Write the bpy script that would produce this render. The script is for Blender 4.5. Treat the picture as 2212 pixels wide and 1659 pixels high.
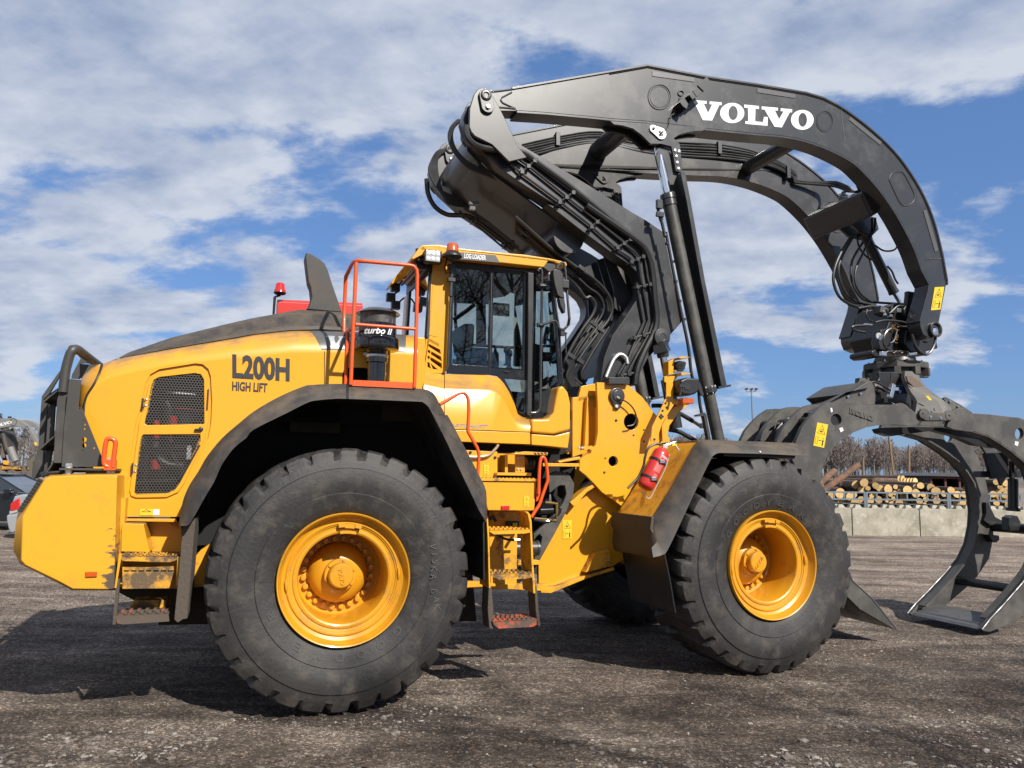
import bpy, bmesh, math, random
from math import radians, sin, cos, pi, atan, tan, sqrt, atan2
from mathutils import Vector, Matrix
from mathutils.geometry import tessellate_polygon
random.seed(7)
R = radians
S = bpy.context.scene
for o in list(bpy.data.objects): bpy.data.objects.remove(o)
COL = S.collection
# ------------------------------------------------------------------ camera
F = 1661.0                     # focal length in units of a 2212 px wide frame
H = 1.6714                     # eye height
PITCH = atan(191 / F); ROLL = R(0.7)
cd = bpy.data.cameras.new('camera'); cam = bpy.data.objects.new('camera', cd); COL.objects.link(cam)
cd.sensor_width = 36; cd.lens = F / 2212 * 36; cd.clip_start = .05; cd.clip_end = 5000
cam.matrix_world = Matrix.Translation((0, 0, H)) @ Matrix.Rotation(pi / 2 + PITCH, 4, 'X') @ Matrix.Rotation(ROLL, 4, 'Z')
S.camera = cam
S.render.resolution_x = 1024; S.render.resolution_y = 768
# ------------------------------------------------------------------ light
SUND = Vector((-.80, 1.03, -1.02)).normalized()       # direction the sunlight travels
SUN_EL = math.asin(-SUND.z); SUN_AZ = atan2(-SUND.x, -SUND.y)
sl = bpy.data.lights.new('sun', 'SUN'); sl.energy = 5.0; sl.angle = R(.53); sl.color = (1, .95, .87)
so = bpy.data.objects.new('sun', sl); COL.objects.link(so); so.rotation_euler = SUND.to_track_quat('-Z', 'Y').to_euler()
S.view_settings.view_transform = 'Standard'; S.view_settings.look = 'None'; S.view_settings.exposure = .50
W = bpy.data.worlds.new('World'); S.world = W; W.use_nodes = True
CZ = 11.9
def world():
    nt = W.node_tree; nt.nodes.clear(); N = nt.nodes.new; L = nt.links.new
    def m(op, a, b=None, c=None, clamp=False):
        n = N('ShaderNodeMath'); n.operation = op; n.use_clamp = clamp
        for i, v in enumerate((a, b, c)):
            if v is None: continue
            if isinstance(v, (int, float)): n.inputs[i].default_value = v
            else: L(v, n.inputs[i])
        return n.outputs[0]
    out = N('ShaderNodeOutputWorld'); bg = N('ShaderNodeBackground'); L(bg.outputs[0], out.inputs[0])
    sky = N('ShaderNodeTexSky'); sky.sky_type = 'NISHITA'; sky.sun_disc = False
    sky.sun_elevation = SUN_EL; sky.sun_rotation = SUN_AZ; sky.air_density = 1.0; sky.dust_density = .6; sky.ozone_density = 2.2
    tc = N('ShaderNodeTexCoord'); sp = N('ShaderNodeSeparateXYZ'); L(tc.outputs['Generated'], sp.inputs[0])
    z = m('MAXIMUM', sp.outputs[2], 0.0); zz = m('ADD', z, .27)
    px = m('DIVIDE', sp.outputs[0], zz); py = m('DIVIDE', sp.outputs[1], zz)
    cb = N('ShaderNodeCombineXYZ'); L(px, cb.inputs[0]); L(py, cb.inputs[1]); cb.inputs[2].default_value = CZ
    def layer(off, scale, det, rough, dist=0, rot=20, st=(1, 1.25, 1)):
        mp = N('ShaderNodeMapping'); L(cb.outputs[0], mp.inputs[0]); mp.inputs['Rotation'].default_value = (0, 0, R(rot)); mp.inputs['Scale'].default_value = st; mp.inputs['Location'].default_value = (off[0], off[1], 0)
        n = N('ShaderNodeTexNoise'); n.inputs['Scale'].default_value = scale; n.inputs['Detail'].default_value = det; n.inputs['Roughness'].default_value = rough; n.inputs['Distortion'].default_value = dist
        L(mp.outputs[0], n.inputs['Vector']); return n.outputs[0]
    big = layer((0, 0), 1.0, 3, .5); puff = layer((3, 1), 3.1, 12, .57, .10); puff2 = layer((3.035, 1.065), 3.1, 12, .57, .10)
    # cover: thick overhead and to the left, clear low on the right
    cov = m('ADD', m('MULTIPLY', z, .60), m('MULTIPLY', sp.outputs[0], -.16))
    low = N('ShaderNodeMapRange'); L(sp.outputs[2], low.inputs[0]); low.inputs[1].default_value = .02; low.inputs[2].default_value = .13; low.inputs[3].default_value = .08; low.inputs[4].default_value = 0
    f = m('ADD', m('MULTIPLY', big, .85), m('MULTIPLY', puff, 1.35)); f = m('ADD', f, cov); f = m('ADD', f, low.outputs[0]); f = m('ADD', f, -.675)
    cr = N('ShaderNodeValToRGB'); L(f, cr.inputs[0]); cr.color_ramp.interpolation = 'EASE'
    e = cr.color_ramp.elements; e[0].position = .42; e[0].color = (0, 0, 0, 1); e[1].position = .62; e[1].color = (.93, .95, .95, 1)
    # cloud tone: sunlit flanks white, thick undersides grey-blue
    sh = m('ADD', m('MULTIPLY', m('SUBTRACT', puff, puff2), 2.6), .50); sh = m('ADD', sh, m('MULTIPLY', m('SUBTRACT', f, .70), -.7))
    c2 = N('ShaderNodeValToRGB'); L(sh, c2.inputs[0])
    q = c2.color_ramp.elements; q[0].position = .12; q[0].color = (.40, .50, .72, 1); q[1].position = .80; q[1].color = (.84, .90, 1.02, 1)
    sk = N('ShaderNodeMixRGB'); sk.blend_type = 'MULTIPLY'; sk.inputs[0].default_value = 1; L(sky.outputs[0], sk.inputs[1]); sk.inputs[2].default_value = (.098, .115, .142, 1)
    s2 = N('ShaderNodeMixRGB'); s2.inputs[0].default_value = .45; L(sk.outputs[0], s2.inputs[1]); s2.inputs[2].default_value = (.20, .42, .92, 1)
    mx = N('ShaderNodeMixRGB'); L(cr.outputs[0], mx.inputs[0]); L(s2.outputs[0], mx.inputs[1]); L(c2.outputs[0], mx.inputs[2])
    L(mx.outputs[0], bg.inputs[0]); bg.inputs[1].default_value = .55
world()
# ------------------------------------------------------------------ where the machine stands, and how a pixel measurement becomes metres on it
PHI = R(19.5)
ORG = Vector((-1.1514, 5.5, 0))
UX = Vector((cos(PHI), sin(PHI), 0)); UY = Vector((-sin(PHI), cos(PHI), 0))
CM = cam.matrix_world.to_3x3()
CROP = {'U': (0, 0, 1 / 1.8228), 'C1': (0, 900, 2.074), 'C2': (0, 1600, 1.659), 'C3': (1000, 900, 2.074), 'C4': (1500, 900, 1.952), 'C5': (700, 1600, 1.3275),
        'C6': (1700, 1600, 1.746), 'C7': (1600, 300, 2.37), 'C8': (2400, 200, 2.37), 'D1': (2000, 800, 2.0733), 'D2': (3000, 400, 1.659), 'D3': (2900, 1300, 1.954),
        'D4': (3000, 1800, 2.0736), 'D5': (2300, 1700, 1.58), 'D6': (2400, 1300, 2.37), 'D7': (0, 1600, 2.767), 'D8': (2400, 450, 3.016), 'E1': (3250, 1050, 2.552),
        'E2': (3350, 1500, 1.5806), 'E5': (1300, 1050, 3.016), 'E6': (100, 1300, 2.5525), 'E7': (3200, 1700, 3.403), 'E8': (900, 1950, 2.3707)}
def ray(c, x, y):
    x0, y0, s = CROP[c]; u = (x0 + x / s) * .5486; v = (y0 + y / s) * .5486
    return CM @ Vector(((u - 1106) / F, -(v - 829.5) / F, -1))
EYE = Vector((0, 0, H))
def at(c, x, y, ym):
    """point of the machine (forward x, across y, up z) on the lengthwise plane y = ym"""
    d = ray(c, x, y); t = (ORG - EYE + UY * ym).dot(UY) / d.dot(UY); p = EYE + d * t - ORG
    return Vector((p.dot(UX), ym, p.z))
def atx(c, x, y, xm):
    d = ray(c, x, y); t = (ORG - EYE + UX * xm).dot(UX) / d.dot(UX); p = EYE + d * t - ORG
    return Vector((xm, p.dot(UY), p.z))
def atz(c, x, y, z=0):
    d = ray(c, x, y); t = (z - H) / d.z; return EYE + d * t
def atY(c, x, y, Y):
    d = ray(c, x, y); return EYE + d * (Y / d.y)
def pl(c, pts, ym): return [at(c, p[0], p[1], p[2] if len(p) > 2 else ym) for p in pts]
# ------------------------------------------------------------------ materials
MT = {}; ALB = .78
def mat(name, base, rough=.5, metal=0, dust=None, var=None, bump=None, coat=0, emit=None, alpha=None, spec=None, trans=None, updust=0, lowdust=0, mud=None):
    if metal < .75:      # real-world reflectances under the exposure set above
        base = tuple(v * ALB for v in base)
        if dust: dust = (tuple(v * ALB for v in dust[0]),) + tuple(dust[1:])
        if var: var = (tuple(v * ALB for v in var[0]),) + tuple(var[1:])
    m = bpy.data.materials.new(name); m.use_nodes = True; nt = m.node_tree; b = nt.nodes['Principled BSDF']; N = nt.nodes.new; L = nt.links.new
    b.inputs['Base Color'].default_value = (*base, 1); b.inputs['Roughness'].default_value = rough; b.inputs['Metallic'].default_value = metal
    if coat: b.inputs['Coat Weight'].default_value = coat; b.inputs['Coat Roughness'].default_value = .12
    if spec is not None: b.inputs['Specular IOR Level'].default_value = spec
    if emit: b.inputs['Emission Color'].default_value = (*emit[0], 1); b.inputs['Emission Strength'].default_value = emit[1]
    if trans: b.inputs['Transmission Weight'].default_value = trans
    tc = N('ShaderNodeTexCoord'); cur = None
    def noise(scale, det=6, ro=.6, vec=None, dist=0):
        n = N('ShaderNodeTexNoise'); n.inputs['Scale'].default_value = scale; n.inputs['Detail'].default_value = det; n.inputs['Roughness'].default_value = ro; n.inputs['Distortion'].default_value = dist
        L(vec or tc.outputs['Object'], n.inputs['Vector']); return n.outputs[0]
    def mr(v, a, b_, c=0, d=1):
        n = N('ShaderNodeMapRange'); L(v, n.inputs[0]); n.inputs[1].default_value = a; n.inputs[2].default_value = b_; n.inputs[3].default_value = c; n.inputs[4].default_value = d; return n.outputs[0]
    def mth(op, a, b_=None):
        n = N('ShaderNodeMath'); n.operation = op; n.use_clamp = True
        for i, v in enumerate((a, b_)):
            if v is None: continue
            if isinstance(v, (int, float)): n.inputs[i].default_value = v
            else: L(v, n.inputs[i])
        return n.outputs[0]
    def mix(fac, c1, c2):
        n = N('ShaderNodeMixRGB')
        if isinstance(fac, float): n.inputs[0].default_value = fac
        else: L(fac, n.inputs[0])
        for i, c in ((1, c1), (2, c2)):
            if isinstance(c, tuple): n.inputs[i].default_value = (*c[:3], 1)
            else: L(c, n.inputs[i])
        return n.outputs[0]
    cur = tuple(base)
    if var:   # (other colour, scale, lo, hi)
        cur = mix(mr(noise(var[1]), var[2], var[3]), cur, tuple(var[0]))
    rg = None
    if dust:  # (colour, scale, lo, hi, amount)
        f = mr(noise(dust[1], 8, .68), dust[2], dust[3], 0, dust[4])
        if updust:
            g = N('ShaderNodeNewGeometry'); s = N('ShaderNodeSeparateXYZ'); L(g.outputs['True Normal'], s.inputs[0])
            up = mr(s.outputs[2], .25, .9, 0, updust); f = mth('ADD', f, mth('MULTIPLY', up, mr(noise(dust[1] * 2.3, 8, .7), .3, .62)))
        if lowdust:
            s = N('ShaderNodeSeparateXYZ'); L(tc.outputs['Object'], s.inputs[0])
            lo = mr(s.outputs[2], lowdust, 0.15, 0, 1); f = mth('ADD', f, mth('MULTIPLY', lo, mr(noise(dust[1] * 3.1, 8, .72), .46, .60)))
        cur = mix(f, cur, tuple(dust[0])); rg = mr(f, 0, 1, rough, .85)
    if mud:   # spatter that thickens towards an edge: [(axis, from, to), ...]
        s = N('ShaderNodeSeparateXYZ'); L(tc.outputs['Object'], s.inputs[0]); k = None
        for ax_, f0, f1 in mud: v = mr(s.outputs[ax_], f0, f1); k = v if k is None else mth('MULTIPLY', k, v)
        mp = N('ShaderNodeMapping'); L(tc.outputs['Object'], mp.inputs[0]); mp.inputs['Rotation'].default_value = (0, R(-35), 0); mp.inputs['Scale'].default_value = (.35, 1, 1)
        n_ = noise(22, 8, .7, mp.outputs[0]); t_ = N('ShaderNodeMath'); t_.operation = 'ADD'; L(n_, t_.inputs[0]); k2 = N('ShaderNodeMath'); k2.operation = 'MULTIPLY'; L(k, k2.inputs[0]); k2.inputs[1].default_value = .42; L(k2.outputs[0], t_.inputs[1])
        f = mr(t_.outputs[0], .70, .76); cur = mix(f, cur, (.085, .062, .042)); rg = mr(f, 0, 1, rough, .95)
    if not isinstance(cur, tuple): L(cur, b.inputs['Base Color'])
    if rg is not None: L(rg, b.inputs['Roughness'])
    if bump:  # (scale, strength, dist)
        bn = N('ShaderNodeBump'); bn.inputs['Strength'].default_value = bump[1]; bn.inputs['Distance'].default_value = bump[2]
        L(noise(bump[0], 5, .6), bn.inputs['Height']); L(bn.outputs[0], b.inputs['Normal'])
    MT[name] = m; return m
DU = (.17, .12, .075)
YEL = (.82, .385, .018)
mat('yellow', YEL, .30, var=((.30, .15, .02), 70, .735, .76), dust=(DU, 3.1, .52, .85, .35), coat=.35, updust=.75, bump=(260, .05, .001))
mat('yellow_dirty', YEL, .42, dust=((.11, .075, .045), 7, .52, .64, .8), updust=.4, bump=(60, .2, .003))
mat('yellow_muddy', YEL, .42, dust=((.10, .075, .05), 9, .40, .56, .95), updust=.4, bump=(50, .5, .006))
mat('yellow_cast', (.78, .375, .017), .42, dust=(DU, 3.3, .56, .8, .4), coat=.15, updust=.3, lowdust=.55, bump=(90, .12, .002))
mat('rim_yellow', (.70, .32, .012), .40, dust=((.15, .105, .06), 6.5, .55, .74, .55), bump=(70, .1, .002), coat=.2)
mat('grey_paint', (.031, .031, .032), .33, dust=((.13, .12, .105), 3.4, .49, .80, .30), coat=.3, updust=.2, bump=(180, .05, .001))
mat('grey_dirty', (.050, .048, .045), .5, dust=((.17, .155, .13), 5.5, .45, .72, .55), updust=.3, bump=(70, .12, .002))
mat('guard_grey', (.056, .052, .047), .45, dust=((.12, .105, .085), 3, .5, .75, .45), bump=(90, .08, .001))
mat('black_paint', (.018, .018, .019), .38, dust=((.07, .06, .05), 4, .55, .8, .35))
mat('fender_plastic', (.034, .032, .031), .55, dust=((.13, .098, .068), 4.5, .42, .68, .75), updust=.5, bump=(120, .25, .002))
mat('rubber_hose', (.016, .016, .017), .42, dust=((.07, .06, .05), 5, .5, .75, .3))
mat('gloss_black', (.012, .012, .013), .12, coat=.6, dust=((.05, .045, .035), 6, .55, .8, .35))
mat('orange', (.78, .10, .012), .38, dust=((.25, .11, .05), 8, .58, .75, .5), coat=.2)
mat('steel', (.55, .56, .57), .3, 1, dust=((.2, .18, .15), 9, .6, .8, .4))
mat('zinc', (.62, .63, .62), .42, .8)
mat('chrome', (.80, .82, .85), .07, 1)
mat('white_paint', (.80, .82, .84), .5)
mat('silver_paint', (.45, .48, .50), .4, .3)
mat('decal_grey', (.10, .098, .10), .35)
mat('decal_text', (.028, .025, .025), .45)
mat('decal_blue', (.22, .28, .36), .45)
mat('sticker_yellow', (.85, .56, .02), .5)
mat('sticker_black', (.03, .03, .03), .5)
mat('red_paint', (.62, .03, .022), .35, dust=((.3, .08, .06), 5, .6, .8, .3), coat=.3)
mat('red_lens', (.60, .02, .02), .2, coat=.5)
mat('amber_lens', (.62, .10, .010), .15, coat=.7, dust=((.25, .08, .03), 14, .5, .7, .4))
mat('lamp_glass', (.75, .78, .80), .12, .5, coat=1)
mat('rust', (.16, .07, .035), .8)
mat('mud', (.095, .075, .058), .95, bump=(40, .9, .01))
mat('interior', (.045, .047, .047), .7)
mat('interior_light', (.34, .36, .34), .8)
mat('dark_void', (.010, .010, .010), .9)  # near-black that stands for the shade in hollows; panel seams use it too
mat('frame_dark', (.05, .035, .012), .8, dust=((.02, .016, .012), 4, .4, .6, .8))
mat('yellow_grime', YEL, .45, dust=((.13, .085, .045), 8, .48, .70, .75), bump=(50, .3, .004))
mat('step_orange', (.60, .09, .03), .6, dust=((.10, .08, .06), 7, .30, .46, .99), bump=(60, .5, .004))
mat('tread_orange', (.62, .09, .03), .6, dust=((.10, .08, .06), 9, .38, .54, .97), bump=(60, .5, .004))
def glass(name, tint, refl):
    m = bpy.data.materials.new(name); m.use_nodes = True; nt = m.node_tree; nt.nodes.clear(); N = nt.nodes.new; L = nt.links.new
    o = N('ShaderNodeOutputMaterial'); mx = N('ShaderNodeMixShader'); t = N('ShaderNodeBsdfTransparent'); g = N('ShaderNodeBsdfGlossy')
    t.inputs[0].default_value = (*tint, 1); g.inputs[0].default_value = (.9, .95, 1, 1); g.inputs['Roughness'].default_value = .015
    fr = N('ShaderNodeFresnel'); fr.inputs[0].default_value = refl; L(fr.outputs[0], mx.inputs[0]); L(t.outputs[0], mx.inputs[1]); L(g.outputs[0], mx.inputs[2]); L(mx.outputs[0], o.inputs[0])
    MT[name] = m
glass('glass', (.66, .72, .69), 1.62)
glass('car_glass', (.10, .12, .13), 1.7)
def rubber():
    m = mat('tyre_rubber', (.020, .019, .019), .62, dust=((.150, .125, .100), 6.5, .50, .74, .50), var=((.036, .033, .031), 1.3, .42, .62), bump=(38, .6, .005))
    nt = m.node_tree; N = nt.nodes.new; L = nt.links.new; b = nt.nodes['Principled BSDF']
    tc = N('ShaderNodeTexCoord')                        # thin pale scratches
    lk = b.inputs['Base Color'].links[0].from_socket
    prev = lk
    for k, ro in enumerate((23, 61, -18, -49, 80)):
        m0 = N('ShaderNodeMapping'); L(tc.outputs['Object'], m0.inputs[0]); m0.inputs['Rotation'].default_value = (0, R(ro), 0); mp = N('ShaderNodeMapping'); L(m0.outputs[0], mp.inputs[0]); mp.inputs['Scale'].default_value = (1.8, 1, 60); mp.inputs['Location'].default_value = (k * 3.1, 0, k * 7.7)
        n = N('ShaderNodeTexNoise'); n.inputs['Scale'].default_value = 1.9 + .3 * k; n.inputs['Detail'].default_value = 4; n.inputs['Distortion'].default_value = .6; L(mp.outputs[0], n.inputs['Vector'])
        mr = N('ShaderNodeMapRange'); L(n.outputs[0], mr.inputs[0]); mr.inputs[1].default_value = .69; mr.inputs[2].default_value = .76; mr.inputs[4].default_value = .6
        mx = N('ShaderNodeMixRGB'); L(mr.outputs[0], mx.inputs[0]); L(prev, mx.inputs[1]); mx.inputs[2].default_value = (.14, .135, .125, 1); prev = mx.outputs[0]
    L(prev, b.inputs['Base Color'])
rubber()
mat('tyre_letter', (.052, .050, .048), .6, dust=((.105, .092, .078), 9, .5, .7, .5))
mat('chalk', (.13, .13, .12), .9)
# ------------------------------------------------------------------ mesh builder
class MB:
    def __init__(s): s.v = []; s.f = []
    def add(s, vs, fs):
        n = len(s.v); s.v += [Vector(v) for v in vs]; s.f += [tuple(i + n for i in f) for f in fs]; return s
    def box(s, c, d, rot=None):
        h = Vector(d) / 2; vs = [Vector((x * h.x, y * h.y, z * h.z)) for x in (-1, 1) for y in (-1, 1) for z in (-1, 1)]
        if rot is not None: vs = [rot @ v for v in vs]
        return s.add([v + Vector(c) for v in vs], [(0, 1, 3, 2), (4, 6, 7, 5), (0, 4, 5, 1), (2, 3, 7, 6), (0, 2, 6, 4), (1, 5, 7, 3)])
    def prism(s, loops, y0, y1):
        """flat plate standing lengthwise: outline (x,z) extruded across from y0 to y1; loops[1:] are holes"""
        if not isinstance(loops[0], (list, tuple)) : loops = [loops]
        loops = [[Vector((p[0], p[-1])) for p in l] for l in loops]
        tri = tessellate_polygon([[Vector((p.x, p.y, 0)) for p in l] for l in loops])
        flat = [p for l in loops for p in l]; n = len(flat)
        vs = [(p.x, y0, p.y) for p in flat] + [(p.x, y1, p.y) for p in flat]
        fs = []
        for t in tri:
            a, b, c = t; ar = (flat[b] - flat[a]).cross(flat[c] - flat[a])
            if abs(ar) < 1e-10: continue
            if ar < 0: a, b, c = a, c, b
            fs.append((a, b, c)); fs.append((n + a, n + c, n + b))
        k = 0
        for l in loops:
            m = len(l); ar = sum(l[i].cross(l[(i + 1) % m]) for i in range(m)); outer = l is loops[0]
            for i in range(m):
                a, b = k + i, k + (i + 1) % m
                if (ar > 0) == outer: fs.append((b, a, n + a, n + b))
                else: fs.append((a, b, n + b, n + a))
            k += m
        return s.add(vs, fs)
    def layers(s, curves, closed=False, caps=False):
        """skin through curves of equal point count"""
        n = len(curves[0]); vs = [p for c in curves for p in c]; fs = []
        for j in range(len(curves) - 1):
            for i in range(n if closed else n - 1):
                a = j * n + i; b = j * n + (i + 1) % n; fs.append((a, b, b + n, a + n))
        if caps: fs.append(tuple(range(n))[::-1]); fs.append(tuple((len(curves) - 1) * n + i for i in range(n)))
        return s.add(vs, fs)
    def loft(s, curves, n=30):
        return s.layers([resample(c, n) for c in curves])
    def tube(s, pts, r, n=10, closed=False, caps=True):
        pts = [Vector(p) for p in pts]; N = len(pts); rs = r if isinstance(r, (list, tuple)) else [r] * N
        tg = []
        for i in range(N):
            a = pts[(i - 1) % N] if closed or i else pts[0]; b = pts[(i + 1) % N] if closed or i < N - 1 else pts[-1]
            t = (b - a); tg.append(t.normalized() if t.length > 1e-9 else Vector((1, 0, 0)))
        up = Vector((0, 0, 1)) if abs(tg[0].z) < .9 else Vector((0, 1, 0)); u = tg[0].cross(up).normalized(); rings = []
        for i in range(N):
            u = (u - tg[i] * u.dot(tg[i]));
            u = u.normalized() if u.length > 1e-6 else tg[i].orthogonal().normalized(); w = tg[i].cross(u)
            k = 1.0
            if 0 < i < N - 1 and not closed:
                d = (pts[i] - pts[i - 1]).normalized().dot((pts[i + 1] - pts[i]).normalized()); k = 1 / max(.75, sqrt(max(.01, (1 + d) / 2)))
            rings.append([pts[i] + (u * cos(2 * pi * j / n) + w * sin(2 * pi * j / n)) * rs[i] * k for j in range(n)])
        b = len(s.v); vs = [p for g in rings for p in g]; fs = []
        for i in range(N if closed else N - 1):
            for j in range(n):
                i2 = (i + 1) % N; fs.append((i * n + j, i2 * n + j, i2 * n + (j + 1) % n, i * n + (j + 1) % n))
        if caps and not closed: fs.append(tuple(range(n))[::-1][::-1]); fs.append(tuple((N - 1) * n + j for j in range(n))[::-1])
        fs = [tuple(reversed(f)) for f in fs]
        return s.add(vs, fs)
    def cyl(s, p0, p1, r, n=16, r1=None): return s.tube([p0, p1], [r, r if r1 is None else r1], n)
    def lathe(s, prof, o=(0, 0, 0), ax=(0, 1, 0), n=48, caps=False):
        """prof = [(radius, distance along axis)]"""
        ax = Vector(ax).normalized(); u = ax.orthogonal().normalized(); w = ax.cross(u); o = Vector(o)
        vs = [o + ax * h + (u * cos(2 * pi * j / n) + w * sin(2 * pi * j / n)) * max(r, 1e-4) for r, h in prof for j in range(n)]
        fs = [(i * n + j, i * n + (j + 1) % n, (i + 1) * n + (j + 1) % n, (i + 1) * n + j) for i in range(len(prof) - 1) for j in range(n)]
        if caps: fs.append(tuple(range(n))[::-1]); fs.append(tuple((len(prof) - 1) * n + j for j in range(n)))
        return s.add(vs, fs)
    def ribbon(s, pts, y0, y1, th, side=1):
        """strip of plate following a lengthwise line, th thick, reaching across y0..y1"""
        P = [Vector((p[0], p[-1])) for p in pts]; n = len(P); Q = []
        for i in range(n):
            a = P[max(0, i - 1)]; b = P[min(n - 1, i + 1)]; t = (b - a).normalized(); Q.append(P[i] + Vector((-t.y, t.x)) * th * side)
        loop = P + Q[::-1]
        vs = [(p.x, y0, p.y) for p in loop] + [(p.x, y1, p.y) for p in loop]; m = 2 * n; fs = []
        for i in range(n - 1):
            fs.append((i, i + 1, m - 2 - i, m - 1 - i)); fs.append((m + m - 1 - i, m + m - 2 - i, m + i + 1, m + i))
        for i in range(m): j = (i + 1) % m; fs.append((j, i, m + i, m + j))
        if side < 0: fs = [tuple(reversed(f)) for f in fs]
        return s.add(vs, fs)
    def hexnut(s, p, r, h, ax=(0, -1, 0)):
        ax = Vector(ax).normalized(); p = Vector(p)
        s.lathe([(r, 0), (r, h * .8), (r * .82, h), (0, h)], p, ax, 6); return s
    def fix(s):
        bm = bmesh.new(); vs = [bm.verts.new(v) for v in s.v]
        for f in s.f:
            try: bm.faces.new([vs[i] for i in f])
            except ValueError: pass
        bmesh.ops.remove_doubles(bm, verts=bm.verts, dist=1e-5); bmesh.ops.recalc_face_normals(bm, faces=bm.faces)
        bmesh.ops.dissolve_limit(bm, angle_limit=R(.35), verts=bm.verts, edges=bm.edges)
        return bm
    def build(s, name, m, parent=None, bevel=0, smooth=40, seg=2, weld=True, loc=None, rot=None, label=None, solid=0, sub=0):
        me = bpy.data.meshes.new(name)
        if weld: bm = s.fix(); bm.to_mesh(me); bm.free()
        else: me.from_pydata([tuple(v) for v in s.v], [], s.f); me.update()
        o = bpy.data.objects.new(name, me); COL.objects.link(o)
        for q in (m if isinstance(m, (list, tuple)) else [m]): me.materials.append(MT[q] if isinstance(q, str) else q)
        if smooth:
            me.polygons.foreach_set('use_smooth', [True] * len(me.polygons)); me.set_sharp_from_angle(angle=R(smooth))
        if parent is not None: o.parent = parent
        if loc is not None: o.location = loc
        if rot is not None: o.rotation_euler = rot
        if solid:
            md = o.modifiers.new('solid', 'SOLIDIFY'); md.thickness = solid; md.offset = 0
        if sub: md = o.modifiers.new('sub', 'SUBSURF'); md.levels = sub; md.render_levels = sub
        if bevel:
            md = o.modifiers.new('bevel', 'BEVEL'); md.width = bevel; md.segments = seg; md.limit_method = 'ANGLE'; md.angle_limit = R(35); md.harden_normals = True
        if label: o['label'] = label
        return o
def resample(c, n):
    c = [Vector(p) for p in c]; d = [0]
    for a, b in zip(c, c[1:]): d.append(d[-1] + (b - a).length)
    T = d[-1]; out = []; k = 0
    for i in range(n):
        t = T * i / (n - 1)
        while k < len(c) - 2 and d[k + 1] < t: k += 1
        out.append(c[k].lerp(c[k + 1], 0 if d[k + 1] == d[k] else (t - d[k]) / (d[k + 1] - d[k])))
    return out
def spl(pts, n=6, closed=False):
    """smooth curve through the points"""
    P = [Vector(p) for p in pts]; N = len(P); out = []
    for i in range(N if closed else N - 1):
        g = (lambda k: P[k % N]) if closed else (lambda k: P[min(max(k, 0), N - 1)])
        a, b, c, d = g(i - 1), g(i), g(i + 1), g(i + 2)
        for j in range(n):
            t = j / n; out.append(.5 * ((2 * b) + (c - a) * t + (2 * a - 5 * b + 4 * c - d) * t * t + (3 * b - a - 3 * c + d) * t ** 3))
    if not closed: out.append(P[-1])
    return out
def circ(c, r, n=24, y=0): return [Vector((c[0] + r * cos(2 * pi * i / n), y, c[-1] + r * sin(2 * pi * i / n))) for i in range(n)]
def ell(crop, cx, cy, rx, ry, y, n=32): return [at(crop, cx + rx * cos(2 * pi * i / n), cy + ry * sin(2 * pi * i / n), y) for i in range(n)]
def empty(name, loc=(0, 0, 0), rz=0, parent=None):
    o = bpy.data.objects.new(name, None); COL.objects.link(o); o.location = loc; o.rotation_euler = (0, 0, rz); o.empty_display_size = .2
    if parent: o.parent = parent
    return o
def tag(o, label=None, cat=None, group=None, kind=None):
    if label: o['label'] = label
    if cat: o['category'] = cat
    if group: o['group'] = group
    if kind: o['kind'] = kind
    return o
_tc = {}
def text(sv, bold=0.0, shear=0.0, space=1.0):
    """lettering as a flat mesh with cap height 1, starting at x = 0"""
    k = (sv, bold, shear, space)
    if k in _tc: return _tc[k]
    cu = bpy.data.curves.new('t', 'FONT'); cu.body = sv; cu.size = 1; cu.offset = bold; cu.shear = shear; cu.space_character = space; cu.resolution_u = 3
    o = bpy.data.objects.new('t', cu); me = o.to_mesh(); vs = [v.co.copy() for v in me.vertices]; fs = [tuple(p.vertices) for p in me.polygons]; o.to_mesh_clear(); bpy.data.objects.remove(o)
    x0 = min(v.x for v in vs); x1 = max(v.x for v in vs); y0 = min(v.y for v in vs); y1 = max(v.y for v in vs)
    vs = [Vector(((v.x - x0) / (x1 - x0), (v.y - y0) / (y1 - y0), 0)) for v in vs]; _tc[k] = (vs, fs, (x1 - x0) / (y1 - y0)); return _tc[k]
def decal(mb, sv, tl, tr, br, bl, bold=0.0, shear=0.0, space=1.0):
    """lettering spread over the quad tl tr br bl"""
    vs, fs, _ = text(sv, bold, shear, space); tl, tr, br, bl = map(Vector, (tl, tr, br, bl))
    mb.add([(bl.lerp(br, v.x)).lerp(tl.lerp(tr, v.x), v.y) for v in vs], fs); return mb
# ================================================================== THE LOG LOADER
L0 = empty('wheel_loader', ORG, PHI)
tag(L0, 'big yellow wheel loader with dark grey high-lift log arms, filling the picture', 'wheel loader')
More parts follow.
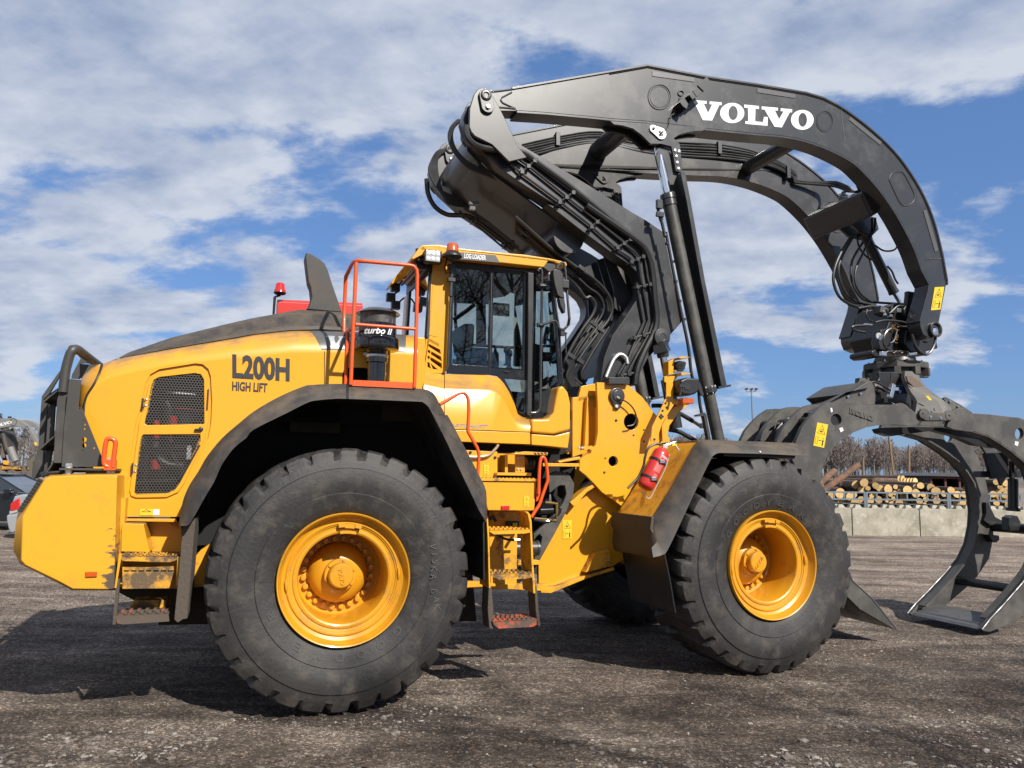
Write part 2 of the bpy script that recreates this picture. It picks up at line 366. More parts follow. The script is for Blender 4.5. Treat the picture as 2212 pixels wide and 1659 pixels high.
# ------------------------------------------------------------------ wheels
WR = .922; WZ = .912; WB = 3.617
def tyre_mesh():
    NL = 30; sub = 12; n = NL * sub
    # (y, r_lug, r_groove, weight of tread pattern)
    prof = [(.045, .452, .452), (.022, .475, .475), (.006, .52, .52), (-.012, .598, .598), (-.006, .604, .604), (-.020, .66, .66), (-.022, .72, .72), (-.012, .772, .772), (-.002, .779, .779), (.004, .800, .800),
            (.012, .838, .832), (.030, .868, .842), (.045, .900, .858), (.075, .917, .866), (.12, .921, .872), (.19, .922, .878), (.26, .922, .884), (.31, .922, .895), (.345, .921, .915), (.375, .921, .921)]
    prof = prof + [(.75 - y, a, b) for y, a, b in prof[::-1]]
    vs = []; fs = []
    for j, (y, rl, rg) in enumerate(prof):
        for i in range(n):
            ph = i % sub; off = (abs(y - .375)) * .28
            # lug for ph<8, sloped walls at 8 and 11
            w = {8: .12, 9: 1, 10: 1, 11: .35}.get(ph, 0); r = rl + (rg - rl) * w
            k = {8: -.25, 11: .25}.get(ph, 0)
            if y < .06 or y > .69: r += 0
            a = 2 * pi * (i + k) / n + (off if j > 0 else 0) + (.012 * sin(i * 1.7)) * (1 if w else 0)
            vs.append((r * cos(a), y, r * sin(a)))
    for j in range(len(prof) - 1):
        for i in range(n):
            fs.append((j * n + i, j * n + (i + 1) % n, (j + 1) * n + (i + 1) % n, (j + 1) * n + i))
    mb = MB(); mb.add(vs, fs)
    return mb
def rim_mb():
    p = [(.38, .56), (.44, .2), (.452, .06), (.462, .02), (.463, .002), (.458, -.008), (.450, -.004), (.446, .008), (.436, .040), (.424, .060), (.402, .072), (.396, .066), (.392, .060), (.384, .060), (.380, .068), (.372, .070),
         (.368, .078), (.352, .082), (.346, .074), (.330, .072), (.318, .078), (.312, .092), (.309, .24), (.303, .415), (.285, .432), (.222, .432), (.222, .42)]
    mb = MB().lathe(p, n=96)
    # lock ring piece at the top and two small ribs
    for a0, a1, r0, r1, y0, y1 in ((80, 91, .352, .382, .045, .075), (91, 98, .36, .384, .035, .075), (73, 80, .36, .384, .035, .075), (77, 97, .314, .335, .045, .08)):
        c = []
        for k in range(7):
            a = R(a0 + (a1 - a0) * k / 6); c.append([Vector((r0 * cos(a), y0, r0 * sin(a))), Vector((r1 * cos(a), y0, r1 * sin(a))), Vector((r1 * cos(a), y1, r1 * sin(a))), Vector((r0 * cos(a), y1, r0 * sin(a)))])
        mb.layers(c, closed=True, caps=True)
    for a in (185, 3):
        pts = [Vector((.392 * cos(R(a + d)), .056, .392 * sin(R(a + d)))) for d in (-6, -3, 0, 3, 6)]; mb.tube(pts, [.004, .010, .011, .010, .004], 8)
    return mb
def hub_mb():
    mb = MB().lathe([(.235, .44), (.222, .425), (.220, .405), (.205, .355), (.17, .315), (.135, .300), (.118, .292), (.116, .252), (.111, .248), (.094, .248), (.091, .215), (.087, .196), (.078, .188), (.0, .185)], n=64)
    for k in range(6):
        a = R(20 + 60 * k); mb.hexnut((.103 * cos(a), .249, .103 * sin(a)), .009, .012)
    return mb
hubtxt = []
def wheel(x, far=False, letters=None, turn=0, spin=0):
    lab = None
    loc = (x, 0 if not far else 3.0, WZ); rot = (0, spin, R(turn) + (pi if far else 0))
    if not far:
        ty = tyre_mesh().build('tyre', 'tyre_rubber', L0, smooth=28, loc=loc, rot=rot)
        ri = rim_mb().build('rim', 'rim_yellow', L0, smooth=30, loc=loc, rot=(0, 0, rot[2]))
        hu = hub_mb().build('hub', 'rim_yellow', ri, smooth=35)
        for k in range(24):
            a = 2 * pi * (k + .5) / 24; nb = MB().lathe([(.025, 0), (.025, .004), (.0215, .006), (.0215, .028), (.018, .034), (0, .036)], (.250 * cos(a), .432, .250 * sin(a)), (0, -1, 0), 12)
            nb.build('wheel_nut', 'rim_yellow', ri, smooth=35)
        t = MB(); dirv = Vector((cos(R(-76 if letters == 'rear' else -125)), 0, sin(R(-76 if letters == 'rear' else -125)))); up = Vector((-dirv.z, 0, dirv.x)) * -1
        up = Vector((dirv.z * -1, 0, dirv.x)); c = Vector((0, .183, 0)); w = .062; h = .016
        decal(t, 'VOLVO', c - dirv * w + up * h, c + dirv * w + up * h, c + dirv * w - up * h, c - dirv * w - up * h, bold=.02)
        t.build('hub_lettering', 'yellow_dirty', hu, smooth=0, solid=.006)
        # raised maker's lettering on the sidewall
        t = MB(); a0, a1 = (-44, -156) if letters == 'rear' else (150, 52)
        for q, ch in enumerate('GOODYEAR'):
            a = R(a0 + (a1 - a0) * q / 7); vs, fs, ar = text(ch, .02); rr = .530; hw = .030; hh = .026
            er = Vector((cos(a), 0, sin(a))); et = Vector((sin(a), 0, -cos(a)))
            def P(u, v):
                r_ = rr + (v - .5) * 2 * hh; return er * r_ + et * (u - .5) * 2 * hw + Vector((0, .0045 - (r_ - .52) / .078 * .018 - .0015, 0))
            t.add([P(v.x, v.y) for v in vs], fs)
        t.build('sidewall_lettering', 'tyre_letter', ty, smooth=0, solid=.003).rotation_euler = (0, -spin, 0)
        if letters == 'rear':
            t = MB(); hgt = .03
            GL = {'V': [[(0, 1), (.5, 0), (1, 1)]], 'I': [[(.5, 1), (.5, 0)]], 'S': [[(1, .9), (.5, 1), (.1, .8), (.5, .5), (.9, .2), (.5, 0), (0, .1)]], 'K': [[(0, 0), (0, 1)], [(1, 1), (0, .5), (1, 0)]], 'A': [[(0, 0), (.5, 1), (1, 0)], [(.2, .4), (.8, .4)]],
                  'B': [[(0, 0), (0, 1), (.8, .85), (.7, .6), (0, .5), (.9, .35), (.8, 0), (0, 0)]], ' ': []}
            x0, z0 = at('C5', 1330, 720, -.01).x, at('C5', 1330, 720, 0).z - WZ; x1, z1 = at('C5', 1345, 1060, 0).x, at('C5', 1345, 1060, 0).z - WZ
            for q, ch in enumerate('VISKA BAK'):
                f = q / 8.6; c = Vector((x0 + (x1 - x0) * f + .012 * sin(q), 0, z0 + (z1 - z0) * f))
                for st in GL[ch]:
                    pts = [Vector((c.x + .045 * v - .02, 0, c.z - .032 * u)) for u, v in st]; pts = resample(pts, 8)
                    for p in pts: rr_ = sqrt(p.x ** 2 + p.z ** 2); p.y = -.0215 if rr_ < .74 else -.0215 + (rr_ - .74) / .04 * .011
                    t.tube(pts, .0028, 5)
            t.build('chalk_writing', 'chalk', ty, smooth=0).rotation_euler = (0, -spin, 0)
        return ty, ri
def dupw(ty, ri, x, turn=0):
    for o in (ty, ri):
        c = o.copy(); COL.objects.link(c); c.location = (x, 3.0, WZ); c.rotation_euler = (0, 0, pi + R(turn))
        for ch in list(o.children):
            if ch.name.startswith('chalk'): continue
            d = ch.copy(); COL.objects.link(d); d.parent = c
            for g in list(ch.children): e = g.copy(); COL.objects.link(e); e.parent = d
rt, rr = wheel(0, letters='rear', spin=R(3))
ft, fr = wheel(WB, letters='front', turn=2.0, spin=R(8)); ft['label'] = 'front tyre with raised lettering along its upper sidewall'; rt['label'] = 'rear tyre with chalked words on its sidewall'
dupw(rt, rr, 0); dupw(ft, fr, WB, 0)
MB().cyl((0, .46, WZ), (0, 2.54, WZ), .16, 20).box((0, 1.5, WZ), (.5, .55, .5)).build('rear_axle', 'frame_dark', L0, bevel=.03)
MB().cyl((WB, .46, WZ), (WB, 2.54, WZ), .16, 20).box((WB, 1.5, WZ), (.5, .55, .5)).build('front_axle', 'frame_dark', L0, bevel=.03)
# ------------------------------------------------------------------ upper log arms
AY = .95; AT = .20; AD = 1.28
def adx(x): return AD - .066 * max(0, x - 3.0)      # the arms toe in slightly towards the tips
def toe(o):
    for v in o.data.vertices: v.co.y -= .066 * max(0, v.co.x - 3.0)
    for k in o.children: toe(k)
outer = pl('C7', [(640, 250), (650, 170), (700, 118), (760, 115), (870, 138), (990, 122)], AY) + pl('C8', [(0, 205), (357, 142), (910, 250), (1380, 320), (1840, 398), (2000, 445), (2133, 512)], AY) \
    + spl(pl('D2', [(560, 66), (700, 172), (850, 312), (960, 452), (1060, 622), (1130, 802), (1180, 1002)], AY), 5) + pl('D2', [(1209, 1165), (1209, 1195), (1160, 1450), (1166, 1495), (1145, 1535), (1110, 1545)], AY)
inner = pl('D2', [(1060, 1520), (1042, 1470), (1040, 1440), (1092, 1250), (1100, 1195)], AY) + spl(pl('D2', [(1050, 1100), (1000, 960), (930, 820), (860, 700), (760, 560), (640, 430), (560, 370), (430, 305), (330, 268), (230, 240), (120, 222), (0, 212)], AY), 4) \
    + pl('C8', [(1300, 765), (1000, 735), (740, 705), (330, 655), (0, 632)], AY) + pl('C7', [(1700, 375), (1300, 338), (1030, 320), (880, 318), (760, 330), (680, 310)], AY)
mat('weld_steel', (.16, .16, .155), .3, .5)
def offs_in(P):
    out = []
    for i, p in enumerate(P):
        t = (P[min(i + 1, len(P) - 1)] - P[max(i - 1, 0)]).normalized(); out.append(p + Vector((t.z, 0, -t.x)) * .010)
    return out
def arm_geo(dy, parent_name, detail=True):
    web = MB(); web.prism([outer + inner], AY + dy + .012, AY + dy + AT - .012)
    o = web.build('boom_arm', 'grey_paint', L0, bevel=.004)
    fl = MB(); fl.ribbon(outer[5:-4], AY + dy, AY + dy + AT, .022, 1); fl.ribbon(inner[2:-3], AY + dy, AY + dy + AT, .022, 1)
    fl.build('boom_flange', 'grey_paint', o, smooth=30, bevel=.003)
    return o
armN = arm_geo(0, ''); armN['label'] = 'near upper log arm carrying white lettering'
armF = arm_geo(AD, ''); armF['label'] = 'far upper log arm behind the hoses'
yy = AY - .001
for k, (cx, cy, rx, ry, t) in enumerate(((472, 425, 104, 116, .012), (2014, 655, 76, 96, .008))):
    for dy in (0, AD):
        m = MB().tube([p + Vector((0, dy + .012, 0)) for p in ell('C8', cx, cy, rx, ry, yy)], t * .75, 6, True); m.tube([p + Vector((0, dy + .012, 0)) for p in ell('C8', cx, cy, rx * .84, ry * .84, yy)], t * .3, 6, True)
        m.build('weld_ring', 'grey_paint', armN if dy == 0 else armF)
rr_ = [(905, 455), (935, 475), (995, 590), (1000, 640), (975, 670), (940, 680), (905, 655), (845, 530), (838, 500), (860, 465)]
for dy in (0, AD): MB().tube([p + Vector((0, dy + .012, 0)) for p in spl(pl('D2', rr_, yy), 4, True)], .006, 6, True).build('access_plate_rim', 'grey_paint', armN if dy == 0 else armF)
for crop, q in (('C8', [(402, 186), (797, 246), (793, 287), (402, 232)]), ('C8', [(1382, 342), (1740, 400), (1736, 440), (1382, 385)]), ('D2', [(583, 97), (787, 262), (775, 282), (572, 118)]), ('D2', [(1057, 710), (1080, 706), (1155, 968), (1135, 982)])):
    MB().prism([pl(crop, q, AY)], AY + .006, AY + .0125).build('grip_strip', 'decal_grey', armN, smooth=0)
# white lettering: slab serif letters
def ring2(cx, cy, rx, ry, ix, iy, icx=None): return [ell('C8', cx, cy, rx, ry, AY, 36), ell('C8', icx or cx, cy, ix, iy, AY, 36)]
LET = [[pl('C8', [(790, 470), (800, 457), (912, 465), (911, 492), (884, 490), (925, 576), (962, 497), (937, 495), (940, 468), (1052, 478), (1050, 505), (1029, 503), (962, 648), (875, 643), (800, 487), (790, 486)], AY)],
       ring2(1150, 577, 113, 95, 43, 66, 1158),
       [pl('C8', [(1262, 498), (1400, 512), (1400, 540), (1367, 538), (1364, 655), (1437, 662), (1447, 612), (1482, 615), (1480, 697), (1272, 678), (1272, 652), (1300, 654), (1297, 530), (1262, 527)], AY)],
       [pl('C8', [(1425, 515), (1577, 528), (1577, 555), (1548, 553), (1588, 635), (1630, 562), (1602, 560), (1603, 532), (1710, 543), (1708, 572), (1688, 570), (1613, 712), (1545, 705), (1452, 545), (1425, 543)], AY)],
       ring2(1805, 641, 106, 93, 40, 65, 1808)]
t = MB()
for l in LET: t.prism(l, AY + .009, AY + .0125)
t.build('lettering', 'white_paint', armN, smooth=0)
for nm, ln_ in (('weld_bead', outer[6:-5]), ('weld_bead', inner[4:-3])):
    MB().tube([Vector((p.x, AY + .010, p.z)) for p in offs_in(ln_)], .0065, 5).build(nm, 'grey_paint', armN)
for crop, q in (('D2', [(516, 42), (526, 140), (540, 268)]), ('D2', [(1062, 1032), (1172, 1028)])): MB().tube(pl(crop, q, AY + .011), .004, 5).build('plate_joint', 'grey_paint', armN)
for crop, q in (('C7', [(792, 146), (860, 140), (985, 124)]), ('C7', [(868, 290), (940, 296), (1020, 305)]), ('C7', [(985, 150), (890, 200), (880, 225), (900, 250), (1020, 305)])): MB().tube(pl(crop, q, AY + .010), .008, 6).build('weld_bead', 'weld_steel', armN)
# cross members
def xz(crop, x, y, yr): p = at(crop, x, y, yr); return p
for (crop, x, y, r) in (('C8', 1262, 1112, .085), ('C7', 1800, 690, .110)):
    c = at(crop, x, y, AY + 1.2); MB().cyl((c.x, AY + AT - .02, c.z), (c.x, AY + adx(c.x) + .02, c.z), r, 28).build('cross_tube', 'grey_paint', L0, smooth=40)
A, B, C_ = at('D2', 268, 762, AY + 1.15), at('D2', 335, 905, AY + 1.15), at('D2', 372, 700, AY + 1.15); D_ = B + C_ - A
MB().prism([[A, C_, D_, B]], AY + AT - .02, AY + 1.17).build('cross_beam', 'grey_paint', L0, bevel=.035, seg=3)
# tilt bracket, tilt cylinder on the cross beam
cy_ = AY + .68
mbk = MB()
for dy in (-.09, .09): mbk.prism([pl('D2', [(510, 690), (560, 690), (640, 760), (700, 775), (720, 850), (680, 890), (600, 870), (545, 820)], cy_)], cy_ + dy - .02, cy_ + dy + .02)
mbk.build('tilt_bracket', 'grey_paint', L0, bevel=.006)
p0, p1, p2 = at('D2', 672, 870, cy_), at('D2', 862, 1248, cy_), at('D2', 912, 1330, cy_)
tc_ = MB().cyl(p0, p1, .058, 24).cyl(p0, p0.lerp(p1, .1), .064, 24).cyl(p0.lerp(p1, .97), p1 + (p1 - p0) * .01, .062, 24); tc_.cyl(p0 + Vector((0, -.08, 0)), p0 + Vector((0, .08, 0)), .045)
tco = tc_.build('tilt_cylinder', 'grey_paint', L0); MB().cyl(p1, p2, .026, 20).build('piston_rod', 'chrome', tco)
MB().tube(spl(pl('D2', [(820, 1075), (850, 1110), (870, 1160), (890, 1190)], cy_ - .05), 4), .012, 8).build('hose', 'rubber_hose', tco)
# ------------------------------------------------------------------ lower (S-shaped) boom
LY = 1.00; LT = .17
lo_top = pl('C7', [(1010, 605), (1300, 775), (1700, 1015), (2133, 1285)], LY) + pl('D1', [(1130, 140), (1275, 240), (1345, 600), (1420, 970)], LY) + pl('D1', [(1330, 1070), (1300, 1150), (1240, 1175), (1190, 1215), (1140, 1270), (1105, 1340), (1060, 1420), (1040, 1490)], LY)
lo_bot = pl('D1', [(755, 1460), (770, 1350), (785, 1260), (815, 1180), (860, 1070), (960, 930), (1050, 790), (1080, 740), (1090, 680), (1085, 630), (1050, 560), (990, 500), (840, 400), (620, 240), (320, 5)], LY) + pl('C7', [(1450, 1240), (1060, 990), (860, 850), (640, 640), (560, 520), (530, 400), (560, 290), (640, 240), (760, 250), (880, 400)], LY)
def lower(dy):
    o = MB().prism([lo_top + lo_bot], LY + dy, LY + dy + LT).build('lower_boom', 'grey_paint', L0, bevel=.006)
    cheek = pl('C7', [(585, 470), (590, 300), (630, 170), (665, 122), (705, 105), (755, 122), (790, 150), (870, 290), (940, 430), (1040, 650), (1130, 760), (960, 800), (800, 640), (640, 560), (605, 520)], .90)
    for a, b in ((.90, .93), (1.165, 1.20)): MB().prism([cheek], a + dy, b + dy).build('pivot_cheek', 'grey_paint', o, bevel=.008)
    c1, c2 = at('C7', 735, 190, .90), at('C7', 752, 290, .90); r = at('C7', 800, 190, .90).x - c1.x
    ov = [];
    dv = (c2 - c1); an = atan2(dv.z, dv.x)
    for k in range(24):
        a = an + pi / 2 + pi * k / 12; base = c1 if k <= 12 else c2; ov.append(Vector((base.x + r * cos(a) * .95, 0, base.z + r * sin(a) * .95)))
    m = MB().prism([ov], .87 + dy, .905 + dy)
    m.lathe([(.052, 0), (.052, .012), (.047, .015), (.026, .015), (.024, .004), (0, .004)], (c1.x, .872 + dy, c1.z), (0, -1, 0), 24)
    pn = m.build('pivot_pin_plate', 'grey_paint', o, bevel=.004); MB().hexnut((c2.x, .868 + dy, c2.z - .01), .022, .018).build('bolt', 'zinc', pn)
    MB().cyl((c1.x, .91 + dy, c1.z), (c1.x, 1.19 + dy, c1.z), .05, 20).build('pivot_pin', 'steel', o)
    return o
lbN = lower(0); lbF = lower(AD)
# torque plate wrapping round under both lower arms
tp = pl('C7', [(900, 560), (760, 420), (660, 420), (600, 520), (610, 640), (760, 800), (980, 960), (1180, 1110), (1700, 1490)], LY)
tq = MB().ribbon(tp, LY + LT - .02, LY + AD + .02, .02, 1).build('torque_plate', 'grey_paint', L0, smooth=50)
# lower web between the arms below the knee with ribs
w2 = pl('D1', [(870, 880), (820, 1000), (760, 1120), (700, 1300), (690, 1420)], LY + .5)
MB().ribbon(w2, LY + LT - .02, LY + AD + .02, .02, 1).build('torque_plate', 'black_paint', L0, smooth=50)
rb = MB()
for k in range(5):
    y = LY + LT + .10 + k * .15
    rb.prism([pl('D1', [(770, 440), (830, 420), (900, 560), (1000, 760), (1010, 840), (900, 890), (860, 860), (850, 700)], LY + .3)], y, y + .012)
rb.build('stiffener', 'grey_paint', L0, smooth=0)
MB().cyl((at('D1', 420, 330, LY + .4).x, LY + LT - .01, at('D1', 420, 330, LY + .4).z), (at('D1', 420, 330, LY + .4).x, LY + AD + .02, at('D1', 420, 330, LY + .4).z), .16, 28).build('cross_tube', 'grey_paint', L0, smooth=40)
# lift rod eye under the near lower arm
def eye(dy):
    e = at('D1', 1243, 1098, LY - .06); f_ = at('D1', 1268, 1260, LY - .06); g_ = at('D1', 1300, 1440, LY - .06)
    for p in (e, f_, g_): p.y += dy
    m = MB().lathe([(.0, -.045), (.035, -.045), (.035, -.05), (.085, -.045), (.09, .06), (0, .06)], e, (0, 1, 0), 28); m.tube([e.lerp(f_, .2), f_], [.075, .055], 16); m.tube([e + Vector((0, 0, -.06)), e.lerp(f_, .75)], [.085, .10], 4)
    o = m.build('base_cylinder', 'grey_paint', L0, bevel=.004); MB().cyl(f_, g_, .035, 20).build('piston_rod', 'chrome', o)
    g2 = g_ + (g_ - f_) * 2.2; MB().cyl(g_, g2, .065, 20).build('cylinder_barrel', 'grey_paint', o)
eye(0); eye(AD)
# ------------------------------------------------------------------ lift cylinders with their guide beams
CY = .90
def lift(dy):
    V = Vector((0, dy, 0))
    top = at('C8', 436, 800, 1.055) + V; r0 = at('C8', 445, 905, 1.04) + V; c0 = at('D8', 690, 960, .98) + V; c1 = at('D8', 715, 1085, .97) + V; b1 = at('D1', 1630, 1515, CY) + V; b2 = at('D6', 1020, 1040, CY) + V
    b3 = b2 + (b2 - b1).normalized() * .30
    o = MB().cyl(c1, b1, .066, 32).cyl(b1, b3, .060, 28).build('lift_cylinder', 'grey_dirty', L0)
    m = MB(); ax = (c1 - c0).normalized()
    m.lathe([(.0, -.01), (.060, -.01), (.078, 0), (.080, .05), (.070, .052), (.070, .06), (.076, .062), (.076, .12), (.0, .12)], c0, ax, 36); m.build('cylinder_gland', 'grey_paint', o, smooth=30)
    m = MB()
    for k in range(12): a = 2 * pi * k / 12; u = ax.orthogonal().normalized(); w = ax.cross(u); m.cyl(c0 + (u * cos(a) + w * sin(a)) * .068 - ax * .012, c0 + (u * cos(a) + w * sin(a)) * .068, .006, 6)
    m.build('bolt', 'grey_paint', o)
    MB().cyl(r0 + (r0 - c0) * -.02, c0, .0445, 32).build('piston_rod', 'chrome', o, smooth=40)
    m = MB().tube([top + Vector((0, 0, .0)), r0.lerp(top, .35), r0], [.085, .05, .04], 20); m.cyl(top + Vector((0, -.055, 0)), top + Vector((0, .04, 0)), .085, 24); m.build('rod_eye', 'grey_paint', o)
    # flange ring low on the barrel
    ax2 = (b1 - c1).normalized()
    m = MB().lathe([(.06, -.005), (.088, -.005), (.088, .016), (.06, .016)], b1, ax2, 28); m.lathe([(.06, .020), (.088, .020), (.088, .042), (.06, .042)], b1, ax2, 28); m.build('clamp_flange', 'grey_paint', o, smooth=30)
    m = MB()
    for k in range(8): a = 2 * pi * k / 8; u = ax2.orthogonal().normalized(); w = ax2.cross(u); m.cyl(b1 + (u * cos(a) + w * sin(a)) * .077 - ax2 * .022, b1 + (u * cos(a) + w * sin(a)) * .077 + ax2 * .055, .007, 6)
    m.build('bolt', 'zinc', o)
    # guide beam: back plate + edge flange
    g = MB(); back = [at('C8', 500, 840, CY), at('C8', 575, 900, CY), at('C8', 600, 930, CY), at('C8', 680, 1140, CY), at('D1', 1470, 0, CY), at('D1', 1580, 640, CY), at('D1', 1775, 1490, CY), at('D1', 1640, 1515, CY), at('D1', 1400, 300, CY), at('C8', 460, 960, CY)]
    back = [Vector((p.x + .02, 0, p.z)) for p in back]
    g.prism([back], CY + dy + .085, CY + dy + .10)
    fl = [at('C8', 668, 1140, CY), at('D1', 1462, 0, CY), at('D1', 1576, 640, CY), at('D1', 1752, 1490, CY)]
    g.ribbon(fl, CY + dy - .045, CY + dy + .10, .016, 1)
    fl2 = [at('C8', 640, 1140, CY), at('D1', 1440, 0, CY), at('D1', 1555, 640, CY), at('D1', 1720, 1490, CY)]
    g.prism([fl + fl2[::-1]], CY + dy - .047, CY + dy - .032)
    g.build('guide_beam', 'grey_paint', o, smooth=30)
    MB().prism([[at('D1', 1690, 1500, CY), at('D1', 1790, 1485, CY), at('D1', 1795, 1500, CY), at('D1', 1695, 1520, CY)]], CY + dy - .06, CY + dy + .10).build('beam_foot', 'grey_paint', o)
    # bracket with bolts carrying the beam, white pin plate
    br = pl('C8', [(0, 655), (40, 690), (120, 700), (220, 730), (300, 790), (350, 840), (380, 870), (480, 870), (575, 895), (590, 960), (618, 1120), (680, 1142), (660, 900), (655, 870), (600, 818), (650, 785), (720, 765), (800, 752), (870, 750), (900, 715)], AY)
    bo = MB().prism([br], AY + dy - .004, AY + dy + .030).prism([br[:-6] + br[-6:]], AY + dy + .15, AY + dy + .185).build('cylinder_bracket', 'grey_paint', o, bevel=.004)
    m = MB()
    for (x, y) in ((610, 932), (648, 942), (622, 987), (631, 1045), (643, 1102)): m.lathe([(.0, .016), (.014, .012), (.019, 0)], at('C8', x, y, AY - .004) + V, (0, -1, 0), 10)
    m.build('bolt', 'zinc' if dy == 0 else 'grey_paint', bo)
    c1_, c2_ = at('C8', 400, 735, AY), at('C8', 470, 778, AY); pts = []
    an = atan2(c2_.z - c1_.z, c2_.x - c1_.x)
    for k in range(12): a = an + pi / 2 + pi * k / 11; pts.append(Vector((c1_.x + .040 * cos(a), 0, c1_.z + .040 * sin(a))))
    for k in range(12): a = an - pi / 2 + pi * k / 11; pts.append(Vector((c2_.x + .062 * cos(a), 0, c2_.z + .062 * sin(a))))
    pp = MB().prism([pts], AY + dy - .022, AY + dy - .004).build('pin_plate', 'zinc' if dy == 0 else 'grey_paint', bo, bevel=.003)
    m = MB().hexnut(c1_ + V + Vector((0, -.022, 0)), .016, .014)
    for k in range(4): a = R(45 + 90 * k); m.hexnut((c2_.x + .022 * cos(a), AY + dy - .022, c2_.z + .022 * sin(a)), .009, .014)
    m.cyl((c2_.x, AY + dy - .05, c2_.z), (c2_.x, AY + dy - .02, c2_.z), .012, 10)
    m.build('bolt', 'black_paint', pp)
    return o
lcN = lift(0); lift(AD)
# pipe and hose down the left side of the near cylinder
m = MB().tube(spl(pl('D8', [(600, 1050), (575, 1080), (580, 1150), (600, 1230), (625, 1300), (660, 1450)], CY - .03) + pl('D1', [(1290, 250), (1335, 480), (1400, 820), (1470, 1160), (1500, 1400), (1545, 1520)], CY - .03) + pl('D6', [(830, 560), (845, 700), (880, 860)], CY - .03), 6), .016, 10)
for f_ in ((1250, 130), (1300, 330), (1342, 480), (1368, 640), (1400, 800), (1436, 950)): c = at('D1', *f_, CY - .03); m.cyl(c + Vector((-.003, 0, .012)), c + Vector((.003, 0, -.012)), .021, 10)
m.build('cylinder_pipe', 'rubber_hose', lcN)
m = MB().box(at('D8', 590, 1070, CY - .05), (.06, .04, .09)).box(at('D8', 600, 1190, CY - .05), (.08, .03, .05)).box(at('D8', 570, 1195, CY - .05), (.03, .03, .03)); m.build('pipe_fitting', 'grey_paint', lcN, bevel=.004)
m = MB().prism([pl('D6', [(822, 500), (845, 492), (855, 510), (880, 600), (870, 618), (850, 600)], CY - .06)], CY - .06, CY - .05).prism([pl('D6', [(815, 790), (890, 768), (905, 790), (948, 1025), (925, 1025), (880, 800), (820, 805)], CY - .08)], CY - .08, CY - .03); m.build('pipe_bracket', 'grey_paint', lcN)
m = MB().tube(spl(pl('D6', [(400, 705), (500, 710), (650, 775), (780, 850)], CY + .1), 5), .022, 10).tube(spl(pl('D6', [(560, 930), (640, 945), (720, 985), (810, 1035)], CY + .1), 5), .022, 10); m.build('hose', 'rubber_hose', lcN)
MB().cyl(at('D6', 780, 850, CY + .1), at('D6', 850, 895, CY), .018, 12).box(at('D6', 875, 893, CY - .02), (.06, .05, .05)).build('hose_fitting', 'steel', lcN, bevel=.004)
# camera box on the arm
cb = Matrix.Rotation(R(-47), 3, 'Y').transposed() if False else Matrix.Rotation(R(-44), 3, 'Y')
cc = at('C8', 800, 395, AY - .10)
cm = MB().box(cc, (.23, .09, .062), cb).box(cc + cb @ Vector((.03, -.047, .0)), (.17, .006, .085), cb); co = cm.build('boom_camera', 'black_paint', armN, bevel=.004)
MB().prism([pl('C8', [(820, 320), (905, 243), (957, 312), (880, 378)], AY - .16)], AY - .162, AY - .155).build('sun_shield', 'grey_paint', co)
MB().prism([pl('C8', [(650, 480), (690, 440), (730, 500), (715, 545), (680, 520)], AY - .10)], AY - .11, AY + .01).build('mounting_bracket', 'black_paint', co)
MB().tube(spl(pl('C8', [(672, 410), (665, 450), (620, 520), (598, 590), (575, 600), (565, 660), (540, 720), (500, 755)], AY - .02), 5), .006, 6).build('cable', 'rubber_hose', armN)
MB().tube([p for p in ell('C8', 668, 395, 26, 24, AY + .004, 16)], .006, 6, True).build('cable_grommet', 'grey_paint', armN)
# ------------------------------------------------------------------ pipes and hoses on the lower boom
def hoses(name, lst, parent, m_='rubber_hose'):
    for q in lst:
        crop, pts, y, r = q; MB().tube(spl(pl(crop, pts, y), 5), r, 8).build(name, m_, parent)
hoses('hydraulic_hose', [
    ('C7', [(560, 470, .93), (570, 560, .90), (640, 640, .90), (780, 680, .94), (960, 690, .96), (1100, 720, .97), (1250, 830, .97), (1500, 1010, .97), (1850, 1290, .97), (2120, 1510, .97)], .97, .030),
    ('D1', [(640, 20), (800, 130), (1000, 270), (1100, 350), (1150, 440), (1180, 560), (1200, 780), (1215, 940), (1195, 1050), (1120, 1200), (1060, 1350), (1040, 1480)], .955, .032)], lbN)
pipes = [[('C7', (975, 820)), ('C7', (1060, 900)), ('C7', (1430, 1170)), ('C7', (1720, 1395)), ('C7', (1950, 1600)), ('D1', (880, 370)), ('D1', (960, 420)), ('D1', (1000, 450)), ('D1', (1015, 490))],
         [('C7', (980, 730)), ('C7', (1140, 840)), ('C7', (1500, 1130)), ('C7', (1800, 1370)), ('C7', (2050, 1570)), ('D1', (960, 345)), ('D1', (1030, 395)), ('D1', (1060, 430)), ('D1', (1085, 600)), ('D1', (1125, 800)), ('D1', (1150, 950)), ('D1', (1110, 1050)), ('D1', (1020, 1200)), ('D1', (925, 1410))],
         [('C7', (1090, 740)), ('C7', (1200, 820)), ('C7', (1560, 1090)), ('C7', (1840, 1310)), ('C7', (2120, 1510)), ('D1', (1010, 290)), ('D1', (1090, 360)), ('D1', (1115, 430)), ('D1', (1140, 600)), ('D1', (1180, 780)), ('D1', (1205, 920)), ('D1', (1160, 1050)), ('D1', (1060, 1230)), ('D1', (960, 1420))],
         [('D1', (1050, 650)), ('D1', (1080, 820)), ('D1', (1110, 970)), ('D1', (1060, 1080)), ('D1', (990, 1250)), ('D1', (900, 1400))]]
for P in pipes:
    pts = [at(c, x, y, .975) for c, (x, y) in P]; MB().tube(pts, .0125, 8).build('hydraulic_pipe', 'grey_paint', lbN)
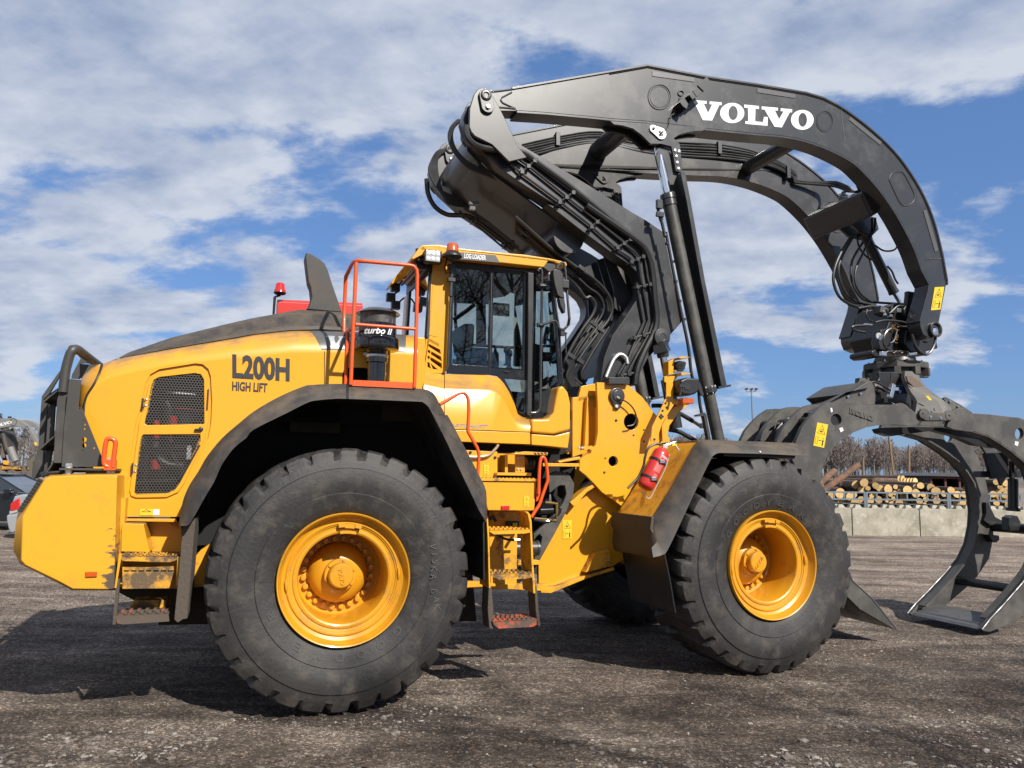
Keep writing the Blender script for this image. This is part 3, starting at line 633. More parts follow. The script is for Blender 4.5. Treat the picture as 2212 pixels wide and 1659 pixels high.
def clamp(a, b, parent, y=.965, w=.012):
    pa, pb = at(*a, y), at(*b, y); m = MB(); m.tube([pa, pb], w, 6); m.tube([pa, pa + Vector((0, -.02, 0)), pa + Vector((0, .04, 0))], w * .8, 6)
    for f_ in (.15, .5, .85): c = pa.lerp(pb, f_); m.box(c + Vector((0, -.008, 0)), (.035, .03, .035))
    return m.build('pipe_clamp', 'grey_paint', parent)
for a, b in ((('C7', 1050, 920), ('C7', 1220, 770)), (('C7', 1400, 1200), ('C7', 1580, 1070)), (('C7', 1700, 1430), ('C7', 1850, 1300)), (('C7', 1940, 1620), ('C7', 2110, 1510)), (('D1', 985, 490), ('D1', 1120, 430)), (('D1', 1030, 690), ('D1', 1180, 660)),
             (('D1', 1000, 1110), ('D1', 1210, 1045)), (('D1', 900, 1410), ('D1', 1070, 1380))): clamp(a, b, lbN)
# bundles that run over the near and far arm ends and underneath
hoses('hydraulic_hose', [('C7', [(510 - 9 * k, 410, 1.25), (440 - 7 * k, 480, 1.25), (425 - 9 * k, 580, 1.25), (470 - 9 * k, 700, 1.22), (580, 810 + 14 * k, 1.2), (760, 900 + 10 * k, 1.2), (900, 970 + 8 * k, 1.2), (1250, 1200, 1.2), (1800, 1600, 1.2)], 1.2, .014) for k in range(4)], lbN)
hoses('hydraulic_hose', [('C7', [(420 - 6 * k, 680, 2.16), (300 + 4 * k, 700 + 8 * k, 2.16), (235 + 12 * k, 800, 2.16), (215 + 20 * k, 900 + 10 * k, 2.12), (290 + 14 * k, 1040 + 18 * k, 2.1), (400, 1110 + 20 * k, 2.08), (600, 1180 + 14 * k, 2.05), (900, 1350 + 10 * k, 2.05), (1400, 1700, 2.05)], 2.05, .015) for k in range(5)], lbF)
hoses('hydraulic_hose', [('C7', [(190, 960), (205, 1100), (270, 1220), (380, 1290), (520, 1300), (640, 1340), (1000, 1620)], 1.9, .026)], lbF)
hoses('hydraulic_pipe', [('C7', [(490, 1255), (640, 1380), (930, 1620)], 1.88, .012), ('C7', [(540, 1235), (700, 1340), (980, 1570), (1100, 1659)], 1.86, .012), ('C7', [(560, 1225), (760, 1360), (1050, 1600)], 1.84, .012)], lbF, 'grey_paint')
for a, b in ((('C7', 610, 1370), ('C7', 670, 1310)), (('C7', 910, 1600), ('C7', 1000, 1540))): clamp(a, b, lbF, 1.86)
m = MB()
for (x, y) in ((610, 1185), (650, 1185), (615, 1235), (1090, 1465), (1130, 1470), (1095, 1505), (840, 985), (870, 958), (1355, 1295)): m.box(at('C7', x, y, 1.35), (.05, .04, .035))
m.build('pipe_clamp', 'grey_paint', L0)
# hoses that sweep through the knee
hoses('hydraulic_hose', [('D1', [(60, 110 + 16 * k), (330, 350 + 15 * k), (540, 510 + 18 * k), (690 - 8 * k, 610 + 20 * k), (800 - 16 * k, 720 + 6 * k), (850 - 17 * k, 830), (830 - 17 * k, 940 - 4 * k), (720 - 14 * k, 1080 - 6 * k), (610 - 12 * k, 1230 - 5 * k), (560 - 12 * k, 1320 + 3 * (k % 3)), (500 + 6 * k, 1440 - 9 * (k % 2)), (555 + 9 * k, 1500)], 1.22 + .05 * (k % 4) + .012 * k, (.017, .013, .020)[k % 3]) for k in range(9)], L0)
hoses('hydraulic_hose', [('D1', [(860 - 8 * k, 880), (830 - 10 * k, 1000), (740 - 12 * k, 1140), (650 - 10 * k, 1290), (600 - 8 * k, 1400), (640 - 4 * k, 1500)], 1.34 + .02 * k, .015) for k in range(4)], L0)
m = MB()
for (x, y) in ((600, 530), (700, 985), (760, 1035), (520, 1250), (590, 1290), (545, 1470)): m.box(at('D1', x, y, 1.2), (.08, .03, .04), Matrix.Rotation(R(30), 3, 'Y'))
m.build('pipe_clamp', 'grey_paint', L0, bevel=.004)
hoses('hydraulic_hose', [('D1', [(470 + 14 * k, 1280), (500 + 10 * k, 1340), (480 + 12 * k, 1420), (520 + 10 * k, 1500)], 1.10 + .02 * k, .016) for k in range(5)], L0)
MB().tube(spl(pl('D1', [(800, 1420), (850, 1300), (890, 1245), (930, 1235), (965, 1265), (975, 1310)], .96), 5), .018, 10).build('hose_guard', 'zinc', lbN)
# hose run along the far upper arm, looping to the cross beam
for k in range(6):
    pts = pl('C7', [(1080, 640 + 22 * k), (1250, 600 + 24 * k), (1450, 560 + 22 * k), (1790, 520 + 22 * k)], 2.2) + pl('C8', [(300, 850 + 22 * k), (650, 880 + 25 * k), (950, 905 + 25 * k), (1180, 950 + 22 * k), (1330, 1000 + 18 * k), (1500, 1080 + 14 * k), (1650, 1190 + 12 * k)], 2.2) + pl('D2', [(150, 540 + 4 * k, 2.2), (280, 560 + 3 * k, 2.15), (400, 560 + 6 * k, 2.05), (480, 590 + 6 * k, 1.8), (520, 625, 1.75)], 2)
    MB().tube(spl(pts, 4), .010 + .003 * (k % 3), 7).build('hydraulic_hose', 'rubber_hose', armF)
m = MB()
for (c, x, y) in (('C7', 1410, 590), ('C8', 975, 940), ('C8', 1580, 1180)): m.box(at(c, x, y, 2.19), (.05, .05, .16))
m.build('pipe_clamp', 'grey_paint', armF, bevel=.004)
hoses('hydraulic_hose', [('D2', [(590, 870), (520, 980), (475, 1090), (470, 1190), (520, 1290), (640, 1345), (780, 1350)], 1.5, .017), ('D2', [(605, 870), (530, 1000), (500, 1100), (530, 1220), (600, 1300), (720, 1335)], 1.55, .015), ('D2', [(660, 920), (590, 1040), (585, 1160), (630, 1260), (700, 1305), (880, 1320)], 1.5, .015),
    ('D2', [(720, 760), (715, 860), (660, 990), (615, 1090), (610, 1180), (650, 1260), (720, 1310)], 1.45, .014), ('D2', [(740, 760), (735, 830), (700, 900)], 1.4, .014), ('D2', [(795, 735), (870, 820), (895, 900), (870, 965), (800, 975), (740, 940)], 1.35, .011), ('D2', [(620, 880), (640, 960), (700, 1025), (760, 1040)], 1.6, .011),
    ('D2', [(625, 500), (620, 540), (635, 580)], 1.3, .012), ('D2', [(640, 505), (650, 545), (640, 590), (590, 590)], 1.3, .010), ('D2', [(660, 520), (680, 550), (650, 575), (600, 590)], 1.3, .010)], L0)
MB().box(at('D2', 530, 620, 1.7), (.12, .08, .05)).box(at('D2', 545, 600, 1.65), (.08, .05, .05)).cyl(at('D2', 500, 620, 1.7), at('D2', 580, 575, 1.6), .015, 8).build('hose_fitting', 'steel', L0, bevel=.005)
# warning sticker low on the near arm + pivot ring at its tip
def sticker(name_, crop, q, y, parent, kind=0, th=.003):
    P = pl(crop, q, y); o = MB().prism([P], y - th, y).build(name_, 'sticker_yellow', parent, smooth=0)
    a, b, c, d = P
    def pt(u, v): p = (d.lerp(c, u)).lerp(a.lerp(b, u), v); p = p.copy(); p.y = y - th - .0015; return p
    m = MB()
    def line(pts, w=.0035, closed=False): m.tube([pt(*p) for p in pts], w, 4, closed)
    s = (P[1] - P[0]).length
    line([(.15, .56), (.85, .56), (.5, .92)], s * .022, True)
    if kind == 0:
        line([(.36, .64), (.62, .66)], s * .03); line([(.42, .70), (.55, .62)], s * .03); line([(.45, .74), (.6, .74)], s * .02)
        line([(.1, .12), (.1, .40), (.30, .40), (.30, .12)], s * .014, True); line([(.38, .27), (.62, .27)], s * .022); line([(.78, .08), (.78, .30)], s * .055); line([(.78, .36), (.78, .38)], s * .05); line([(.68, .28), (.88, .28)], s * .02)
    elif kind == 1:
        line([(.5, .64), (.5, .78)], s * .03); line([(.2, .12), (.2, .38), (.5, .32), (.8, .38), (.8, .12), (.5, .08)], s * .02, True); line([(.5, .08), (.5, .32)], s * .015)
    m.build('pictogram', 'sticker_black', o, smooth=0); return o
sticker('warning_sticker', 'D2', [(1128, 1213), (1190, 1210), (1165, 1358), (1103, 1364)], AY + .010, armN)
c = at('D2', 1130, 1490, AY)
m = MB().lathe([(.072, .03), (.090, .03), (.090, -.022), (.084, -.026), (.070, -.024), (.066, .0), (.0, .0)], c, (0, 1, 0), 32); m.build('tip_pivot', 'grey_paint', armN); MB().lathe([(.045, 0), (.04, -.025), (0, -.03)], at('D2', 1122, 1505, AY), (0, 1, 0), 20).build('pin_bolt', 'steel', armN)
MB().cyl((c.x, AY, c.z), (c.x, AY + adx(c.x) + AT, c.z), .05, 20).build('tip_pin', 'steel', L0)
toe(armF)
# ------------------------------------------------------------------ engine hood
def offs(P, d):
    n = len(P); ar = sum(P[i].x * P[(i + 1) % n].z - P[(i + 1) % n].x * P[i].z for i in range(n)); sg = 1 if ar > 0 else -1; out = []
    for i in range(n):
        t = (P[(i + 1) % n] - P[i - 1]); t = Vector((t.x, 0, t.z)).normalized(); out.append(P[i] + Vector((t.z, 0, -t.x)) * d * sg)
    return out
HY = .50
door_o = pl('C1', [(1172, 1480), (1190, 1380), (1215, 1270), (1250, 1205), (1310, 1172), (1600, 1125), (1645, 1130), (1680, 1160), (1695, 1210), (1705, 1400)], HY) + pl('C2', [(1362, 20), (1358, 110), (1340, 200), (1205, 500), (1165, 560), (1090, 594), (890, 598), (855, 585), (845, 550), (870, 380), (910, 100)], HY)
hole1 = pl('C1', [(1180, 1590), (1205, 1470), (1215, 1390), (1235, 1280), (1255, 1235), (1300, 1212), (1590, 1180), (1640, 1190), (1665, 1235), (1668, 1595), (1200, 1605)], HY)
hole2 = pl('C2', [(935, 185), (1308, 183), (1310, 225), (1175, 500), (1140, 548), (1090, 572), (885, 577), (877, 562), (905, 300), (922, 200)], HY)
recess = offs(door_o, .022)
vent_o = pl('C3', [(720, 1290), (722, 1200), (735, 1150), (770, 1135), (900, 1135), (1060, 1170), (1085, 1240), (1090, 1290)], HY)
side = pl('C1', [(683, 1659), (683, 1500), (690, 1420), (712, 1360), (735, 1320), (860, 1240), (1000, 1195), (1400, 1112), (1900, 1062)], HY) + pl('C3', [(0, 1045), (300, 1012), (600, 1010), (1000, 1018), (1337, 1030), (1337, 1330), (760, 1310), (600, 1310), (400, 1340), (200, 1430), (0, 1550)], HY) \
    + pl('C2', [(1659, 120), (1450, 290), (1350, 420), (1280, 560), (1240, 720), (1185, 722), (812, 722), (812, 480), (560, 470)], HY)
hood = MB().prism([side, recess, vent_o], HY, HY + .03).build('engine_hood', 'yellow', L0, bevel=.007, seg=3)
sh = [
    (HY, [('C1', 735, 1322), ('C1', 860, 1241), ('C1', 1000, 1196), ('C1', 1400, 1113), ('C1', 1900, 1063), ('C3', 0, 1046), ('C3', 300, 1013), ('C3', 600, 1011), ('C3', 1000, 1019), ('C3', 1337, 1031)]),
    (.503, [('C1', 765, 1265), ('C1', 865, 1205), ('C1', 1000, 1163), ('C1', 1400, 1080), ('C1', 1900, 1022), ('C3', 0, 1005), ('C3', 300, 975), ('C3', 600, 975), ('C3', 1000, 985), ('C3', 1337, 1000)]),
    (.52, [('C1', 790, 1215), ('C1', 870, 1165), ('C1', 1000, 1125), ('C1', 1400, 1048), ('C1', 1900, 985), ('C3', 0, 968), ('C3', 300, 930), ('C3', 600, 930), ('C3', 1000, 945), ('C3', 1337, 965)]),
    (.55, [('C1', 812, 1165), ('C1', 872, 1130), ('C1', 1000, 1092), ('C1', 1400, 1018), ('C1', 1900, 945), ('C3', 0, 928), ('C3', 300, 888), ('C3', 600, 885), ('C3', 1000, 900), ('C3', 1337, 925)]),
    (.60, [('C1', 826, 1128), ('C1', 874, 1102), ('C1', 1000, 1068), ('C1', 1400, 997), ('C1', 1900, 918), ('C3', 0, 892), ('C3', 300, 855), ('C3', 600, 850), ('C3', 1000, 868), ('C3', 1337, 895)]),
    (.68, [('C1', 835, 1108), ('C1', 876, 1090), ('C1', 1000, 1056), ('C1', 1400, 984), ('C1', 1900, 901), ('C3', 0, 869), ('C3', 290, 836), ('C3', 600, 834), ('C3', 1000, 850), ('C3', 1337, 878)]),
    (.85, [('C1', 835, 1105), ('C1', 876, 1088), ('C1', 1000, 1054), ('C1', 1400, 982), ('C1', 1900, 899), ('C3', 0, 867), ('C3', 290, 834), ('C3', 600, 832), ('C3', 1000, 849), ('C3', 1337, 877)])]
def sc(row, y, n=60): return resample([at(c, a, b, y) for c, a, b in row], n)
rows = [sc(r, y) for y, r in sh]
for p, q in zip(rows[-1], rows[-2]): p.z = q.z + .004
sm_rows = rows
hs = MB().layers(rows + [[Vector((p.x, 2.1, p.z)) for p in rows[-1]]]); hs.build('hood_top', 'yellow', hood, smooth=60, label='yellow rounded hood shoulder with brown dust along its upper edge')
MB().prism([pl('C3', [(1330, 884), (1400, 888), (1400, 1320), (1330, 1320)], .64)], .64, .9).build('hood_end', 'yellow', hood, bevel=.01)
# decal band and the two visible letters on the shoulder
def onrow(s, t, off=.0025):
    """s along (0..1), t between rows 1..5"""
    i = s * 59; a = min(int(i), 58); f = i - a; j = min(int(t), len(rows) - 2); g = t - j
    P = rows[j][a].lerp(rows[j][a + 1], f).lerp(rows[j + 1][a].lerp(rows[j + 1][a + 1], f), g)
    d = rows[j + 1][a] - rows[j][a]; n = Vector((0, -d.z, d.y)).normalized(); n = n if n.y < 0 else -n; return P + n * off
xs = [p.x for p in rows[3]]
def s_of(x):
    for i in range(59):
        if xs[i + 1] >= x: return (i + (x - xs[i]) / (xs[i + 1] - xs[i])) / 59
    return 1
s0, s1 = s_of(at('C3', 500, 900, .55).x), s_of(at('C3', 1240, 930, .55).x)
dm = MB(); dm.layers([[onrow(s0 + (s1 - s0) * k / 30 + (t_ - 3) * -.012 * (1 - k / 30), t_) for k in range(31)] for t_ in (.6, 1, 1.5, 2, 2.5, 3, 3.5, 4, 4.5, 4.9)])
mat('decal_silver', (.16, .155, .15), .28, .35)
dm.build('decal_band', 'decal_silver', hood, smooth=60)
dm = MB(); a0, a1 = s_of(at('C3', 592, 940, .52).x), s_of(at('C3', 742, 940, .52).x)
def lq(p, q, r_, s_, n=8):      # quad p q (top) r s (bottom) in letter space, cut into strips
    dm.layers([[onrow(a0 + (a1 - a0) * (p[0] + (s_[0] - p[0]) * k / n), 1.0 + 2.2 * (p[1] + (s_[1] - p[1]) * k / n), .004), onrow(a0 + (a1 - a0) * (q[0] + (r_[0] - q[0]) * k / n), 1.0 + 2.2 * (q[1] + (r_[1] - q[1]) * k / n), .004)] for k in range(n + 1)])
lq((.08, 1), (.38, 1), (.64, 0), (.42, 0)); lq((.78, 1), (.90, 1), (.64, 0), (.50, 0)); lq((-.04, 1), (.46, 1), (.46, .86), (-.04, .86)); lq((.66, 1), (1.02, 1), (1.02, .86), (.66, .86))
for k in range(24):
    a_, b_ = 2 * pi * k / 24, 2 * pi * (k + 1) / 24
    def oc(an, rx, ry_): return (1.56 + rx * cos(an), .5 + ry_ * sin(an))
    lq(oc(a_, .50, .54), oc(b_, .50, .54), oc(b_, .22, .38), oc(a_, .22, .38), 1)
dm.build('hood_lettering', 'silver_paint', hood, smooth=0)
# dark cap on top
capr = [(.69, [('C1', 880, 1086), ('C1', 980, 1057), ('C1', 1400, 977), ('C1', 1900, 893), ('C3', 0, 862), ('C3', 290, 829), ('C3', 560, 822), ('C3', 900, 840)]),
        (.70, [('C1', 905, 1079), ('C1', 982, 1055), ('C1', 1400, 960), ('C1', 1900, 870), ('C3', 0, 846), ('C3', 290, 800), ('C3', 560, 795), ('C3', 900, 825)]),
        (.78, [('C1', 940, 1072), ('C1', 990, 1048), ('C1', 1400, 945), ('C1', 1900, 858), ('C3', 0, 834), ('C3', 290, 792), ('C3', 560, 787), ('C3', 900, 815)]),
        (.88, [('C1', 960, 1065), ('C1', 1010, 1030), ('C1', 1400, 908), ('C1', 1900, 790), ('C3', 0, 755), ('C3', 290, 700), ('C3', 560, 698), ('C3', 900, 735)]),
        (1.0, [('C1', 975, 1056), ('C1', 1050, 1011), ('C1', 1400, 890), ('C1', 1900, 768), ('C3', 0, 730), ('C3', 370, 662), ('C3', 700, 682), ('C3', 900, 715)])]
cr = [sc(r, y) for y, r in capr]; last = cr[-1]
MB().layers(cr + [[Vector((p.x, 2.0, p.z)) for p in last], [Vector((p.x, 2.3, p.z - .3)) for p in last]]).build('hood_cap', 'fender_plastic', hood, smooth=45)
# rear rounded corner and the black seam
seam = [('C1', 832, 1110), ('C1', 815, 1170), ('C1', 775, 1258), ('C1', 715, 1355), ('C1', 692, 1420), ('C1', 684, 1500), ('C1', 684, 1600)]
sl_ = [at(c, a, b, .503 + (.10 if b < 1115 else .035 if b < 1180 else 0)) for c, a, b in seam]; le = [at(c, a, b, .66) for c, a, b in (('C1', 800, 1113), ('C1', 745, 1140), ('C1', 690, 1190), ('C1', 655, 1240), ('C1', 645, 1320), ('C1', 640, 1470), ('C1', 640, 1600))]
MB().loft([sl_, [a.lerp(b, .5) + Vector((0, -.03, 0)) for a, b in zip(resample(sl_, 20), resample(le, 20))], le, [Vector((p.x, 2.3, p.z)) for p in le]], 24).build('hood_rear', 'yellow', hood, smooth=60)
MB().tube(spl(sl_, 4), .0085, 8).build('seam_strip', 'rubber_hose', hood)
# door with honeycomb grilles
MB().prism([offs(recess, .02), offs(door_o, -.03)], HY + .020, HY + .028).build('door_surround', 'yellow', hood)
dr = MB().prism([door_o, hole1, hole2], HY + .004, HY + .0195).build('grille_door', 'yellow', hood, bevel=.005, seg=2)
def inside(p, P):
    c = False; n = len(P)
    for i in range(n):
        a, b = P[i], P[i - 1]
        if (a.z > p.z) != (b.z > p.z) and p.x < (b.x - a.x) * (p.z - a.z) / (b.z - a.z) + a.x: c = not c
    return c
def honey(P, y, pitch, w, th):
    m = MB(); x0, x1 = min(p.x for p in P), max(p.x for p in P); z0, z1 = min(p.z for p in P), max(p.z for p in P); ro = pitch / sqrt(3); ri = (pitch - w) / sqrt(3); row = 0; z = z0
    while z < z1 + pitch:
        x = x0 + (pitch / 2 if row % 2 else 0)
        while x < x1 + pitch:
            if inside(Vector((x, 0, z)), P):
                vs = []; 
                for r_ in (ro, ri):
                    for k in range(6): a = R(30 + 60 * k); vs.append((x + r_ * cos(a), y, z + r_ * sin(a)))
                for k in range(6): a = R(30 + 60 * k); vs.append((x + ri * cos(a), y + th, z + ri * sin(a)))
                fs = []
                for k in range(6): j = (k + 1) % 6; fs.append((k, j, 6 + j, 6 + k)); fs.append((6 + k, 6 + j, 12 + j, 12 + k))
                m.add(vs, fs)
            x += pitch
        z += pitch * sqrt(3) / 2; row += 1
    return m
mat('grille_metal', (.13, .12, .11), .45, .5)
for h_ in (hole1, hole2): honey(offs(h_, .006), HY + .014, .0205, .0050, .003).build('honeycomb_grille', 'grille_metal', dr, smooth=0, weld=False)
m = MB().box(at('C1', 1165, 1428, HY), (.012, .02, .075)).box(at('C1', 1697, 1395, HY), (.010, .016, .15)); m.build('hinge', 'grey_paint', dr)
m = MB().box(at('C2', 865, 405, HY), (.012, .02, .075)); m.build('hinge', 'grey_paint', dr)
m = MB()
for (c, x, y) in (('C1', 1195, 1397), ('C1', 1190, 1447), ('C2', 888, 385), ('C2', 882, 428)): m.lathe([(.011, 0), (.010, .006), (0, .008)], at(c, x, y, HY + .01), (0, -1, 0), 12)
m.build('screw', 'steel', dr)
MB().lathe([(.018, 0), (.018, .012), (.0, .016)], at('C2', 1312, 150, HY + .01), (0, -1, 0), 14).box(at('C2', 1295, 153, HY - .01), (.05, .015, .016)).build('door_handle', 'black_paint', dr, bevel=.003)
p_ = pl('C2', [(1310, 255), (1300, 250), (1170, 480), (1180, 490)], HY); MB().prism([p_], HY - .004, HY + .008).build('door_seal', 'black_paint', dr)
# engine compartment behind the grilles
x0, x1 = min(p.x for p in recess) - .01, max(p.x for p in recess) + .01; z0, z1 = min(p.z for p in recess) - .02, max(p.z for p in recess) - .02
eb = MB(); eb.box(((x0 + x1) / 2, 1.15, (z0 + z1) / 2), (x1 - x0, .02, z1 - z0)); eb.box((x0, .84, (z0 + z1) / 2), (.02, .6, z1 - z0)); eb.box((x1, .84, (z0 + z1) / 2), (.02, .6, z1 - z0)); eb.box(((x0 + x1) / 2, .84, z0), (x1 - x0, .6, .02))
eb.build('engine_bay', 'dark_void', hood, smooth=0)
def P_(c, x, y, d): return at(c, x, y, d)
eng = MB()
for (c, pts, r, y) in (('C1', [(1220, 1400), (1350, 1390), (1500, 1400), (1660, 1410)], .022, .75), ('C1', [(1350, 1420), (1380, 1480), (1370, 1600), (1350, 1700)], .035, .68), ('C1', [(1220, 1350), (1400, 1320), (1660, 1290)], .012, .66), ('C2', [(1030, 330), (1060, 360), (1120, 385), (1200, 390)], .035, .66), ('C2', [(900, 280), (1100, 290), (1300, 270)], .018, .72),
                       ('C2', [(930, 200), (950, 330), (940, 480), (960, 570)], .02, .7), ('C2', [(1100, 190), (1120, 300), (1200, 430)], .014, .64), ('C2', [(890, 500), (1000, 495), (1150, 480)], .016, .66)):
    eng.tube(spl(pl(c, pts, y), 4), r, 10)
for (c, x, y, s_) in (('C1', 1480, 1450, .18), ('C1', 1560, 1560, .14), ('C2', 1000, 450, .15), ('C2', 1200, 300, .12), ('C1', 1300, 1280, .13)): eng.box(at(c, x, y, .9), (s_, .2, s_ * .8))
eng.build('engine_block', mat('engine_black', (.012, .012, .012), .45, .2), hood, bevel=.006)
er = MB(); er.cyl(P_('C2', 1130, 65, .66), P_('C2', 1130, 120, .66), .03, 16).cyl(P_('C2', 1015, 350, .66), P_('C2', 1015, 410, .66), .032, 16).cyl(P_('C2', 1022, 90, .68), P_('C2', 1020, 210, .68), .022, 14).tube([P_('C2', 1115, 185, .62), P_('C2', 1118, 230, .62)], .009, 8)
er.tube(spl(pl('C1', [(1430, 1470), (1560, 1475), (1660, 1490)], .64), 4), .006, 6); er.build('oil_filter', 'red_paint', hood)
ew = MB().cyl(P_('C2', 1020, 230, .66), P_('C2', 1018, 270, .66), .02, 12).box(P_('C2', 1235, 300, .62), (.03, .02, .10)).cyl(P_('C1', 1340, 1330, .66), P_('C1', 1600, 1358, .66), .007, 8); ew.build('engine_label', 'white_paint', hood)
MB().box((-.05, 1.45, 1.80), (2.1, 1.2, 1.42)).box((-.05, .80, 2.30), (1.0, .1, .5)).build('hood_blocker', 'dark_void', hood, smooth=0)  # added black boxes that keep the sky from showing through the hood openings
MB().prism([pl('C3', [(573, 1003), (579, 1003), (577, 1280), (571, 1280)], HY)], HY - .0012, HY + .002).build('panel_gap', 'dark_void', hood, smooth=0)
# side lettering
hl = MB(); y_ = HY - .0025
decal(hl, 'L200H', *[at(*q, y_) for q in (('C1', 1897, 1022), ('C3', 293, 1062), ('C3', 291, 1252), ('C1', 1897, 1224))], bold=.045)
decal(hl, 'HIGH LIFT', *[at(*q, y_) for q in (('C1', 1896, 1247), ('C3', 112, 1263), ('C3', 106, 1340), ('C1', 1895, 1325))], bold=.035)
hl.build('side_lettering', 'decal_text', hood, smooth=0)
# shallow step line under the hood side and small stickers
sticker('warning_sticker', 'C2', [(915, 670), (1000, 670), (998, 712), (914, 712)], HY - .003, hood, kind=2)
s_ = MB().prism([pl('C2', [(1001, 673), (1042, 673), (1041, 710), (1000, 710)], HY)], HY - .004, HY - .001).build('info_sticker', 'white_paint', hood, smooth=0)
MB().prism([pl('C2', [(808, 733), (1150, 735), (1158, 757), (808, 750)], HY - .02)], HY - .02, HY + .2).build('sill_strip', 'yellow', hood, bevel=.004)
# ------------------------------------------------------------------ exhaust stack, extinguisher tank, beacon
MB().prism([pl('C3', [(425, 195), (470, 205), (548, 255), (575, 280), (598, 325), (640, 455), (690, 600), (718, 684), (425, 660), (445, 640), (470, 560), (462, 480), (443, 430), (430, 330), (418, 230)], 1.05)], 1.05, 1.22).build('exhaust_stack', 'fender_plastic', L0, bevel=.010, seg=2)
tk = MB(); a, b = at('C3', 190, 630, 1.75), at('C3', 890, 660, 1.75); hgt = at('C3', 190, 560, 1.75).z - at('C3', 190, 700, 1.75).z
prof = [(-.14, -.5), (-.14, .25), (-.11, .42), (-.05, .5), (.05, .5), (.11, .42), (.14, .25), (.14, -.5)]
tk.layers([[Vector((x, 1.90 + q[0], zz + q[1] * hgt)) for q in prof] for x, zz in ((a.x, a.z), (a.x + .01, a.z), (b.x - .01, b.z), (b.x, b.z))], closed=True, caps=True)
tko = tk.build('red_tank', 'red_paint', L0, bevel=.006)
bc = at('C3', 213, 500, 1.72); tpz = at('C3', 213, 442, 1.72).z; bz = at('C3', 213, 528, 1.72).z
br_ = MB().lathe([(.0, tpz), (.030, tpz - .004), (.040, tpz - .02), (.044, bz + .04), (.052, bz + .03), (.055, bz)], (bc.x, bc.y, 0), (0, 0, 1), 24).build('beacon', 'red_lens', L0)
m = MB().lathe([(.046, bz - .01), (.056, bz), (.056, bz + .006)], (bc.x, bc.y, 0), (0, 0, 1), 24); m.tube(pl('C3', [(213, 525), (210, 545), (170, 560), (160, 700)], 1.72), .011, 8); m.build('beacon_bracket', 'black_paint', br_)
# ------------------------------------------------------------------ air pre-cleaner
PX = at('E5', 560, 900, .35).x; PY = .35
def pz(y, x=560): return at('E5', x, y, PY).z
pc = MB().lathe([(.071, pz(1420)), (.071, pz(1150)), (.082, pz(1140)), (.084, pz(1085))], (PX, PY, 0), (0, 0, 1), 40, caps=True).lathe([(.072, pz(1060)), (.085, pz(1000)), (.150, pz(1000)), (.168, pz(988)), (.171, pz(975)), (.171, pz(872)), (.165, pz(856)), (.147, pz(845))], (PX, PY, 0), (0, 0, 1), 56).lathe([(.147, pz(842)), (.145, pz(690)), (.140, pz(690))], (PX, PY, 0), (0, 0, 1), 56)
pco = pc.build('air_precleaner', 'gloss_black', L0, smooth=35)
MB().lathe([(.0, pz(488) + .01), (.05, pz(488)), (.10, pz(505)), (.15, pz(540)), (.172, pz(565)), (.170, pz(568)), (.14, pz(556)), (.0, pz(545))], (PX, PY, 0), (0, 0, 1), 56).build('cap', 'gloss_black', pco, smooth=35)
MB().lathe([(.086, pz(1086)), (.088, pz(1080)), (.088, pz(1048)), (.086, pz(1044))], (PX, PY, 0), (0, 0, 1), 40).box((PX - .09, PY - .01, pz(1050)), (.03, .02, .02)).build('clamp_band', 'steel', pco)
m = MB(); zb, zt = pz(695), pz(556); rows_ = 12; per = 84
for i in range(rows_):
    for k in range(per):
        a = 2 * pi * (k + .5 * (i % 2)) / per; b = 2 * pi * (k + .5 + .5 * (i % 2)) / per; z1_ = zb + (zt - zb) * i / rows_; z2_ = zb + (zt - zb) * (i + 1) / rows_; w = .95 / per
        for s2 in (-1, 1):
            a2 = a + s2 * pi / per
            m.add([(PX + .138 * cos(a - w), PY + .138 * sin(a - w), z1_), (PX + .138 * cos(a + w * 2.4), PY + .138 * sin(a + w * 2.4), z1_), (PX + .138 * cos(a2 + w * 2.4), PY + .138 * sin(a2 + w * 2.4), z2_), (PX + .138 * cos(a2 - w), PY + .138 * sin(a2 - w), z2_)], [(0, 1, 2, 3)])
m.build('screen', 'grille_metal', pco, smooth=0, weld=False)
MB().lathe([(.05, zb), (.05, zt)], (PX, PY, 0), (0, 0, 1), 20).build('core', 'grey_paint', pco)
m = MB(); vs, fs, _ = text('turbo II', .03, .3); xa, xb = at('E5', 418, 760, PY - .146).x, at('E5', 748, 770, PY - .146).x; za, zb_ = at('E5', 560, 795, PY - .146).z, at('E5', 560, 715, PY - .146).z
m.add([(xa + (xb - xa) * v.x, PY - sqrt(max(1e-5, .1475 ** 2 - (xa + (xb - xa) * v.x - PX) ** 2)), za + (zb_ - za) * v.y) for v in vs], fs); m.build('cleaner_lettering', 'white_paint', pco, smooth=0)
# ------------------------------------------------------------------ counterweight, rear guard, steps
l0 = pl('C2', [(300, 470), (340, 458), (480, 452), (750, 448), (765, 462), (745, 1185), (735, 1195), (475, 1193), (400, 1150), (165, 1035), (137, 1005), (150, 720), (165, 690)], .12)
l1 = pl('C2', [(270, 478), (330, 448), (480, 442), (755, 440), (775, 450), (752, 1190), (740, 1203), (470, 1202), (390, 1160), (130, 1030), (84, 935), (105, 750), (118, 690)], .20)
l1 = [Vector((p.x, .20, p.z)) for p in l1]; cwb = [Vector((p.x, 2.85, p.z)) for p in l1]
q0, q1 = at('C2', 610, 1100, .12), at('C2', 750, 1100, .12); zq0, zq1 = at('C2', 745, 560, .12).z, at('C2', 745, 1190, .12).z
mat('counterweight_yellow', (.80, .39, .018), .42, var=((.30, .15, .03), 45, .72, .75), dust=(DU, 3.3, .56, .8, .4), coat=.15, updust=.3, bump=(90, .12, .002), mud=[(0, q0.x, q1.x), (2, zq0, zq1)])
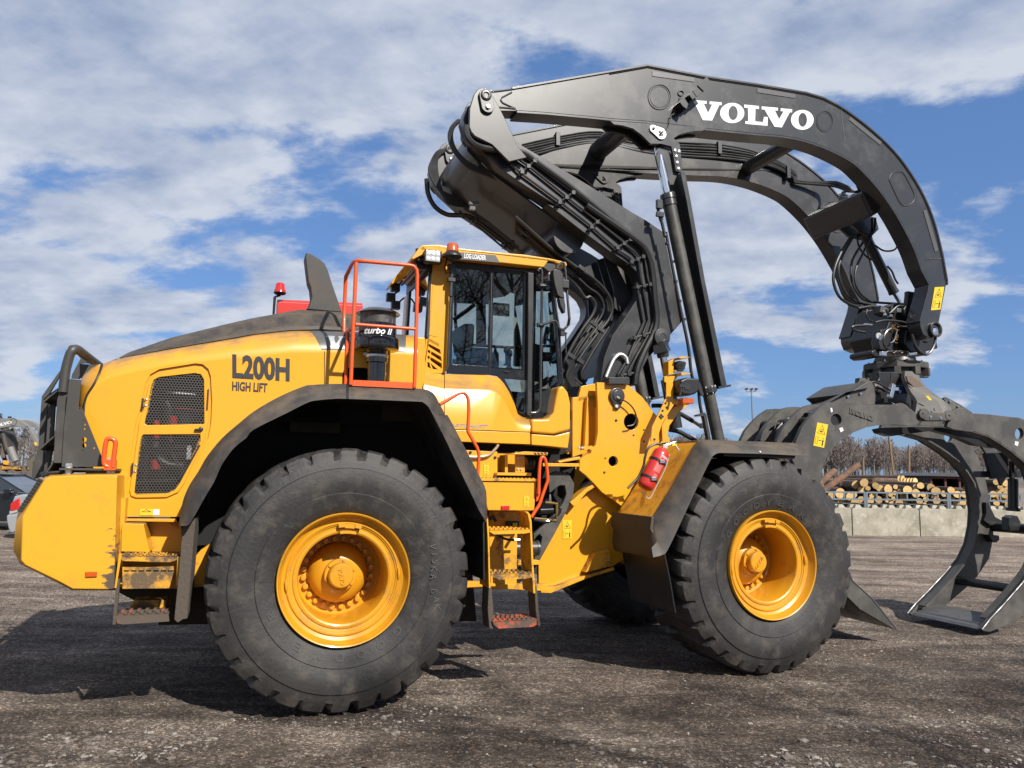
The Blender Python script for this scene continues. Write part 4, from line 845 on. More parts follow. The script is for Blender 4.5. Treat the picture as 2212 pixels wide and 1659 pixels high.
cw = MB().layers([l0, l1, cwb], closed=True, caps=True).build('counterweight', 'counterweight_yellow', L0, bevel=.022, seg=4)
rz_ = pl('C2', [(765, 452), (822, 440), (822, 700), (800, 1100), (752, 1195)], .22)
gq = MB(); A0, A1, A2, A3 = [Vector((p.x, .175, p.z)) for p in pl('C2', [(117, 685), (150, 690), (290, 482), (262, 470)], .175)]
gp = MB().prism([[A0, A1, A2, A3]], .150, .165)
for i in range(11):
    for j in range(3):
        c = A0.lerp(A3, (i + .5) / 11).lerp(A1.lerp(A2, (i + .5) / 11), (j + .5) / 3); gp.lathe([(.009, 0), (.007, .006), (.004, .006)], (c.x, .150, c.z), (0, -1, 0), 6)
gp.build('anti_slip_plate', 'guard_grey', L0, smooth=0)
MB().tube(spl([Vector((p.x, .3, p.z + .012)) for p in pl('C2', [(275, 470), (310, 452), (345, 445), (480, 438)], .3)], 3), .012, 8).tube(spl([Vector((p.x, .5, p.z + .02)) for p in pl('C2', [(265, 465), (305, 445), (360, 438)], .5)], 3), .012, 8).build('rubber_lip', 'rubber_hose', cw)
MB().prism([pl('C2', [(558, 1080), (636, 1079), (635, 1112), (558, 1115)], .12)], .108, .121).build('side_reflector', 'amber_lens', cw, bevel=.003)
# muddy trailing edge
rg_ = MB()
gy = .33
guard = [pl('E6', [(440, 490), (558, 500), (530, 770), (560, 775), (590, 840), (690, 1090), (805, 1372), (365, 1375), (385, 1000), (410, 760)], gy)]
for (x, y, r) in ((582, 910, 10), (597, 949, 9), (593, 992, 9), (592, 1100, 25), (588, 1158, 25), (689, 1185, 9), (577, 1208, 7), (545, 786, 9)): guard.append(ell('E6', x, y, r, r, gy, 14))
gd = MB().prism(guard, gy, gy + .02).prism([pl('E6', [(340, 1385), (910, 1392), (910, 1412), (340, 1405)], gy - .1)], gy - .10, gy + .25).prism([pl('E6', [(430, 495), (440, 490), (385, 1000), (365, 1375), (355, 1375)], gy)], gy + .02, gy + .35)
gdo = gd.build('rear_guard', 'guard_grey', L0, bevel=.004)
MB().prism([pl('E6', [(470, 560), (640, 560), (660, 1430), (330, 1430), (400, 1000)], .7)], .7, 2.4).build('radiator_housing', 'guard_grey', gdo)  # solid radiator block, added to close a lit gap in the rear shadow
m = MB().cyl(at('E6', 436, 1372, gy - .05), at('E6', 436, 1450, gy - .05), .022, 16).cyl(at('E6', 840, 1400, gy - .05), at('E6', 840, 1440, gy - .05), .018, 16).cyl(at('E6', 875, 1400, gy - .05), at('E6', 875, 1440, gy - .05), .016, 16).hexnut(at('E6', 436, 1370, gy - .05), .022, .02, (0, 0, 1)); m.build('mounting_bolt', 'zinc', gdo)
# the framed rear grille: vertical plates with shelves between them
fr_o = pl('E6', [(350, 400), (170, 660), (150, 900), (130, 1180), (62, 1500), (100, 1530), (172, 1470), (270, 1300), (290, 1330), (330, 1330), (395, 780), (415, 640), (330, 620)], gy)
def plate(pts, y0, y1): return MB().prism([pl('E6', pts, gy)], y0, y1)
m = MB()
m.prism([pl('E6', [(335, 625), (420, 628), (415, 655), (400, 690), (392, 800), (385, 985), (372, 1110), (362, 1335), (275, 1335), (288, 1040), (302, 830), (312, 690)], gy)], gy + .02, gy + .05)
m.prism([pl('E6', [(330, 640), (345, 640), (330, 1340), (300, 1340)], gy)], gy + .05, gy + .9)
m.prism([pl('E6', [(240, 640), (330, 580), (320, 640), (300, 760), (275, 1180), (240, 1400), (180, 1470), (200, 1180)], gy + .25)], gy + .25, gy + .28)
m.prism([pl('E6', [(165, 660), (240, 640), (215, 900), (200, 1180), (178, 1470), (60, 1500), (75, 1350), (130, 1180), (152, 800)], gy + .35)], gy + .35, gy + .38)
m.prism([pl('E6', [(170, 655), (355, 395), (340, 470), (240, 640), (180, 700)], gy + .15)], gy + .15, gy + .18)
for (pts) in ([(170, 700), (240, 640), (330, 572), (330, 590), (240, 662), (170, 722)], [(130, 1180), (200, 1115), (290, 1040), (290, 1060), (200, 1138), (130, 1205)], [(300, 980), (385, 965), (385, 985), (300, 1000)]): m.prism([pl('E6', pts, gy)], gy + .05, gy + .9)
m.prism([pl('E6', [(270, 1300), (280, 1320), (170, 1475), (160, 1465)], gy)], gy + .05, gy + .6)
m.build('grille_frame', 'guard_grey', gdo, bevel=.003)
m = MB().tube(spl(pl('E6', [(378, 625), (392, 500), (405, 400)], gy + .02), 4) + spl(pl('E6', [(425, 320), (450, 240), (478, 200)], gy + .02), 3) + [at('E6', 505, 190, gy + .05), at('E6', 530, 198, gy + .09)] + [at('E6', 530, 198, gy + .09) + Vector((0, .4, .0)), at('E6', 530, 198, gy + .09) + Vector((0, 1.7, .0))], .031, 20)
m.build('guard_tube', 'guard_grey', gdo, smooth=60)
MB().prism([pl('E6', [(545, 340), (745, 348), (700, 385), (560, 480), (545, 480)], .8)], .8, .83).prism([pl('E6', [(530, 260), (555, 285), (470, 440), (460, 485), (545, 490), (545, 340), (600, 330), (740, 345)], 1.0)], 1.0, 1.02).build('radiator_frame', 'guard_grey', gdo)
hb = MB().tube(spl(pl('E6', [(835, 1375), (800, 1355), (788, 1310), (798, 1200), (815, 1110), (840, 1090), (880, 1098), (905, 1130), (895, 1230), (885, 1310), (882, 1380)], gy - .12), 4), .0155, 12).box(at('E6', 855, 1355, gy - .10), (.07, .06, .07)); hb.build('grab_handle', 'orange', L0, bevel=.002)
m = MB().hexnut(at('E6', 845, 1315, gy - .11), .014, .02, (0, 0, 1)).hexnut(at('E6', 876, 1318, gy - .09), .013, .016, (0, 0, 1)); m.build('handle_bolt', 'zinc', gdo)
# rear steps
stp = MB().prism([pl('C2', [(800, 765), (938, 768), (978, 955), (790, 950), (792, 800)], .34)], .34, .60).build('step_housing', 'yellow', L0, bevel=.006)
MB().prism([pl('C2', [(785, 600), (822, 600), (812, 760), (800, 960), (800, 1180), (745, 1190), (765, 760)], .36)], .36, .60).build('counterweight_flange', 'yellow_cast', cw)
MB().prism([pl('C2', [(930, 755), (1185, 755), (1185, 965), (1180, 1190), (800, 1190), (800, 950)], .62)], .62, .66).build('step_back', 'yellow_dirty', stp)
m = MB()
for t0, t1, yy0, yy1, mt in (((785, 978), (1165, 978), .16, .5, 0),):
    m.prism([pl('C2', [(783, 982), (1165, 985), (1165, 1000), (1110, 1018), (800, 1010)], .16)], .16, .52)
    a, b = at('C2', 790, 975, .16), at('C2', 1160, 978, .16)
    for k in range(16): c = a.lerp(b, (k + .5) / 16); m.box(c + Vector((0, .02 if k % 2 else .06, .004)), ((b.x - a.x) / 26, .04, .012)); m.box(c + Vector((0, .12 if k % 2 else .17, .004)), ((b.x - a.x) / 26, .04, .012))
m.build('step_tread', 'yellow_muddy', stp)
m = MB().prism([pl('C2', [(800, 1050), (960, 1052), (1135, 1045), (1135, 1080), (1105, 1188), (800, 1192)], .18)], .18, .20); a, b = at('C2', 830, 1062, .18), at('C2', 1120, 1062, .18)
for k in range(7): m.box(a.lerp(b, k / 6) + Vector((0, .0, 0)), (.03, .03, .012))
m.build('step_riser', 'yellow_muddy', stp)
MB().prism([pl('C2', [(778, 962), (796, 962), (760, 1185), (748, 1188), (766, 1050)], .15)], .15, .165).prism([pl('C2', [(1160, 980), (1178, 985), (1165, 1170), (1150, 1170)], .15)], .15, .165).build('step_side', 'yellow', stp)
MB().prism([pl('C2', [(760, 1130), (783, 1130), (756, 1425), (735, 1425)], .16)], .16, .20).build('rubber_hanger', 'mud', stp)
m = MB().prism([pl('C2', [(760, 1372), (1100, 1358), (1105, 1405), (800, 1425), (762, 1415)], .16)], .16, .19).prism([pl('C2', [(760, 1370), (1100, 1356), (1100, 1366), (762, 1382)], .16)], .19, .45)
a, b = at('C2', 775, 1362, .16), at('C2', 1095, 1350, .16)
for k in range(12): m.box(a.lerp(b, (k + .5) / 12) + Vector((0, .05 if k % 2 else .12, .006)), (.02, .05, .02))
m.build('lower_step', 'step_orange', stp)
MB().prism([pl('C2', [(850, 1300), (880, 1265), (1085, 1265), (1080, 1330), (1060, 1362), (850, 1358)], .42)], .42, .6).build('middle_step', 'yellow_muddy', stp, bevel=.004)
MB().prism([pl('C2', [(740, 1200), (880, 1272), (1180, 1300), (1190, 1000), (740, 1150)], .75)], .75, 2.4).build('rear_frame', 'frame_dark', L0, bevel=.01)
MB().prism([pl('C2', [(1192, 790), (1278, 733), (1272, 800), (1225, 1300), (1222, 1388), (1195, 1392), (1160, 1415), (1138, 1392), (1170, 1060)], .10)], .10, .13).prism([pl('C2', [(1260, 740), (1278, 733), (1225, 1385), (1215, 1385)], .12)], .12, .75).build('mud_flap', 'mud', L0, bevel=.006)
MB().prism([pl('C2', [(1222, 1185), (1222, 1090), (1260, 1000), (1310, 940), (1370, 900), (1420, 900), (1420, 1100), (1330, 1180)], .72)], .72, .80).build('axle_guard', 'yellow_dirty', L0, bevel=.006)
# ------------------------------------------------------------------ rear fender
fa = [('C2', 1168, 770, .14), ('C2', 1180, 690, .14), ('C2', 1200, 600, .14), ('C2', 1240, 510, .14), ('C2', 1300, 418, .14), ('C2', 1350, 330, .14), ('C2', 1450, 208, .14), ('C2', 1560, 112, .14), ('C3', 0, 1492, .14), ('C3', 200, 1376, .14), ('C3', 400, 1290, .14), ('C3', 480, 1276, .14), ('C3', 600, 1270, .14), ('C3', 760, 1270, .14), ('C3', 1330, 1306, .14), ('C3', 1400, 1312, .14), ('C3', 1445, 1330, .14), ('C3', 1480, 1365, .14), ('C3', 1520, 1440, .14), ('C3', 1640, 1659, .14), ('C6', 110, 60, .14), ('C6', 340, 500, .14), ('C6', 366, 560, .14), ('C6', 376, 600, .14), ('C6', 381, 755, .14)]
fb = [('C2', 1172, 778, .03), ('C2', 1200, 755, .03), ('C2', 1250, 620, .03), ('C2', 1300, 520, .03), ('C2', 1370, 400, .03), ('C2', 1420, 330, .03), ('C2', 1510, 240, .03), ('C2', 1600, 165, .03), ('C3', 0, 1590, .03), ('C3', 260, 1440, .03), ('C3', 420, 1372, .03), ('C3', 500, 1355, .03), ('C3', 620, 1345, .03), ('C3', 760, 1344, .03), ('C3', 1325, 1370, .03), ('C3', 1385, 1376, .03), ('C3', 1430, 1398, .03), ('C3', 1462, 1440, .03), ('C3', 1500, 1520, .03), ('C3', 1570, 1659, .03), ('C6', 50, 60, .03), ('C6', 310, 600, .03), ('C6', 350, 670, .03), ('C6', 372, 720, .03), ('C6', 379, 775, .03)]
fc = [('C2', 1190, 780, .0), ('C2', 1235, 770, .0), ('C2', 1285, 690, .0), ('C2', 1335, 600, .0), ('C2', 1400, 490, .0), ('C2', 1450, 380, .0), ('C2', 1530, 270, .0), ('C2', 1610, 205, .0), ('C3', 0, 1640, .0), ('C3', 280, 1500, .0), ('C3', 440, 1420, .0), ('C3', 520, 1402, .0), ('C3', 640, 1391, .0), ('C3', 760, 1390, .0), ('C3', 1325, 1412, .0), ('C3', 1380, 1420, .0), ('C3', 1415, 1445, .0), ('C3', 1440, 1480, .0), ('C3', 1475, 1550, .0), ('C3', 1530, 1659, .0), ('C6', 15, 60, .0), ('C6', 290, 640, .0), ('C6', 335, 730, .0), ('C6', 362, 775, .0), ('C6', 372, 800, .0)]
FA, FB, FC = [[at(*q) for q in f_] for f_ in (fa, fb, fc)]
def shift(P, y, d=0): return [Vector((p.x, y, p.z - d)) for p in P]
FA0 = FA; FA, FB, FC = [spl(q, 3) for q in (FA, FB, FC)]
FD = [Vector((p.x, .03, p.z)) for p in FC]; FE = [Vector((c.x * .8 + a.x * .2, .10, c.z * .75 + a.z * .25)) for a, c in zip(FA, FC)]
fen = MB().layers([shift(FA, .52), FA, FB, FC, FD, FE, shift(FE, .9)]).build('rear_fender', 'fender_plastic', L0, smooth=40)
MB().layers([[a + Vector((0, -.004, .003)), b + Vector((0, -.004, 0)), c + Vector((0, -.005, 0))] for a, b, c in [(at('C3', x1_, 1268, .14), at('C3', x1_ - 2, 1345, .03), at('C3', x1_ - 2, 1390, 0)) for x1_ in (755, 775)]]).build('fender_joint', 'black_paint', fen, smooth=0)
# dark inner wheel house
m = MB(); m.prism([[Vector((-1.25, 0, .5)), Vector((-1.2, 0, 1.5)), Vector((-1.0, 0, 2.1)), Vector((-.2, 0, 2.6)), Vector((.95, 0, 2.5)), Vector((1.1, 0, 1.8)), Vector((1.25, 0, .4))]], .92, .94)
m.build('wheel_house', mat('wheel_house', (.05, .03, .012), .9, dust=((.012, .010, .008), 3, .35, .6, .9)), L0, smooth=0)
m = MB()
for pts in ([(500, 350), (600, 260), (900, 215), (1200, 200)],): m.tube(pl('C5', pts, .88), .03, 8)
m.box(at('C3', 1200, 1480, .8), (.35, .15, .2)).box(at('C3', 500, 1520, .8), (.4, .1, .3)).tube(pl('C3', [(630, 1410), (640, 1600)], .8), .02, 8)
m.build('wheel_house_bracket', 'frame_dark', L0, bevel=.01)
MB().prism([[FA0[10], FA0[14], FA0[14] + Vector((0, 0, -.05)), FA0[10] + Vector((0, 0, -.05))]], .3, .9).build('fender_deck', 'black_paint', fen)
# front mud flap of the rear wheel
MB().ribbon(pl('C6', [(382, 755), (352, 800), (356, 1195)], .12), .12, .85, .012).build('mud_flap', 'black_paint', L0)
# ------------------------------------------------------------------ platform rail
ry = .10
kick = MB().prism([pl('E5', [(275, 1345), (1020, 1378), (1020, 1450), (220, 1412)], ry)], ry, ry + .012)
kick.prism([[at('E5', 275, 1345, ry), at('E5', 290, 1346, ry), at('E5', 235, 1412, ry), at('E5', 220, 1412, ry)]], ry + .012, ry + .45)
kk = kick.build('kick_plate', 'orange', L0)
rl = MB(); rr2 = .0145
rl.tube(pl('C3', [(790, 1275), (808, 900), (835, 275)], ry), rr2, 12)
rl.tube([at('C3', 735, 865, .66), at('C3', 735, 860, .68), at('C3', 737, 700, .70), at('C3', 748, 425, .70), at('C3', 752, 390, .68), at('C3', 800, 292, .35), at('C3', 818, 272, .17), at('C3', 850, 264, .11), at('C3', 900, 267, ry), at('C3', 1270, 299, ry), at('C3', 1305, 308, ry), at('C3', 1328, 335, ry), at('C3', 1334, 375, ry), at('C3', 1330, 650, ry), at('C3', 1310, 1300, ry)], rr2, 12)
rl.tube(pl('C3', [(830, 783), (1320, 820)], ry), rr2 * .9, 12); rl.tube([at('C3', 832, 783, ry), at('C3', 735, 868, .68)], rr2 * .9, 12); rl.tube([at('C3', 765, 850, .50), at('C3', 757, 1000, .50), at('C3', 746, 1270, .50)], rr2, 12)
rl.build('guard_rail', 'orange', kk, smooth=60)
# ------------------------------------------------------------------ cab
cabY = .78; farY = 1.87
cab = MB().prism([pl('C4', [(402, 240), (548, 235), (535, 420), (525, 560), (512, 900), (500, 1112), (330, 1110), (372, 840), (385, 420)], cabY)]
                 + [pl('C4', q, cabY) for q in ([(368, 842), (445, 882), (452, 912), (366, 865)], [(366, 884), (455, 930), (462, 966), (364, 904)], [(361, 930), (380, 938), (378, 962), (360, 950)], [(386, 942), (463, 984), (469, 1022), (384, 966)], [(359, 975), (376, 982), (374, 1008), (358, 995)], [(382, 986), (468, 1036), (470, 1078), (380, 1012)], [(357, 1022), (374, 1032), (385, 1078), (358, 1062)], [(380, 1034), (440, 1084), (400, 1080)])], cabY, cabY + .12).build('cab', 'yellow', L0, bevel=.010)
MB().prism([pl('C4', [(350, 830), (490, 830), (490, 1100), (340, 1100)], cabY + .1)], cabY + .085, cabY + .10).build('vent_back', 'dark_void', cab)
# shallow raised field on the pillar
MB().prism([pl('C4', [(398, 420), (452, 430), (432, 835), (370, 820)], cabY)], cabY - .004, cabY + .001).build('pillar_panel', 'yellow', cab, bevel=.003)
rf = pl('C4', [(318, 124), (435, 121), (620, 151), (860, 176), (1110, 199), (1300, 228), (1424, 256), (1433, 278), (1425, 292), (1378, 274), (1290, 244), (1252, 298), (915, 262), (600, 226), (450, 216), (432, 205), (410, 182), (310, 172), (285, 158)], .70)
roof = MB().prism([rf], .70, farY + .06).build('roof', 'yellow', cab, bevel=.018, seg=3)
MB().prism([pl('C4', [(600, 182), (880, 205), (914, 262), (560, 232), (580, 200)], .697)], .694, .70).build('roof_band', 'decal_grey', roof, smooth=0)
m = MB(); decal(m, 'LOG LOADER', *[at('C4', *q, .6915) for q in ((642, 189), (808, 206), (807, 243), (640, 228))], bold=.03); m.build('roof_lettering', 'white_paint', roof, smooth=0)
# rear visor under the roof, rear window and far pillar
xr = at('C4', 385, 420, cabY)
def P2(x, y, yy_): return at('C4', x, y, yy_)
rv = [at('C4', 318, 124, .70), at('C4', 285, 158, .70), at('C4', 236, 226, .70), at('C4', 245, 238, .70), at('C4', 330, 195, .70), at('C4', 400, 190, .70)]
MB().prism([rv], .70, .95).prism([rv], farY - .25, farY + .06).prism([[rv[0], rv[1], rv[4]]], .95, farY - .25).build('rear_visor', 'yellow', roof, bevel=.006)
n0, n1, n2 = at('C4', 378, 330, cabY + .03), at('C4', 360, 600, cabY + .03), at('C4', 345, 850, cabY + .03)
m = MB().layers([[p, Vector((p.x, farY - .14, p.z))] for p in (n0, n1, n2)]); m.build('rear_window', 'glass', cab, smooth=0)
m = MB().layers([[Vector((p.x - .005, cabY + .0, p.z)), Vector((p.x - .005, cabY + .05, p.z))] for p in (n0, n1, n2)]); m.layers([[Vector((p.x - .005, farY - .26, p.z)), Vector((p.x - .005, farY - .18, p.z))] for p in (n0, n1, n2)]); m.layers([[Vector((n0.x - .006, y, n0.z)), Vector((n0.x - .004, y, n0.z + .10))] for y in (cabY, farY - .1)])
m.build('window_trim', 'black_paint', cab, solid=.01)
m = MB().prism([[p + Vector((d, 0, 0)) for p, d in ((n0, -.01), (n1, -.01), (n2, -.01), (n2 + Vector((0, 0, -.6)), -.01), (n2 + Vector((0, 0, -.6)), .12), (n2, .12), (n1, .12), (n0, .12))]], farY - .16, farY); m.build('far_pillar', 'yellow', cab, bevel=.01)
MB().prism([[n2, n2 + Vector((.02, 0, 0)), n2 + Vector((-.0, 0, -.7)), n2 + Vector((-.04, 0, -.7))]], cabY + .02, farY).build('rear_wall', 'yellow', cab)
MB().tube([at('C4', 262, 318, .9), at('C4', 160, 432, 1.35)], .012, 10).build('visor_stay', 'black_paint', cab)
# inner ceiling, floor, far side frame seen through the door
ceil = pl('C4', [(420, 245), (1250, 305), (1250, 330), (1100, 350), (560, 300), (420, 275)], cabY); MB().prism([ceil], cabY + .02, farY).build('headliner', 'interior', cab, smooth=0)
m = MB().tube(pl('C4', [(560, 700), (640, 645), (700, 600), (720, 585)], farY), .022, 8).tube(pl('C4', [(570, 690), (590, 880)], farY), .018, 8).prism([pl('C4', [(735, 480), (800, 480), (805, 900), (735, 895)], farY)], farY - .02, farY + .02).prism([pl('C4', [(1040, 470), (1085, 470), (1088, 1060), (1030, 1060)], farY)], farY - .02, farY + .02)
m.prism([pl('C4', [(560, 300), (1320, 340), (1320, 480), (900, 480), (830, 580), (560, 570)], farY)], farY - .01, farY + .02)
m.build('far_door_frame', 'interior', cab)
MB().prism([pl('C4', [(1020, 470), (1045, 470), (1035, 1060), (1010, 1060)], farY)], farY - .03, farY - .02).prism([pl('C4', [(590, 905), (812, 925), (805, 1060), (800, 1120), (570, 1110), (580, 920)], farY)], farY - .04, farY).build('far_door_panel', 'interior_light', cab, bevel=.01)
MB().tube(pl('C4', [(545, 862), (610, 890), (840, 905), (1060, 918), (1090, 905)], farY - .1), .015, 10).build('inner_handrail', 'black_paint', cab)
st = MB().prism([pl('C4', [(620, 745), (640, 730), (705, 728), (722, 745), (715, 880), (700, 950), (640, 940), (625, 860)], 1.15)], 1.15, 1.5).prism([pl('C4', [(640, 1000), (860, 1010), (880, 1100), (640, 1100)], 1.1)], 1.1, 1.55); st.build('seat', mat('seat_cloth', (.20, .21, .20), .9), cab, bevel=.03, seg=3)
m = MB().prism([pl('C4', [(500, 1090), (1400, 1180), (1400, 1440), (1100, 1440), (1040, 1340), (500, 1130)], cabY)], farY - .1, farY).prism([pl('C4', [(1180, 880), (1250, 900), (1250, 1180), (1180, 1170)], 1.0)], 1.0, 1.05); m.build('console', 'interior', cab, bevel=.01)
MB().prism([pl('C4', [(1170, 1370), (1360, 1160), (1360, 1230), (1300, 1420), (1170, 1410)], 1.5)], 1.2, 1.8).build('front_trim', 'interior_light', cab, bevel=.03)
sw = at('C4', 1290, 1160, 1.25); m = MB(); rot = Matrix.Rotation(R(-35), 3, 'Y'); m.tube([sw + rot @ Vector((.17 * cos(2 * pi * k / 24), .17 * sin(2 * pi * k / 24), 0)) for k in range(24)], .014, 8, True); m.tube([sw, sw + rot @ Vector((0, 0, -.5))], .03, 10)
for k in range(3): a = 2 * pi * k / 3; m.tube([sw, sw + rot @ Vector((.17 * cos(a), .17 * sin(a), 0))], .012, 6)
m.build('steering_wheel', 'black_paint', cab)
m = MB().box(at('C4', 1268, 822, .95), (.045, .02, .17), Matrix.Rotation(R(14), 3, 'Y')).cyl(at('C4', 1325, 868, .9), at('C4', 1325, 868, .96), .04, 20).tube([at('C4', 1270, 850, .95), at('C4', 1325, 868, .95)], .012, 8).cyl(at('C4', 1240, 985, 1.0), at('C4', 1305, 985, 1.05), .045, 14).tube([at('C4', 1290, 1020, 1.0), at('C4', 1305, 1055, 1.0)], .006, 6); m.build('phone_holder', 'black_paint', cab, bevel=.004)
m = MB().lathe([(.0, .10), (.03, .09), (.035, .05), (.02, .03), (.018, -.06), (.04, -.08), (.045, -.12)], at('C4', 985, 1010, 1.3), (0, 0, 1), 14).lathe([(.0, .10), (.03, .09), (.035, .05), (.02, .03), (.018, -.06), (.04, -.08)], at('C4', 970, 985, 1.1), (0, 0, 1), 14); m.build('joystick', 'black_paint', cab)
MB().lathe([(.0, .14), (.012, .14), (.014, .10), (.034, .07), (.036, -.08), (.0, -.08)], at('C4', 878, 1020, 1.2), (0, 0, 1), 16).build('bottle', mat('bottle_blue', (.10, .22, .33), .15, spec=.8), cab)
MB().box(at('C4', 925, 622, 1.5), (.17, .03, .13)).build('inside_mirror', 'black_paint', cab, bevel=.01); MB().box(at('C4', 925, 625, 1.47), (.14, .01, .10)).build('mirror_glass', mat('mirror', (.5, .45, .38), .05, 1), cab)
MB().box(at('C4', 572, 600, cabY + .08), (.02, .03, .17)).build('hammer', 'red_paint', cab, bevel=.005); MB().box(at('C4', 604, 452, cabY + .03), (.105, .004, .055)).build('window_label', mat('mint_label', (.40, .62, .55), .6), cab)
MB().box(at('C4', 1030, 362, cabY + .03), (.03, .004, .02)).box(at('C4', 566, 1028, cabY + .05), (.03, .03, .05)).build('window_label', 'white_paint', cab)
m = MB()
for a, b in (((695, 355), (850, 345)), ((640, 460), (800, 478)), ((860, 455), (1045, 500)), ((880, 405), (1040, 470))): m.tube([at('C4', *a, 1.3), at('C4', *b, 1.5)], .006, 6)
m.build('roof_bars', 'grey_paint', cab)
# door frame and glass
do = pl('C4', [(528, 235), (620, 240), (915, 268), (1185, 308), (1190, 345), (1178, 700), (1170, 1120), (1165, 1445), (1110, 1440), (1060, 1410), (1035, 1350), (985, 1240), (905, 1132), (840, 1122), (512, 1112), (525, 560), (540, 300)], cabY)
g1 = pl('C4', [(562, 256), (845, 286), (826, 1058), (548, 1042), (556, 560)], cabY); g2 = pl('C4', [(860, 310), (1105, 340), (1090, 1078), (848, 1062)], cabY); g3 = pl('C4', [(950, 1150), (1118, 1162), (1112, 1415), (1060, 1400), (1035, 1340), (1000, 1240)], cabY)
df = MB().prism([do, g1, g2, g3], cabY + .012, cabY + .04).build('door', 'gloss_black', cab, bevel=.003)
MB().prism([g1], cabY + .022, cabY + .026).prism([g2], cabY + .028, cabY + .032).prism([g3], cabY + .022, cabY + .026).build('door_glass', 'glass', df, smooth=0)
MB().tube(pl('C4', [(852, 290), (835, 1110)], cabY + .01), .006, 6).tube(pl('C4', [(1110, 335), (862, 305), (850, 1066), (1093, 1082), (1110, 335)], cabY + .008), .004, 6).tube(pl('C4', [(945, 1098), (985, 1103)], cabY), .005, 6).build('window_rail', 'black_paint', df)
MB().prism([pl('C4', [(1130, 335), (1175, 345), (1172, 640), (1160, 1200), (1158, 1440), (1125, 1435), (1130, 800)], cabY - .03)], cabY - .035, cabY + .01).build('door_pillar', 'grey_paint', cab, bevel=.006)
MB().tube(pl('C4', [(545, 280), (535, 520)], cabY - .06), .018, 12).tube(pl('C4', [(537, 520), (525, 800), (514, 1050), (508, 1075), (495, 1085)], cabY - .05), .0135, 12).box(at('C4', 540, 295, cabY - .06), (.06, .05, .04)).box(at('C4', 540, 395, cabY - .06), (.06, .05, .03)).build('door_hinge_tube', 'grey_paint', df)
# front quarter glass + windscreen
fq = pl('C4', [(1190, 350), (1315, 420), (1335, 560), (1370, 1000), (1392, 1190), (1362, 1215), (1345, 1300), (1330, 1405), (1285, 1458), (1165, 1448), (1175, 900)], cabY + .01); fh = pl('C4', [(1196, 370), (1305, 430), (1325, 600), (1355, 1000), (1366, 1170), (1345, 1230), (1320, 1385), (1285, 1420), (1180, 1398), (1186, 900)], cabY + .01)
fo = MB().prism([fq, fh], cabY + .01, cabY + .04).build('windscreen_frame', 'gloss_black', cab, bevel=.003)
MB().prism([fh], cabY + .02, cabY + .024).build('quarter_glass', 'glass', fo, smooth=0)
ws = pl('C4', [(1312, 425), (1335, 600), (1368, 1000), (1392, 1190)], cabY + .03); MB().layers([[p, p + Vector((.10, .25, 0)), p + Vector((.12, .55, 0)), p + Vector((.10, .85, 0)), Vector((p.x, farY, p.z))] for p in ws]).build('windscreen', 'glass', cab, smooth=60)
MB().prism([pl('C4', [(1312, 425), (1322, 425), (1345, 600), (1402, 1190), (1392, 1190)], farY)], farY - .03, farY).build('front_pillar', 'black_paint', cab)
MB().prism([pl('C4', [(1250, 300), (1275, 232), (1330, 252), (1345, 300), (1300, 345), (1290, 330)], cabY - .06)], cabY - .06, cabY + .1).build('corner_bracket', 'black_paint', cab, bevel=.004)
hr = MB().tube(spl(pl('C4', [(1208, 330), (1215, 312), (1230, 312), (1238, 340)], .70), 3) + pl('C4', [(1236, 600), (1228, 1000), (1226, 1340)], .70) + spl(pl('C4', [(1222, 1385), (1200, 1412), (1150, 1418)], .70), 3), .0125, 12).build('grab_rail', 'grey_paint', cab)
mr_ = MB().tube(spl(pl('C4', [(1355, 310), (1362, 285), (1395, 262), (1412, 290), (1425, 400)], .62), 3) + pl('C4', [(1436, 560), (1448, 690)], .60) + spl(pl('C4', [(1440, 740), (1405, 775), (1370, 765), (1350, 720), (1325, 710), (1290, 722), (1222, 745)], .66), 3), .0115, 10).tube(pl('C4', [(1225, 440), (1265, 440), (1310, 412)], .66), .009, 8).box(at('C4', 1236, 440, .69), (.05, .04, .035)).box(at('C4', 1226, 742, .69), (.06, .04, .035)); mr_.build('mirror_bracket', 'grey_paint', cab, bevel=.002)
mi = MB().prism([pl('C4', [(1312, 322), (1330, 318), (1372, 332), (1388, 360), (1388, 470), (1398, 540), (1375, 540), (1345, 520), (1322, 440), (1310, 360)], .60)], .56, .64).prism([pl('C4', [(1358, 540), (1396, 520), (1410, 600), (1407, 652), (1395, 650), (1370, 600)], .60)], .57, .63).build('wing_mirror', 'black_paint', cab, bevel=.012, seg=3)
MB().box(at('C4', 1412, 430, .6), (.07, .06, .08)).build('mirror_clamp', 'black_paint', mi, bevel=.008); MB().box(at('C4', 1295, 372, .68), (.03, .04, .075)).build('marker_lamp', 'lamp_glass', cab, bevel=.006)
m = MB()
for pts in ([(1330, 500), (1350, 640), (1375, 790), (1385, 1000), (1400, 1200)], [(1340, 560), (1372, 760), (1390, 790), (1420, 800), (1422, 960)], [(1380, 800), (1430, 805)]): m.tube(pl('C4', pts, .86), .007, 6)
m.box(at('C4', 1392, 800, .86), (.04, .04, .06)); m.build('wiper', 'black_paint', cab)
